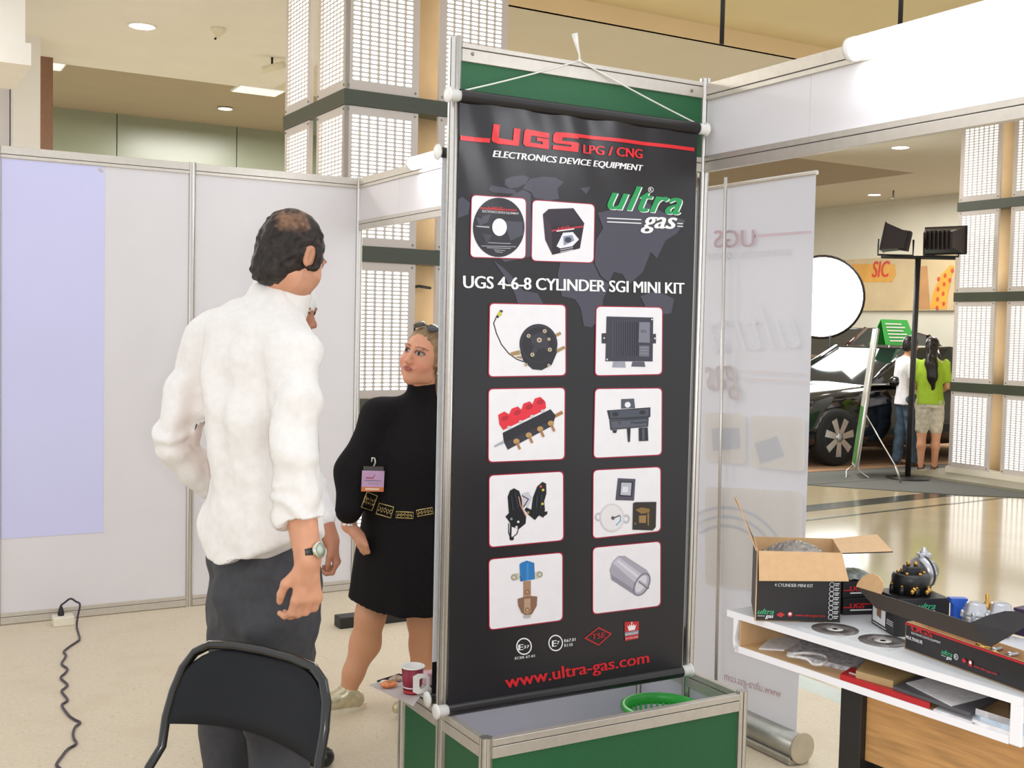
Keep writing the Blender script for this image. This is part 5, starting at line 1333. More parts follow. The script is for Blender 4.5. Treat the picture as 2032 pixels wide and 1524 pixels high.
class Head:
    """head frame: o = centre, f = facing, u = crown direction; sc scales a 0.24 m head"""
    def __init__(s, o, f, u, sc=1.0):
        s.o = np.array(o, float); s.f = unit(f); s.u = unit(np.array(u)-s.f*(np.array(u)@s.f)); s.r = np.cross(s.f, s.u); s.sc = sc; s.ax = (s.r, s.f, s.u)
    def p(s, r, f, u): return s.o+(s.r*r+s.f*f+s.u*u)*s.sc
    def loc(s, P_): q = (P_-s.o)/s.sc; return q@s.r, q@s.f, q@s.u
    def sculpt(s, S, fem=False):
        e = lambda c, r, k=.015, cut=False: S.ell(s.p(*c), np.array(r)*s.sc, s.ax, k*s.sc, cut)
        e((0, -.012, .030), (.074, .095, .092), .01)
        e((0, .030, -.010), (.062, .062, .085), .03)
        e((0, .040, -.060), (.050 if fem else .054, .046, .050), .025)
        e((0, .066, -.096), (.022, .022, .020), .025)                      # chin
        for q in (-1, 1):
            e((q*.040, .058, -.030), (.024, .026, .028), .02)              # cheek
            e((q*.048, .015, -.078), (.012, .030, .018), .03)              # jaw angle
            e((q*.030, .093, .016), (.017, .012, .011), .010, True)        # eye socket
            e((q*.030, .079, .013), (.0145, .0145, .0125), .003)           # eyeball and lids
            e((q*.026, .088, .031), (.022, .010, .006), .012)              # brow
            e((q*.074, -.010, -.004), (.009, .018, .032), .006)            # ear
            e((q*.081, -.006, .000), (.006, .010, .020), .004, True)
            e((q*.011, .102, -.030), (.009, .010, .008), .008)             # nostril wing
        S.cap(s.p(0, .088, .018), s.p(0, .112, -.026), .0075*s.sc, .011*s.sc, .012*s.sc)
        e((0, .088, -.052), (.026, .014, .010), .012)
        e((0, .0965, -.0505), (.019, .007, .0055), .004); e((0, .0955, -.0605), (.017, .008, .0060), .004)
        e((0, .103, -.0555), (.020, .006, .0012), .002, True)
    def paint(s, P_, col_, skin, lip, brow, iris, lids, cheek=None):
        r, f, u = s.loc(P_); C = col_
        def put(mask, c, a=1.0): C[mask] = C[mask]*(1-a)+np.array(c)*a
        if cheek is not None:
            for q in (-1, 1):
                g = np.exp(-(((r-q*.045)/.022)**2+((u+.035)/.02)**2))*(f > .03); C[:] = C*(1-g[:, None]*.5)+np.array(cheek)*g[:, None]*.5
        fr = f > .05
        put(fr & (np.abs(r) < .023) & (np.abs(u+.0555) < .0105*(1-(r/.026)**2)), lip)
        for q in (-1, 1):
            x = (r-q*.030); put(fr & (((x/.021)**2+((u-.014)/.013)**2) < 1), lids, .55)
            put(fr & (((x/.0150)**2+((u-.012)/.0066)**2) < 1) & (f > .075), (.50, .47, .45))
            put(fr & (((x/.0068)**2+((u-.0122)/.0064)**2) < 1) & (f > .075), iris)
            put(fr & (((x/.0185)**2+((u-.0135)/.0095)**2) < 1) & (u > .0185-.012*(x/.02)**2), lids*np.array([.35, .35, .4]) if False else np.array(lids)*.4, .8)
            put(fr & (np.abs(x-q*.002) < .022) & (np.abs(u-(.036-.0045*(x*q/.02)**2)) < .0026), brow, .7)
        return C
def hand(S, wrist, d, across, out, length=.18, curl=(.3, .9, .9), spread=.0105, thumb=1, thick=1.0, k=.006):
    """palm plus five fingers; d = pointing direction, across = towards the thumb side, out = back of the hand"""
    d, across, out = unit(d), unit(across), unit(out); L = length; w0 = np.array(wrist, float)
    kn = w0+d*L*.52
    S.cap(w0, w0+d*L*.2, .024*thick, .026*thick, .02, (out, .7))
    for t_ in (-1.5, -.5, .5, 1.5): S.cap(w0+d*L*.12+across*t_*.009*thick, kn+across*t_*spread*1.75*thick, .0125*thick, .0115*thick, .012, (out, .85))
    for i, (t_, l) in enumerate(((1.5, .86), (.5, 1.0), (-.5, .95), (-1.5, .76))):
        p = kn+across*t_*spread*1.8*thick; dd = d.copy(); ang = 0
        for j, (seg, r) in enumerate(((.235, .0098), (.16, .0088), (.12, .0078))):
            ang += curl[j]*(1+.08*i); v = d*math.cos(ang)-out*math.sin(ang)
            q = p+v*L*seg*l; S.cap(p, q, r*thick, r*.92*thick, k); p = q
    tb = w0+d*L*.14+across*.022*thick*thumb
    t1 = tb+(d*.75+across*.55*thumb-out*.35)*L*.22; t2 = t1+(d*.9-out*.4+across*.05)*L*.17; t3 = t2+(d*.9-out*.4-across*.15)*L*.12
    S.cap(tb, t1, .013*thick, .0115*thick, .012).cap(t1, t2, .0108*thick, .0095*thick, k).cap(t2, t3, .0095*thick, .008*thick, k)
M_skin = attr_mat('painted_skin', .5, .35, .08, 260)
# ------------------------------------------------------------------ man in a white shirt, seen from behind
DM = 3.03
def mp(x, y, d=0.0): return atd(x, y, DM+d)
ta = math.radians(38)
mF = GF*math.cos(ta)+GR*math.sin(ta); mS = GR*math.cos(ta)-GF*math.sin(ta)      # facing / his right
mbase = mp(525, 1000); man = tag(empty('person', (mbase[0], mbase[1], 0)), 'tall man in a white untucked shirt and dark trousers seen from behind', 'person')
hd = Head(mp(578, 508, -.01), GR*.50+GF*.82-UPV*.45, UPV*.9+GR*.20+GF*.25, .97)
neck0, neck1 = mp(553, 600, .02), mp(575, 545, .01)
Lsh, Lel, Lwr = mp(418, 688, .13), mp(352, 872, .08), mp(415, 955, .18)
Rsh, Rel, Rwr = mp(582, 700, -.12), mp(580, 900, -.22), mp(611, 1108, -.25)
hipc = mp(525, 1095, .02)
LH, LK, LA = mp(488, 1130, .08), mp(464, 1400, .09), mp(455, 1790, .12)
RH, RK, RA = mp(572, 1130, -.05), mp(556, 1400, -.06), mp(545, 1800, -.06)
for q in (LA, RA): q[2] = .09
allp = np.array([hd.o+.15, hd.o-.15, Lel-.1, Rel+.1, LA-.15, RA+.15, Lsh, Rsh, hipc+mF*.3, hipc-mF*.25, LA+mF*.25, RA+mF*.25, Rwr-.16, Rwr+.1, Lwr-.1, Lwr+.14])
lo, hi = allp.min(0)-.06, allp.max(0)+.06; lo[2] = -.01; hi[2] = hd.o[2]+.2
S = Sculpt(lo, hi, .005)
zc = lambda px, py, d=0.0: mp(px, py, d)
S.loft([(1.02, hipc[:2], .10, .07), (1.2, zc(515, 950)[:2], .135, .095), (1.42, zc(505, 790)[:2], .150, .10), (1.56, zc(510, 690)[:2], .14, .085), (1.66, zc(540, 615)[:2], .07, .06)], mS, mF, .03)
S.chain([neck0, neck1, hd.p(0, -.02, -.06)], [.062, .056, .055], .03)
hd.sculpt(S)
S.chain([Lsh, Lel, Lwr], [.045, .020, .020], .03); S.chain([Rsh, Rel, Rwr], [.047, .040, .0285], .03)
S.cap(Rel*.35+Rwr*.65, Rwr, .033, .0275, .02)
hand(S, Rwr+(-UPV)*.005, -UPV*.97-GR*.02+GF*.05, -GR*.72-GF*.45, -GF*.55+GR*.75, .185, (.35, .75, .7), thumb=1, thick=1.08)
hand(S, Lwr, mF*.8+mS*.3-UPV*.2, UPV, -mS, .18, (.4, .9, .9))
for h_, k_, a_ in ((LH, LK, LA), (RH, RK, RA)):
    S.chain([h_, k_, a_], [.062, .046, .036], .03); S.cap(a_-UPV*.045-mF*.04, a_-UPV*.055+mF*.16, .036, .030, .02)
S.cap(hipc, (LH+RH)/2, .075, .07, .03)
P_, Q = S.mesh(); P_ = relax(P_, Q, 1)
skin = s2l((.80, .58, .46)); C_ = np.tile(np.array(skin), (len(P_), 1))
C_ *= (1+.05*vnoise(P_, 60))[:, None]; r, f, u = hd.loc(P_)
hd.paint(P_, C_, skin, s2l((.62, .38, .33)), s2l((.16, .12, .10)), s2l((.15, .1, .08)), s2l((.70, .48, .38)))
g = np.clip((u+.03-f*.2)/.02, 0, 1)*np.clip((.05-f)/.03, 0, 1)*(np.linalg.norm((P_-hd.o)/hd.sc, axis=1) < .16)
C_ = C_*(1-g[:, None]*.35)+np.array(s2l((.62, .42, .30)))*g[:, None]*.35
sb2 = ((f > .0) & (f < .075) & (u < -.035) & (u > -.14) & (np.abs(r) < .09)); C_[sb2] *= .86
skin_obj('body', P_, Q, M_skin, man, np.clip(C_, 0, 1))
# hair: shell round the skull, thin on the crown
Hs = Sculpt(hd.o-.16, hd.o+.17, .004)
e = lambda c, r_, k=.015, cut=False: Hs.ell(hd.p(*c), np.array(r_)*hd.sc, hd.ax, k, cut)
e((0, -.014, .030), (.079, .099, .0965), .01); e((0, -.044, -.030), (.067, .060, .060), .03); e((0, -.056, -.080), (.050, .038, .036), .03)
for q in (-1, 1): e((q*.062, .028, .0), (.018, .020, .030), .02)
e((0, .075, -.05), (.075, .075, .090), .01, True); e((0, .10, .02), (.066, .05, .045), .01, True)
e((0, -.022, .150), (.034, .048, .040), .012, True)
for q in (-1, 1): e((q*.080, -.002, -.008), (.020, .022, .034), .004, True)
hp_, hq = Hs.mesh(); N = vnormals(hp_, hq); r, f, u = hd.loc(hp_)
st = np.stack([r*60+vnoise(hp_, 30)*.6, f*22-u*14, u*22], 1)
hp_ = hp_+N*((.0022*vnoise(st, 2.2)+.0012*vnoise(hp_, 55))*np.clip((.13-u)/.04, .2, 1))[:, None]
hc = np.tile(np.array(s2l((.16, .13, .115))), (len(hp_), 1))*(1+.35*vnoise(st, 3.0))[:, None]
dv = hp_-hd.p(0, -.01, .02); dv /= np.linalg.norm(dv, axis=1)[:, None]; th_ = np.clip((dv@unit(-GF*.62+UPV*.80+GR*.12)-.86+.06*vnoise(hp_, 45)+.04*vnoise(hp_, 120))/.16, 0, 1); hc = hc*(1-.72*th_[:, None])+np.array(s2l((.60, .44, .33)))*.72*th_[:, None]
grey = np.clip(vnoise(st, 6)-1.0, 0, .4)*np.clip((.04-u)/.06, 0, 1); hc += grey[:, None]*.06
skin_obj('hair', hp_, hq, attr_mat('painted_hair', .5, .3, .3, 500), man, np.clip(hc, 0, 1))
# shirt
def cloth_bounds(pts, m): a = np.array(pts); return a.min(0)-m, a.max(0)+m
lo2, hi2 = cloth_bounds([Lsh, Lel, Lwr, Rsh, Rel, Rwr, neck1, hipc+mF*.1, hipc-mF*.1], .16); lo2[2] = .90
T = Sculpt(lo2, hi2, .006)
T.loft([(.96, zc(522, 1090)[:2], .168, .142), (1.06, zc(520, 1040)[:2], .168, .142), (1.22, zc(512, 940)[:2], .160, .132), (1.40, zc(500, 800)[:2], .170, .130), (1.52, zc(498, 715)[:2], .175, .118), (1.60, zc(508, 660)[:2], .150, .10), (1.67, zc(528, 610)[:2], .09, .08), (1.72, zc(545, 575)[:2], .062, .064)], mS, mF, .02, 2.2)
T.chain([mp(468, 638, .08), Lsh], [.062, .062], .09).chain([Lsh, Lsh*.5+Lel*.5, Lel], [.062, .058, .054], .03).chain([Lel, Lel*.4+Lwr*.6, Lwr], [.054, .048, .046], .025)
cuffR = Rel*.34+Rwr*.66
T.chain([mp(545, 650, -.03), Rsh], [.06, .068], .05).chain([Rsh, Rsh*.5+Rel*.5, Rel], [.068, .066, .062], .02).chain([Rel, cuffR], [.062, .056], .02)
T.cap(Rel*.46+Rwr*.54, cuffR, .062, .061, .006)      # turned-up cuff
# tail of the shirt: rounded hem
X, Y, Z = T.ax[0][:, None, None], T.ax[1][None, :, None], T.ax[2][None, None, :]
sx = (X-hipc[0])*mS[0]+(Y-hipc[1])*mS[1]; fx = (X-hipc[0])*mF[0]+(Y-hipc[1])*mF[1]
hem = .985+.085*np.clip(np.abs(sx-.01)/.16, 0, 1)**1.6+.02*np.clip(fx/.12, 0, 1)
wd = unit(Rwr-Rel); tt = (X-Rel[0])*wd[0]+(Y-Rel[1])*wd[1]+(Z-Rel[2])*wd[2]
armmask = ((X-Rel[0])**2+(Y-Rel[1])**2+(Z-Rel[2])**2-tt**2 < .085**2) & (tt > -.1)
endp = Rel*.34+Rwr*.66; te = float((endp-Rel)@wd)
T.F = np.where(armmask, np.maximum(T.F, (tt-te).astype(np.float32)), np.maximum(T.F, (hem-Z).astype(np.float32)))
T.plane(neck1+UPV*.012-mF*.0, unit(UPV*.86-mF*.30+GR*.0))
P_, Q = T.mesh(); P_ = relax(P_, Q, 2); N = vnormals(P_, Q)
sx = (P_-hipc)@mS; zz = P_[:, 2]
warp_ = sx*1.0+.02*vnoise(P_, 6); back = np.clip(-(N@mF)+.3, 0, 1)
fold = .013*vnoise(np.stack([warp_*17, zz*2.2, np.zeros_like(zz)], 1), 1.0)+.009*vnoise(np.stack([sx*9+zz*4, zz*11, P_@mF*9], 1), 1.0)+.0014*vnoise(P_, 42)
onarm = np.minimum(np.linalg.norm(P_-Lel, axis=1), np.linalg.norm(P_-cuffR, axis=1)); crease = .007*np.exp(-(onarm/.10)**2)*np.sin(zz*95+sx*40+2*vnoise(P_, 12))
P_ = P_+N*(fold+crease)[:, None]
M_shirt = mat('white_linen', 'E2DEDA', .8, var=.03, scale=60, bump=.12, bscale=700)
shirt = skin_obj('shirt', P_, Q, M_shirt, man)
# collar: standing band folded down round the neck
Cs = Sculpt(neck0-.16, neck0+.16, .004); ax_n = unit(neck1-neck0); c0_ = neck0+ax_n*.012
Cs.cap(c0_-ax_n*.022, c0_+ax_n*.030, .077, .066, .0); Cs.cap(c0_-ax_n*.03, c0_+ax_n*.05, .066, .0605, .0) if False else None
e1 = Cs.sub(c0_-.1, c0_+.1, .05)
if e1:
    sl, X, Y, Z = e1; d3 = ax_n; t_ = ((X-c0_[0])*d3[0]+(Y-c0_[1])*d3[1]+(Z-c0_[2])*d3[2]); rr_ = np.sqrt(np.maximum((X-c0_[0])**2+(Y-c0_[1])**2+(Z-c0_[2])**2-t_**2, 0))
    w_ = .077-.12*t_; ring_ = np.maximum(np.abs(rr_-w_)-.0045, np.maximum(-.038-t_, t_-.042)); Cs.F[sl] = ring_
P_, Q = Cs.mesh(); P_ = relax(P_, Q, 2); N = vnormals(P_, Q); P_ = P_+N*(.0015*vnoise(P_, 25))[:, None]
skin_obj('collar', P_, Q, M_shirt, shirt)
# trousers
lo3, hi3 = cloth_bounds([LH, LK, LA, RH, RK, RA], .15); lo3[2] = .02; hi3[2] = 1.12
Tr = Sculpt(lo3, hi3, .007)
Tr.loft([(.74, ((LH+RH)/2)[:2], .150, .105), (.86, ((LH+RH)/2)[:2]-mF[:2]*.01, .150, .116), (.95, hipc[:2], .150, .116), (1.09, hipc[:2], .145, .112)], mS, mF, .03, 2.2)
for h_, k_, a_ in ((LH, LK, LA), (RH, RK, RA)): Tr.chain([h_-UPV*.02, k_, a_], [.092, .086, .080], .05)
P_, Q = Tr.mesh(); P_ = relax(P_, Q, 2); N = vnormals(P_, Q); zz = P_[:, 2]; sx = (P_-hipc)@mS
fold = .013*vnoise(np.stack([sx*12+zz*8, zz*12-sx*8, P_@mF*7], 1), 1.0)+.004*vnoise(np.stack([sx*22, zz*3, P_@mF*10], 1), 1.0)+.0012*vnoise(P_, 40)
P_ = P_+N*(fold*np.clip((zz-.3)/.4, .4, 1))[:, None]
skin_obj('trousers', P_, Q, mat('charcoal_cotton', '38383C', .75, var=.12, scale=50, bump=.1, bscale=500), man)
for a_ in (LA, RA):
    Sh = Sculpt(a_-np.array([.24, .24, .1]), a_+np.array([.24, .24, .08]), .006); Sh.cap(a_-UPV*.05-mF*.05, a_-UPV*.058+mF*.19, .048, .038, .02).cap(a_-UPV*.03-mF*.02, a_+UPV*.02, .05, .045, .03)
    P2, Q2 = Sh.mesh(); P2[:, 2] = np.maximum(P2[:, 2], .001); skin_obj('shoe', P2, Q2, mat('black_leather', '1B1918', .3), man)
# watch
wc = Rel*.06+Rwr*.94; wa = unit(Rwr-Rel); b = MB(); b.lathe(wc-wa*.010, [(.0335, 0), (.0345, .002), (.0345, .018), (.0335, .020)], wa, 28, caps=False); wt = obj('watch', b, mat('black_strap', '191716', .4), man)
wf = unit(GR*.85-GF*.5-wa*((GR*.85-GF*.5)@wa)); fc = wc+wf*.033
b = MB(); b.lathe(fc, [(.019, 0), (.021, .003), (.021, .008), (.018, .011), (.0165, .0105)], wf, 28); obj('watch_case', b, mat('polished_steel', 'CFCBB8', .18, .95), wt)
b = MB(); b.lathe(fc, [(.0168, .0108), (.002, .0112)], wf, 24); obj('watch_face', b, mat('pale_dial', 'B8C4B4', .2), wt)
# ------------------------------------------------------------------ woman in a black dress beside the tower
WD = 4.80
def wp(x, y, d=0.0): return atd(x, y, WD+d)
wt_ = math.radians(28)
wF = -GF*math.cos(wt_)-GR*math.sin(wt_); wS = np.cross(wF, UPV)          # facing towards camera and left / her right
wb = onz(735, 1420); wom = tag(empty('person', (wb[0]+.06, wb[1], 0)), 'blonde woman in a black dress with badge beside the tall banner', 'person')
wh = Head(wp(842, 708, -.12), -GF*.86-GR*.46+UPV*.10, UPV*.95+GR*.26+GF*.05, 1.04)
nk0, nk1 = wp(838, 800, -.02), wp(838, 755, -.06)
RSh, REl, RWr = wp(752, 825, -.02), wp(706, 935, -.06), wp(691, 1043, -.12)      # her right arm (left in the picture)
LSh, LEl, LWr = wp(905, 835, .06), wp(935, 950, .02), wp(925, 1060, -.06)
ch_ = wp(825, 880); wa_ = wp(805, 985, .0); hp1 = wp(800, 1080, .0)
RKn, RAn = wp(735, 1222, -.04), wp(690, 1395, -.02); RHp = wp(755, 1100); LHp = wp(850, 1105, .03); LKn = wp(838, 1232, .04); LAn = wp(832, 1405, .05)
for q in (RAn, LAn): q[2] = .075
pts = np.array([wh.o+.16, wh.o-.16, RSh, REl, RWr-.1, RWr+.08, LSh, LEl, LWr-.1, RAn-.2, RAn+.1, LAn-.2, LAn+.12, hp1+wF*.2, hp1-wF*.2])
lo, hi = pts.min(0)-.06, pts.max(0)+.06; lo[2] = -.01
S = Sculpt(lo, hi, .0042)
S.loft([(hp1[2], hp1[:2], .15, .10), (wa_[2], wa_[:2], .125, .09), (ch_[2], ch_[:2], .135, .10), (RSh[2]+.0, (RSh[:2]+LSh[:2])/2, .13, .07), (nk0[2], nk0[:2], .065, .06)], wS, wF, .03)
S.chain([nk0-UPV*.02, nk1, wh.p(0, -.01, -.05)], [.055, .049, .048], .03)
wh.sculpt(S, True)
S.chain([RSh, REl, RWr], [.045, .036, .025], .03); S.chain([LSh, LEl, LWr], [.045, .036, .025], .03)
hand(S, RWr, -UPV*.62+GR*.75-GF*.15, -GF*.55-UPV*.5+GR*.3, -GF*.6+GR*.5+UPV*.55, .17, (.7, 1.2, 1.1), thumb=1, thick=1.05, k=.004)
hand(S, LWr, -UPV, wF, -wS, .158, (.4, .8, .8), thick=.9)
for h_, k_, a_, dr in ((RHp, RKn, RAn, unit(wF*.75-GR*.75)), (LHp, LKn, LAn, wF)):
    calf = k_*.62+a_*.38-wF*.025
    S.chain([h_, k_], [.088, .060], .03).chain([k_, calf, k_*.25+a_*.75, a_], [.060, .062, .042, .036], .03); S.cap(a_-UPV*.035, a_-UPV*.045+dr*.08, .028, .020, .02)
P_, Q = S.mesh(); P_ = relax(P_, Q, 1)
skin = s2l((.84, .60, .48)); C_ = np.tile(np.array(skin), (len(P_), 1))*(1+.03*vnoise(P_, 50))[:, None]
leg = np.clip((.75-P_[:, 2])/.1, 0, 1)[:, None]; C_ = C_*(1-leg)+np.array(s2l((.82, .60, .46)))*leg
wh.paint(P_, C_, skin, s2l((.66, .38, .36)), s2l((.30, .20, .15)), s2l((.16, .12, .10)), s2l((.46, .36, .36)), s2l((.86, .50, .44)))
skin_obj('body', P_, Q, M_skin, wom, np.clip(C_, 0, 1))
# hair combed back
Hs = Sculpt(wh.o-.2, wh.o+.2, .004)
e = lambda c, r_, k=.015, cut=False: Hs.ell(wh.p(*c), np.array(r_)*wh.sc, wh.ax, k, cut)
e((0, -.018, .034), (.081, .098, .098), .01); e((0, -.075, -.02), (.055, .05, .07), .03); e((-.03, -.09, -.12), (.035, .03, .09), .03)
for q in (-1, 1): e((q*.066, .002, .012), (.016, .030, .048), .02)
e((0, .090, -.040), (.070, .085, .118), .008, True); e((0, .075, -.08), (.10, .10, .07), .01, True)
for q in (-1, 1): e((q*.080, -.002, -.02), (.020, .020, .030), .006, True)
hp_, hq = Hs.mesh(); N = vnormals(hp_, hq); r, f, u = wh.loc(hp_)
st = np.stack([r*70, f*14, u*20], 1); hp_ = hp_+N*(.0014*vnoise(st, 1.6))[:, None]
hc = np.tile(np.array(s2l((.56, .46, .34))), (len(hp_), 1))*(1+.25*vnoise(st, 2.2))[:, None]
skin_obj('hair', hp_, hq, _mats['painted_hair'] if 'painted_hair' in _mats else attr_mat('painted_hair', .45, .5, .3, 500), wom, np.clip(hc, 0, 1))
# sunglasses pushed up on the head
sg = MB()
for q in (-1, 1):
    cc = wh.p(q*.034, .042, .118); nn = unit(wh.f*.55+wh.u*.8+wh.r*q*.2); sg.lathe(cc, [(.026, 0), (.027, .003), (.022, .006), (.004, .007)], nn, 20)
    sg.tube([wh.p(q*.062, .030, .112), wh.p(q*.084, -.02, .07), wh.p(q*.086, -.06, .04)], [.004, .0035, .003], 8)
sg.tube([wh.p(-.012, .046, .121), wh.p(0, .044, .126), wh.p(.012, .046, .121)], .003, 8)
obj('sunglasses', sg, mat('black_gloss', '161414', .15, coat=.5), wom)
for q in (-1, 1):
    b = MB(); b.sphere(wh.p(q*.078, -.006, -.048), .0065, 12); obj('earring', b, mat('pearl', 'EFE6CC', .25), wom)
# dress
Dp = np.array([RSh, REl, RWr, LSh, LEl, LWr, RKn, LKn, nk1, hp1+wF*.18, hp1-wF*.18]); lo2, hi2 = Dp.min(0)-.14, Dp.max(0)+.14; lo2[2] = .36; hi2[2] = nk1[2]+.02
T = Sculpt(lo2, hi2, .0055)
zh = wp(775, 1198)[2]
T.loft([(zh-.03, wp(792, 1195)[:2], .235, .18), (zh+.12, wp(796, 1140)[:2], .220, .168), (wp(800, 1050)[2], wp(802, 1050)[:2], .195, .150), (wa_[2], wa_[:2], .178, .142), (ch_[2], ch_[:2], .175, .14), (wp(825, 830)[2], wp(828, 830)[:2], .150, .11), (nk0[2], nk0[:2], .085, .08), (nk1[2], nk1[:2], .058, .058)], wS, wF, .03, 2.3)
T.chain([wp(812, 806), RSh], [.055, .066], .05); T.chain([wp(855, 806), LSh], [.055, .066], .05)
T.chain([RSh, REl, RWr+UPV*.065], [.072, .078, .058], .06); T.chain([LSh, LEl, LWr+UPV*.035], [.072, .078, .058], .06)
X, Y, Z = T.ax[0][:, None, None], T.ax[1][None, :, None], T.ax[2][None, None, :]
sx = (X-hp1[0])*wS[0]+(Y-hp1[1])*wS[1]
T.F = np.maximum(T.F, (zh+.035*np.clip(sx/.2, -.3, 1)-Z).astype(np.float32))
T.plane(nk1-UPV*.012, UPV)
# open slit over the shoulder
T.ell(wp(793, 783, -.17), (.020, .10, .055), (unit(GR*.8+UPV*.55), GF, unit(UPV*.8-GR*.55)), .004, True)
P_, Q = T.mesh(); P_ = relax(P_, Q, 2); N = vnormals(P_, Q); zz = P_[:, 2]; sx = (P_-hp1)@wS; fx = (P_-hp1)@wF
dn_ = np.clip((.75-zz)/.3, 0, 1)
fold = .007*dn_*vnoise(np.stack([sx*18, zz*1.5, fx*18], 1), 1.0)+.004*vnoise(np.stack([sx*8+zz*3, zz*6, fx*8], 1), 1.0)
P_ = P_+N*fold[:, None]
dress = skin_obj('dress', P_, Q, mat('black_jersey', '141213', .8, var=.2, scale=80, spec=.2), wom)
# gold links of the low belt
M_gold = mat('antique_gold', 'B5A06C', .35, .7, var=.3, scale=90)
def on_dress(px, py):
    """first point of the dress surface met by the sight line of that pixel, lifted a touch"""
    d = ray(px, py); d = d/np.linalg.norm(d); v = P_-CAM; t_ = v@d; off = np.linalg.norm(v-t_[:, None]*d, axis=1); m = off < .012
    return CAM+d*(t_[m].min()-.004 if m.any() else WD/1.0)
for px, py, w_, h_, rot in ((733, 995, 11, 16, .35), (764, 1013, 15, 11, .28), (803, 1022, 17, 6, .05), (843, 1016, 16, 6, -.18)):
    c_, s_ = math.cos(rot), math.sin(rot)
    qd = lambda a, b_: on_dress(px+a*w_*c_-b_*h_*s_, py+a*w_*s_+b_*h_*c_)
    b = MB()
    rim = [qd(-1, -1), qd(1, -1), qd(1, 1), qd(-1, 1)]; b.tube(rim, .0032, 6, closed=True)
    for k in range(5): a0 = -1+2*(k+.5)/5; b.sphere(qd(a0, .25*(-1)**k), .0042, 8)
    b.tube([qd(-.8, -.5), qd(-.4, .5), qd(0, -.5), qd(.4, .5), qd(.8, -.5)], .0025, 6)
    obj('belt_link', b, M_gold, dress)
# badge with clip
bd = [on_dress(*q) for q in ((718, 934), (760, 935), (760, 975), (718, 974))]; bn_ = unit(np.cross(bd[1]-bd[0], bd[3]-bd[0])); bn_ = bn_ if bn_@GF < 0 else -bn_
md = sum(bd)/4; uu = unit(bd[1]-bd[0]); vv = unit(UPV-uu*(UPV@uu)); bw_, bh_ = .046, .043; bo = md+bn_*.012-UPV*.0
b = MB(); b.obox(bo, (bw_, bh_, .0015), (uu, vv, bn_)); badge = obj('badge', b, mat('lilac_card', 'C9A2C8', .4), wom)
b = MB(); b.obox(bo-vv*(bh_*.78), (bw_, bh_*.22, .0018), (uu, vv, bn_)); obj('orange_strip', b, mat('orange_card', 'DB7A42', .4), badge)
b = MB(); b.obox(bo+vv*(bh_+.008), (bw_*.9, .010, .001), (uu, vv, bn_)); obj('clear_top', b, mat('clear_grey_plastic', '4A4648', .25), badge)
f_ = Face(bo-uu*bw_-vv*bh_, uu, vv, bn_); f_.l = .0022
f_.rect('B8405A', bw_*.35, bh_*1.25, bw_*1.05, bh_*1.36).poly('B8405A', [(bw_*1.0, bh_*1.4), (bw_*1.2, bh_*1.75), (bw_*1.1, bh_*1.4)]).rect('8A7A98', bw_*.25, bh_*1.02, bw_*1.7, bh_*1.10).rect('9A8AA8', bw_*.55, bh_*.75, bw_*1.5, bh_*.80).rect('F0D0B8', bw_*.35, bh_*.14, bw_*1.6, bh_*.34)
f_.done('badge_print', badge)
b = MB(); cl = bo+vv*(bh_+.018)
b.tube([cl+bn_*.004, cl+vv*.016+uu*.006+bn_*.005, cl+vv*.034+uu*.002+bn_*.005, cl+vv*.036-uu*.008+bn_*.004, cl+vv*.018-uu*.009+bn_*.003], .0034, 8); obj('clip', b, mat('white_metal_clip', 'D8DCD2', .25, .6), badge)
# ring, bracelet
b = MB(); b.lathe(RWr+unit(RWr-REl)*(-.004), [(.030, 0), (.031, .004), (.030, .008)], unit(RWr-REl), 20, caps=False); obj('bracelet', b, mat('silver_bracelet', 'DAD6D0', .25, .8), wom)
# gold sneakers
M_gsh = mat('gold_leather', 'C9BFA0', .3, .45, var=.15, scale=40)
for a_, dr in ((RAn, unit(wF*.75-GR*.75)), (LAn, unit(wF))):
    Sh = Sculpt(a_-np.array([.3, .3, .1]), a_+np.array([.3, .3, .06]), .005)
    Sh.cap(a_-UPV*.036-dr*.03, a_-UPV*.044+dr*.15, .040, .033, .02).cap(a_-UPV*.03-dr*.02, a_-UPV*.005, .043, .045, .02).cap(a_-UPV*.015+dr*.02, a_-UPV*.03+dr*.10, .034, .028, .02)
    P2, Q2 = Sh.mesh(); P2[:, 2] = np.maximum(P2[:, 2], .012); so_ = skin_obj('shoe', P2, Q2, M_gsh, wom)
    sd_ = np.cross(dr, UPV); b = MB(); out = []
    for k in range(24):
        a = 2*math.pi*k/24; x = math.cos(a)*.145+.06; w_ = .044*(1-.12*math.cos(a)); out.append(np.array([a_[0], a_[1], 0])+dr*x+sd_*math.sin(a)*w_)
    b.prism(out, (0, 0, .018)); obj('sole', b, mat('cream_sole', 'E2D8C2', .5), so_)
    for j in range(3):
        c_ = a_-UPV*(.004+.008*j)+dr*(.035+.03*j); b = MB(); b.tube([c_-sd_*.024+UPV*.004, c_+UPV*.016, c_+sd_*.024+UPV*.004], .005, 7); obj('strap', b, mat('bright_gold', 'D9C27C', .2, .8), so_)
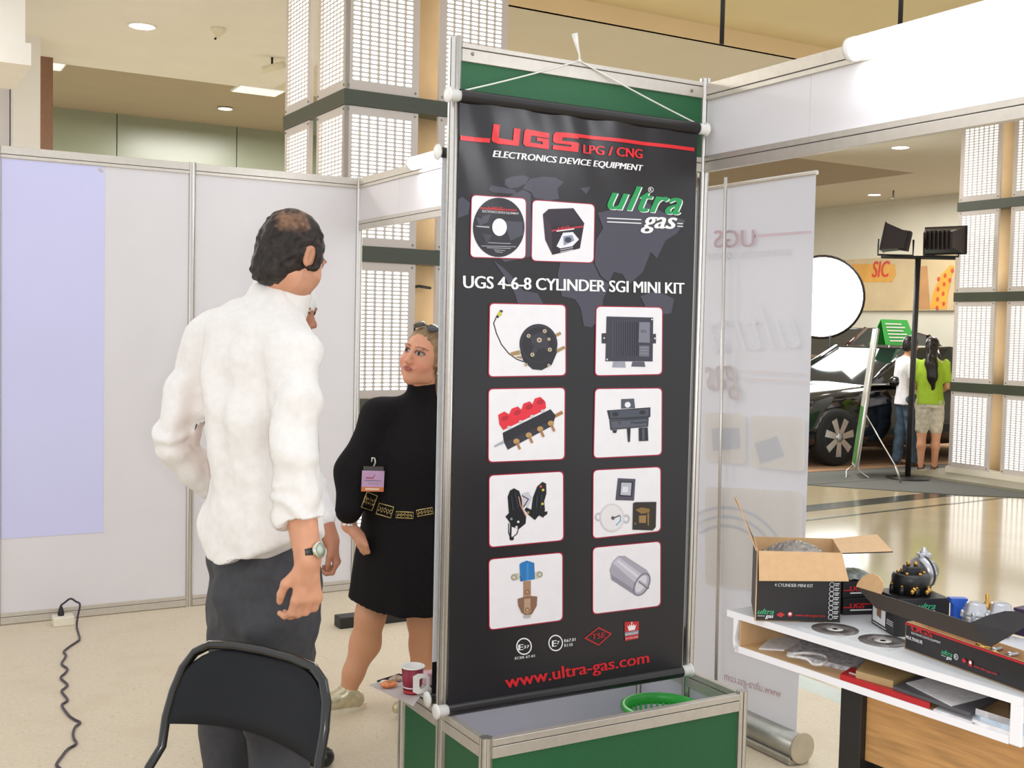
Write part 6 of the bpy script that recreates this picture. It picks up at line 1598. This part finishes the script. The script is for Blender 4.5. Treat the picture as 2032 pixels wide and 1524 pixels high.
# ------------------------------------------------------------------ man with a white cap, mostly hidden behind the first man
CD = 4.05
def cpx(x, y, d=0.0): return atd(x, y, CD+d)
cF = unit(GR*.95-GF*.30); cS = np.cross(cF, UPV)
cb = cpx(540, 700); capm = tag(empty('person', (cb[0], cb[1], 0)), 'man with a white cap hidden behind the tall man in white', 'person')
chd = Head(cpx(571, 620), cF*.96-UPV*.16, UPV*.97+cF*.12, 1.0)
X0 = cpx(548, 700); zsh = 1.44
base = np.array([X0[0], X0[1], 0])
CRs, CRe, CRw = base+cS*.17+UPV*1.40, base+cS*.20+cF*.06+UPV*1.12, cpx(657, 1072, -.05)
CLs, CLe, CLw = base-cS*.17+UPV*1.40, base-cS*.22+UPV*1.10, base-cS*.22+cF*.03+UPV*.84
LHc, LKc, LAc = base-cS*.09+UPV*.90, base-cS*.09+UPV*.48, base-cS*.09+UPV*.09
RHc, RKc, RAc = base+cS*.09+UPV*.90, base+cS*.09+UPV*.48, base+cS*.09+UPV*.09
# the forearm that reaches forward past the first man
CRe = cpx(625, 985, .0)
pts = np.array([chd.o+.16, chd.o-.16, CRw+.12, CRw-.12, CLw+.1, CLe-.1, LAc-.18, RAc+.22, CRs, CLs]); lo, hi = pts.min(0)-.06, pts.max(0)+.06; lo[2] = -.01
S = Sculpt(lo, hi, .006)
S.loft([(.90, base[:2], .15, .10), (1.1, base[:2], .14, .10), (1.32, base[:2], .16, .11), (1.44, base[:2], .13, .08), (1.52, base[:2]+cF[:2]*.02, .06, .06)], cS, cF, .03)
S.chain([base+UPV*1.46, chd.p(0, -.02, -.06)], [.058, .055], .03); chd.sculpt(S)
S.chain([CRs, CRe, CRw], [.045, .040, .029], .03); S.chain([CLs, CLe, CLw], [.045, .038, .028], .03)
hand(S, CRw, -UPV*.92+GR*.25, -GF, GR*.9+UPV*.2, .16, (.6, 1.0, .9)); hand(S, CLw, -UPV, cF, -cS, .17, (.4, .8, .8))
for h_, k_, a_ in ((LHc, LKc, LAc), (RHc, RKc, RAc)): S.chain([h_, k_, a_], [.085, .056, .038], .03); S.cap(a_-UPV*.05, a_-UPV*.055+cF*.15, .035, .03, .02)
P_, Q = S.mesh(); P_ = relax(P_, Q, 1); skin = s2l((.68, .46, .36)); C_ = np.tile(np.array(skin), (len(P_), 1))*(1+.04*vnoise(P_, 50))[:, None]
chd.paint(P_, C_, skin, s2l((.55, .34, .30)), s2l((.14, .10, .09)), s2l((.1, .07, .06)), s2l((.55, .36, .28)))
skin_obj('body', P_, Q, M_skin, capm, np.clip(C_, 0, 1))
Hs = Sculpt(chd.o-.2, chd.o+.2, .005); e = lambda c, r_, k=.012, cut=False: Hs.ell(chd.p(*c), np.array(r_), chd.ax, k, cut)
e((0, -.012, .040), (.086, .110, .098)); Hs.plane(chd.p(0, 0, .018), -chd.u+chd.f*.0)
P2, Q2 = Hs.mesh(); skin_obj('cap', relax(P2, Q2, 1), Q2, mat('white_cotton_cap', 'ECECEA', .8), capm)
lo2, hi2 = np.array([CRs, CRe, CLs, CLe, base]).min(0)-.2, np.array([CRs, CRe, CLs, CLe, base]).max(0)+.2; lo2[2] = .80; hi2[2] = 1.56
T = Sculpt(lo2, hi2, .007); T.loft([(.84, base[:2], .175, .13), (1.1, base[:2], .165, .13), (1.32, base[:2], .175, .13), (1.44, base[:2], .14, .10), (1.52, base[:2]+cF[:2]*.02, .072, .072)], cS, cF, .03)
T.chain([CRs, CRe*.9+CRs*.1], [.062, .060], .03); T.chain([CRe*.95+CRs*.05, CRe*.55+CRw*.45], [.058, .050], .02); T.chain([CLs, CLe], [.062, .056], .03)
P_, Q = T.mesh(); P_ = relax(P_, Q, 2); N = vnormals(P_, Q); P_ = P_+N*(.005*vnoise(P_*np.array([2, 2, .6]), 9))[:, None]; skin_obj('shirt', P_, Q, mat('white_shirt_cotton', 'ECEAEC', .8), capm)
lo3, hi3 = np.array([LHc, LAc, RHc, RAc]).min(0)-.15, np.array([LHc, LAc, RHc, RAc]).max(0)+.15; lo3[2] = .03
T = Sculpt(lo3, hi3, .008); T.loft([(.84, base[:2], .155, .12), (.95, base[:2], .15, .11)], cS, cF, .03)
for h_, k_, a_ in ((LHc, LKc, LAc), (RHc, RKc, RAc)): T.chain([h_, k_, a_], [.095, .075, .065], .03)
P_, Q = T.mesh(); P_ = relax(P_, Q, 2); skin_obj('trousers', P_, Q, mat('grey_trousers', '4A4A50', .75), capm)
for a_ in (LAc, RAc):
    Sh = Sculpt(a_-.25, a_+.25, .007); Sh.cap(a_-UPV*.05-cF*.04, a_-UPV*.056+cF*.17, .045, .036, .02); P2, Q2 = Sh.mesh(); P2[:, 2] = np.maximum(P2[:, 2], .001); skin_obj('shoe', P2, Q2, mat('black_leather', '1B1918', .3), capm)
# ------------------------------------------------------------------ dark car on the orange carpet, its left side towards us
M_carb = mat('black_car_paint', '14151A', .12, .2, coat=1.0, var=.05)
M_glass = mat('dark_car_glass', '22282A', .06, .0, spec=.7, coat=.5)
M_tyre = mat('tyre_rubber', '1A1A1A', .75); M_alloy = mat('alloy_wheel', 'C9CBCC', .25, .85)
M_chrome = mat('chrome', 'D8D8D8', .1, 1.0); M_lampg = mat('headlamp_glass', 'DDE4E6', .1, spec=.8)
def car(x0, y0, z0, label, paint, scale=1.0):
    """nose towards -X, left flank at y0; x0 = front axle"""
    t = tag(empty('car', (x0+1.3, y0+.87, z0)), label, 'car')
    def q(x, y, z): return np.array([x0+x*scale, y0+y*scale, z0+z*scale])
    W2 = .87
    # (x, floor z, bonnet/belt z, half width factor)
    low = [(-.86, .40, .52, .66), (-.80, .28, .70, .80), (-.62, .22, .80, .92), (-.3, .20, .88, .98), (.3, .20, .96, 1.0), (.75, .20, 1.0, 1.0), (1.6, .20, 1.02, 1.0), (2.6, .20, 1.04, 1.0), (3.2, .24, 1.06, .96), (3.5, .30, 1.02, .88), (3.6, .42, .92, .74)]
    sec = [(-1, .12), (-1.0, .45), (-.985, .72), (-.95, .90), (-.80, 1.0), (0, 1.02), (.80, 1.0), (.95, .90), (.985, .72), (1.0, .45), (1, .12), (.8, 0), (-.8, 0)]
    b = MB(); vs = []
    for (x, za, zb__, wf) in low:
        for (yy, zz) in sec: vs.append(q(x, W2+yy*W2*wf, za+(zb__-za)*zz))
    n = len(sec); fs = [(i*n+k, i*n+(k+1) % n, (i+1)*n+(k+1) % n, (i+1)*n+k) for i in range(len(low)-1) for k in range(n)]
    fs += [tuple(range(n))[::-1], tuple((len(low)-1)*n+k for k in range(n))]; b.add(vs, fs, 0, True); obj('car_body', b, paint, t)
    top = [(.62, .99, .0, .86), (1.45, 1.46, .02, .70), (2.3, 1.49, .02, .70), (3.05, 1.36, .02, .68), (3.45, 1.05, 0, .80)]
    b = MB(); vs = []
    for (x, z, e, w) in top:
        for s_, fz in ((-1, 0), (-1, 1), (1, 1), (1, 0)):
            zb2 = 1.0; ww = .92 if fz == 0 else w
            vs.append(q(x, W2+s_*W2*ww*(1 if fz == 0 else 1), zb2 if fz == 0 else z))
    fs = []
    for i in range(len(top)-1):
        o = i*4; fs += [(o, o+1, o+5, o+4), (o+1, o+2, o+6, o+5), (o+2, o+3, o+7, o+6)]
    b.add(vs, fs, 0, False); obj('cabin', b, M_glass, t)
    b = MB()
    rf = [q(x, W2+s_*W2*w*1.01, z+.012) for s_ in (-1, 1) for x, z, e, w in top[1:4]]
    b.add(rf+[p-np.array([0, 0, .04]) for p in rf], [(0, 1, 4, 3), (1, 2, 5, 4), (0, 6, 7, 1), (1, 7, 8, 2), (3, 4, 10, 9), (4, 5, 11, 10), (0, 3, 9, 6), (2, 8, 11, 5)]); obj('roof', b, paint, t)
    for s_ in (-1, 1):
        for i, j in ((0, 1), (3, 4)):
            (xa, za, _, wa2), (xb, zb2, _, wb2) = top[i], top[j]
            b = MB(); b.tube([q(xa, W2+s_*W2*wa2*1.01, za), q(xb, W2+s_*W2*wb2*1.01, zb2)], .04*scale, 8); obj('pillar', b, paint, t)
        b = MB(); b.tube([q(2.0, W2+s_*W2*.93, 1.0), q(2.0, W2+s_*W2*.71, 1.48)], .04*scale, 8); obj('pillar', b, paint, t)
        b = MB(); b.tube([q(.6, W2+s_*W2*.945, 1.005), q(2.0, W2+s_*W2*.945, 1.02), q(3.3, W2+s_*W2*.93, 1.05)], .016*scale, 6); obj('window_trim', b, M_chrome, t)
        b = MB(); b.sphere(q(.85, W2+s_*W2*1.12, 1.05), np.array([.07, .10, .07])*scale, 12); obj('wing_mirror', b, paint, t)
        b = MB(); b.sphere(q(-.66, W2+s_*W2*.70, .72), np.array([.16, .14, .07])*scale, 14); obj('headlamp', b, M_lampg, t)
        for xw in (0, 2.7):
            ws_ = scale; scale_ = scale*1.1; wc_ = q(xw, W2+s_*W2*.90, .3575); ax = np.array([0, s_, 0.0]); b = MB()
            b.lathe(wc_, [(.20*scale_, .09*scale_), (.31*scale_, .09*scale_), (.325*scale_, .05*scale_), (.325*scale_, -.08*scale_), (.2*scale_, -.1*scale_)], ax, 36); wh_ = obj('tyre', b, M_tyre, t)
            b = MB(); b.lathe(wc_, [(.235*scale_, .092*scale_), (.235*scale_, .07*scale_), (.212*scale_, .07*scale_), (.212*scale_, .095*scale_)], ax, 36, caps=False); b.lathe(wc_, [(.06*scale_, .04*scale_), (.055*scale_, .095*scale_), (.02*scale_, .10*scale_)], ax, 16)
            obj('wheel_rim', b, M_alloy, wh_)
            for k in range(7):
                a = 2*math.pi*k/7+.2; d = np.array([math.cos(a), 0, math.sin(a)]); tn = np.array([-math.sin(a), 0, math.cos(a)]); b = MB()
                b.prism([wc_+ax*.075*scale_+(d*.04-tn*.03)*scale_, wc_+ax*.075*scale_+(d*.04+tn*.03)*scale_, wc_+ax*.075*scale_+(d*.22+tn*.042)*scale_, wc_+ax*.075*scale_+(d*.22-tn*.042)*scale_], ax*.018*scale_); obj('spoke', b, M_alloy, wh_)
            b = MB(); b.lathe(wc_, [(.2*scale_, .045*scale_), (.02*scale_, .045*scale_)], ax, 20); obj('brake_disc', b, mat('brake_grey', '4A4A4C', .4, .7), wh_)
    b = MB(); b.box(q(-.90, W2-.35, .52), q(-.84, W2+.35, .68), bev=.01); obj('grille', b, mat('grille_black', '202226', .4), t)
    b = MB(); b.box(q(-.92, W2-.26, .38), q(-.885, W2+.26, .48)); obj('number_plate', b, M_white, t)
    return t
WC = onz(1662, 927)
car(WC[0], WC[1], .012, 'black car with silver seven spoke wheels on the orange carpet', M_carb)
b = MB(); b.box((WC[0]+1.6, WC[1]+3.0, .012), (WC[0]+7.0, WC[1]+5.8, .30), bev=.02); struct('stage_platform', b, M_carpet)
car(WC[0]+3.0, WC[1]+3.5, .30, 'dark red car on a low platform behind the black car', mat('dark_red_car_paint', '3A1418', .15, .2, coat=1.0))
# green tent card on the black car's roof
rp = onx(1752, 691, WC[0]+1.75); rz = 1.49+.012+.014
g0 = np.array([WC[0]+1.6, WC[1]+.62, rz])
gs = tag(empty('roof_sign', g0), 'green tent shaped sign with white lines on the black car roof', 'sign')
def G(x, y, z): return g0+np.array([x, y, z])
M_gs = mat('bright_green_card', '3CB84A', .5)
b = MB(); 
for s_ in (-1, 1): b.prism([G(-.30, s_*.14, 0), G(.30, s_*.14, 0), G(.25, 0, .34), G(-.25, 0, .34)], (0, s_*.006, .004))
obj('card', b, M_gs, gs)
for i in range(6):
    z0 = .05+i*.045; yy = -.14*(1-z0/.34)-.009; b = MB(); b.prism([G(-.20, yy, z0), G(.16-.05*(i % 2), yy, z0), G(.16-.05*(i % 2), yy+.009, z0+.018), G(-.20, yy+.009, z0+.018)], (0, -.003, 0)); obj('text_line', b, M_white, gs)

# ------------------------------------------------------------------ floodlight stands
M_fl = mat('dark_brown_metal', '2A201E', .4, .4)
def floodhead(c, d, up, w, h, dep, parent, lit=None, parts=True):
    d, r = unit(d), unit(np.cross(d, up)); u = np.cross(r, d)
    b = MB(); f = [c+d*dep*.5+r*sx*w/2+u*sz*h/2 for sx, sz in ((-1, -1), (1, -1), (1, 1), (-1, 1))]; k = [c-d*dep*.5+r*sx*w*.36+u*sz*h*.30 for sx, sz in ((-1, -1), (1, -1), (1, 1), (-1, 1))]
    b.add(f+k, [(0, 1, 2, 3), (7, 6, 5, 4), (0, 4, 5, 1), (1, 5, 6, 2), (2, 6, 7, 3), (3, 7, 4, 0)]); hdd = obj('lamp_housing', b, M_fl, parent)
    for i in range(6):
        t_ = (i-2.5)/6*w*.62; b = MB(); b.obox(c-d*dep*.42+r*t_, (.004, dep*.22, h*.36), (r, d, u)); obj('fin', b, M_fl, hdd)
    b = MB(); b.obox(c+d*(dep*.5+.006), (w*.53, .008, h*.54), (r, d, u), bev=.004); obj('bezel', b, M_fl, hdd)
    b = MB(); b.obox(c+d*(dep*.5+.016), (w*.46, .003, h*.46), (r, d, u)); obj('lamp_glass', b, mat('lit_flood_glass', 'FFFFFF', .3, emit='F6FFFB', estr=lit) if lit else mat('unlit_flood_glass', '8A8C88', .15), hdd)
    return r, u
sp = onz(1801, 950); hz = 13.05
st_ = tag(empty('floodlight_stand', (sp[0], sp[1], 0)), 'black stand with two dark floodlights turned away from the booth', 'lamp')
zt2 = atd(1813, 512, (sp-CAM)@FW)[2]
b = MB(); b.cyl((sp[0], sp[1], .02), (sp[0]+.03, sp[1], zt2), .032, n=12); obj('pole', b, M_black, st_)
b = MB(); b.lathe((sp[0], sp[1], 0), [(.24, 0), (.24, .018), (.05, .03)], (0, 0, 1), 24); obj('base', b, M_black, st_)
ctop = np.array([sp[0]+.03, sp[1], zt2]); b = MB(); b.cyl(ctop-GR*.42, ctop+GR*.42, .02, n=8); obj('cross_bar', b, M_black, st_)
for s_, dr in ((-1, GF*.4-GR*.95+UPV*.18), (1, GF*.75+GR*.65+UPV*.05)):
    c_ = ctop+GR*s_*.26+UPV*.20; floodhead(c_, dr, UPV, .46, .30, .24, st_)
    b = MB(); b.tube([c_+GR*.2, ctop+GR*(s_*.26+.2)+UPV*.02, ctop+GR*(s_*.26-.2)+UPV*.02, c_-GR*.2], .012, 7); obj('bracket', b, M_black, st_)
# lit floodlight further back, glaring towards the booth
lp_ = atd(1650, 598, 17.0); ls = tag(empty('floodlight_stand', (lp_[0], lp_[1], 0)), 'glaring lit floodlight on a thin pole behind the roll-up banner edge', 'lamp')
b = MB(); b.cyl((lp_[0], lp_[1], 0), (lp_[0], lp_[1], lp_[2]), .025, n=10); obj('pole', b, M_black, ls)
b = MB(); b.lathe((lp_[0], lp_[1], 0), [(.22, 0), (.22, .018), (.04, .03)], (0, 0, 1), 20); obj('base', b, M_black, ls)
fdir = unit(-GF*.97-GR*.2-UPV*.05); fc_ = lp_-GR*.15+UPV*.06
b = MB(); b.lathe(fc_-fdir*.28, [(.12, 0), (.26, .06), (.49, .18), (.62, .27), (.63, .29), (.605, .29)], fdir, 40); fh_ = obj('reflector_housing', b, M_fl, ls)
b = MB(); b.lathe(fc_, [(.60, 0), (.58, .03), (.42, .07), (.02, .09)], fdir, 40); obj('lamp_glass', b, mat('lit_flood_glass', 'FFFFFF', .3, emit='F6FFFB', estr=5), fh_)
_ll = bpy.data.lights.new('floodlight_beam', 'AREA'); _ll.energy = 14; _ll.size = .9; _ll.color = (.97, 1, .98)
_lo = bpy.data.objects.new('floodlight_beam', _ll); col.objects.link(_lo); _lo.parent = ls
_lo.location = (0-GF[0]*.35, 0-GF[1]*.35, lp_[2]+.12); _lo.rotation_euler = Vector(tuple(GF*.97+GR*.2+UPV*.05)).to_track_quat('Z', 'Y').to_euler()

# ------------------------------------------------------------------ shop fascia with an orange sign on the far wall
XS = 14.93
sg_ = tag(empty('shop_sign', (XS, 9, 2.2)), 'orange and tan shop sign with red letters on the far wall', 'sign')
def Sx(px, py, l=0.0): q = onx(px, py, XS); q[0] = XS-l; return q
a_, c_ = Sx(1560, 522), Sx(1892, 616)
b = MB(); b.box((XS, c_[1], c_[2]), (XS+.06, a_[1], a_[2])); obj('sign_board', b, mat('tan_sign_board', 'C9B48C', .5, var=.1, scale=1.5), sg_)
def sflat(name, h, pts, l): b = MB(); b.poly([Sx(*p, l) for p in pts]); obj(name, b, mat('sign_ink_'+h.lower(), h, .5, var=.1, scale=3), sg_)
sflat('orange_field', 'D9A24C', [(1690, 524), (1775, 524), (1778, 545), (1770, 560), (1690, 560)], .004)
sflat('orange_field', 'B98A58', [(1818, 528), (1840, 528), (1846, 614), (1818, 614)], .004)
sflat('orange_petal', 'EDA13A', [(1893, 528), (1886, 526), (1868, 545), (1852, 580), (1845, 612), (1878, 614), (1882, 580)], .006)
for px, py in ((1890, 537), (1885, 556), (1876, 547), (1874, 564), (1863, 554), (1862, 574), (1872, 583), (1861, 594), (1873, 603), (1860, 611)):
    b = MB(); c2 = Sx(px, py, .008); b.poly([c2+np.array([0, math.cos(a)*.035, math.sin(a)*.045]) for a in np.linspace(0, 2*math.pi, 13)[:-1]]); obj('red_dot', b, mat('sign_ink_red', 'C8502E', .5), sg_)
b = MB(); put_text(b, 'SIC', [Sx(1731, 550, .009), Sx(1766, 549, .009), Sx(1731, 519, .009), Sx(1766, 518, .009)], bold=.03, shear=.25); obj('lettering', b, mat('sign_ink_crimson', 'D0402E', .5), sg_)

# ------------------------------------------------------------------ leaning display board seen almost edge-on, on wire legs
eb, et = onz(1692, 925, .22), atd(1736, 652, (onz(1692, 930)-CAM)@FW)
eb = atd(1694, 925, (onz(1692, 945)-CAM)@FW)
es = tag(empty('display_board', (eb[0], eb[1], 0)), 'narrow leaning display board seen edge-on before the black car', 'board')
wdir = unit(GF*.98+GR*.20); b = MB(); lean = et-eb; nb_ = unit(np.cross(wdir, lean))
b.prism([eb-wdir*.25, eb+wdir*.25, et+wdir*.25, et-wdir*.25], nb_*.03); obj('panel', b, mat('grey_board', 'A9A79C', .5), es)
b = MB(); b.prism([eb-wdir*.255+lean*.02, eb-wdir*.255+lean*.42, eb+wdir*.2+lean*.42, eb+wdir*.2+lean*.02], -nb_*.004); obj('green_print', b, mat('green_print', '3F7A34', .5, var=.3, scale=4), es)
b = MB(); b.tube([et-wdir*.26, eb-wdir*.26], .014, 6); obj('edge_tube', b, M_alu, es)
for dx in (-.14, .12):
    b = MB(); b.tube([eb+UPV*.02, eb+GR*dx*.6-UPV*(eb[2]*.5), np.array([eb[0]+GR[0]*dx-GF[0]*.2, eb[1]+GR[1]*dx-GF[1]*.2, .006])], .008, 6); obj('wire_leg', b, M_alu, es)
b = MB(); f0_, f1_ = onz(1787, 958), atd(1777, 925, (onz(1787, 958)-CAM)@FW); b.tube([f0_+UPV*.006, f1_], .012, 6); b.tube([f1_, eb*.6+et*.4], .008, 6); obj('rear_leg', b, M_alu, es)

# ------------------------------------------------------------------ two visitors by the car
def visitor(base, F, label, h, shirt, legcol, skincol, haircol, longhair, shorts, female):
    Sd = np.cross(F, UPV); sc = h/1.7; t = tag(empty('person', (base[0], base[1], base[2])), label, 'person')
    def p(s_, f_, z): return base+Sd*s_*sc+F*f_*sc+UPV*z*sc
    H_ = Head(p(0, .04, 1.575), F*.97-UPV*.2, UPV, .92*sc)
    lo, hi = base-np.array([.45, .45, .01]), base+np.array([.45, .45, h+.06]); S = Sculpt(lo, hi, .0085)
    S.loft([(base[2]+.88*sc, p(0, 0, 0)[:2], .145*sc, .10*sc), (base[2]+1.05*sc, p(0, .01, 0)[:2], .12*sc, .085*sc), (base[2]+1.28*sc, p(0, 0, 0)[:2], .14*sc, .095*sc), (base[2]+1.38*sc, p(0, 0, 0)[:2], .13*sc, .07*sc), (base[2]+1.45*sc, p(0, .02, 0)[:2], .055*sc, .055*sc)], Sd, F, .03)
    S.chain([p(0, .01, 1.40), H_.p(0, -.02, -.05)], [.052*sc, .048*sc], .03); H_.sculpt(S, female)
    ar = []
    for s_ in (-1, 1):
        sh, el, wr = p(s_*.175, 0, 1.36), p(s_*.20, -.02 if not female else .05, 1.08), p(s_*.12, .20, 1.00)
        S.chain([sh, el, wr], [.042*sc, .036*sc, .026*sc], .03); hand(S, wr, F*.8-Sd*s_*.4-UPV*.3, UPV, Sd*s_, .16, (.4, .9, .9), thick=.95, k=.008); ar.append((sh, el, wr))
    lg = []
    for s_, fk in ((-1, -.06), (1, .08)):
        hj, kn, an = p(s_*.085, 0, .86), p(s_*.085, .02+fk*.4, .46), p(s_*.08, fk, .08); lg.append((hj, kn, an))
        kr = (.056 if shorts else .044)*sc; S.chain([hj, kn], [.074*sc, kr], .03).chain([kn, kn*.6+an*.4-F*.02*(1 if shorts else .3), an], [kr, (.054 if shorts else .042)*sc, .034*sc], .03); S.cap(an-UPV*.035, an-UPV*.045+F*.14, .03, .024, .02)
    P_, Q = S.mesh(); P_ = relax(P_, Q, 1); C_ = np.tile(np.array(s2l(skincol)), (len(P_), 1)); H_.paint(P_, C_, s2l(skincol), s2l((.6, .35, .3)), s2l(haircol), (.02, .015, .01), s2l((.5, .35, .28))); skin_obj('body', P_, Q, M_skin, t, C_)
    Hs = Sculpt(H_.o-.2*sc, H_.o+.2*sc, .007); e = lambda c, r_, k=.012, cut=False: Hs.ell(H_.p(*c), np.array(r_)*sc, H_.ax, k, cut)
    e((0, -.016, .034), (.086, .106, .102)); e((0, -.055, -.03), (.074, .060, .07), .03); e((0, .10, -.04), (.085, .085, .105), .01, True)
    P2, Q2 = Hs.mesh(); skin_obj('hair', P2, Q2, mat('dark_hair_%d' % int(female), '1B1513', .35), t)
    if longhair:
        Hs = Sculpt(base+np.array([-.3, -.3, 1.0*sc]), base+np.array([.3, .3, h+.02]), .008); Hs.chain([H_.p(0, -.07, -.02), p(0, -.10, 1.36), p(.02, -.115, 1.20), p(.03, -.10, 1.04)], [.07*sc, .075*sc, .065*sc, .02*sc], .03)
        P2, Q2 = Hs.mesh(); N = vnormals(P2, Q2); P2 = P2+N*(.006*vnoise(P2*np.array([6, 6, .7]), 8))[:, None]; skin_obj('long_hair', P2, Q2, _mats['dark_hair_1'], t)
    T = Sculpt(lo, hi, .0085); zb_ = (.80 if not female else .84)*sc
    T.loft([(base[2]+zb_, p(0, 0, 0)[:2], .172*sc, .13*sc), (base[2]+1.05*sc, p(0, 0, 0)[:2], .15*sc, .115*sc), (base[2]+1.28*sc, p(0, 0, 0)[:2], .165*sc, .12*sc), (base[2]+1.38*sc, p(0, 0, 0)[:2], .14*sc, .09*sc), (base[2]+1.435*sc, p(0, .015, 0)[:2], .072*sc, .07*sc)], Sd, F, .02)
    for sh, el, wr in ar: T.chain([sh, sh*.35+el*.65], [.060*sc, .060*sc], .03)
    P2, Q2 = T.mesh(); P2 = relax(P2, Q2, 2); N = vnormals(P2, Q2); P2 = P2+N*(.007*vnoise(P2*np.array([1.5, 1.5, .6]), 12))[:, None]; skin_obj('top', P2, Q2, mat('cloth_'+shirt.lower(), shirt, .8), t)
    T = Sculpt(lo, hi, .0085); T.loft([(base[2]+.80*sc, p(0, 0, 0)[:2], .155*sc, .12*sc), (base[2]+.95*sc, p(0, 0, 0)[:2], .145*sc, .11*sc)], Sd, F, .03)
    for hj, kn, an in lg: T.chain([hj, kn+UPV*(.06 if shorts else 0)], [.095*sc, .082*sc if shorts else .072*sc], .03) if shorts else T.chain([hj, kn, an], [.095*sc, .074*sc, .064*sc], .03)
    P2, Q2 = T.mesh(); P2 = relax(P2, Q2, 2); N = vnormals(P2, Q2); P2 = P2+N*(.006*vnoise(P2, 14))[:, None]; skin_obj('shorts' if shorts else 'jeans', P2, Q2, mat('cloth_'+legcol.lower(), legcol, .85, var=.2, scale=20), t)
    for hj, kn, an in lg:
        b = MB(); c = np.array([an[0], an[1], base[2]]); sd_ = np.cross(F, UPV); b.prism([c+F*(math.cos(a)*.13+.05)+sd_*math.sin(a)*.042 for a in np.linspace(0, 2*math.pi, 17)[:-1]], (0, 0, .018)); sd2 = obj('sandal', b, mat('brown_sandal', '4A3628', .6), t)
        b = MB(); b.tube([c+F*.06-sd_*.04+UPV*.018, c+F*.07+UPV*.07, c+F*.06+sd_*.04+UPV*.018], .008, 6); obj('strap', b, _mats['brown_sandal'], sd2)
    return t, p
vb = onz(1793, 923, .012)
vt, vp = visitor(np.array([vb[0], vb[1], .012]), unit(GR*.95+GF*.2), 'man in a white tee and blue jeans before the black car', 1.63, 'F2F0F4', '4A5C6E', (.80, .58, .44), (.10, .08, .07), False, False, False)
b = MB(); bgc = vp(.05, .26, .82); b.sphere(bgc, (.07, .10, .14), 14); tag(obj('shoulder_bag', b, mat('cream_bag', 'D6C4AE', .5)), 'cream bag held by the man in blue jeans', 'bag')
vb = onz(1846, 934, .012)+GF*.1; vb[2] = .012
visitor(np.array([vb[0], vb[1], .012]), unit(GF*.92+GR*.38), 'woman in a lime green top and pale shorts beside the lit pillar', 1.62, 'A6C832', 'CFC8B4', (.84, .62, .48), (.10, .07, .06), True, True, True)
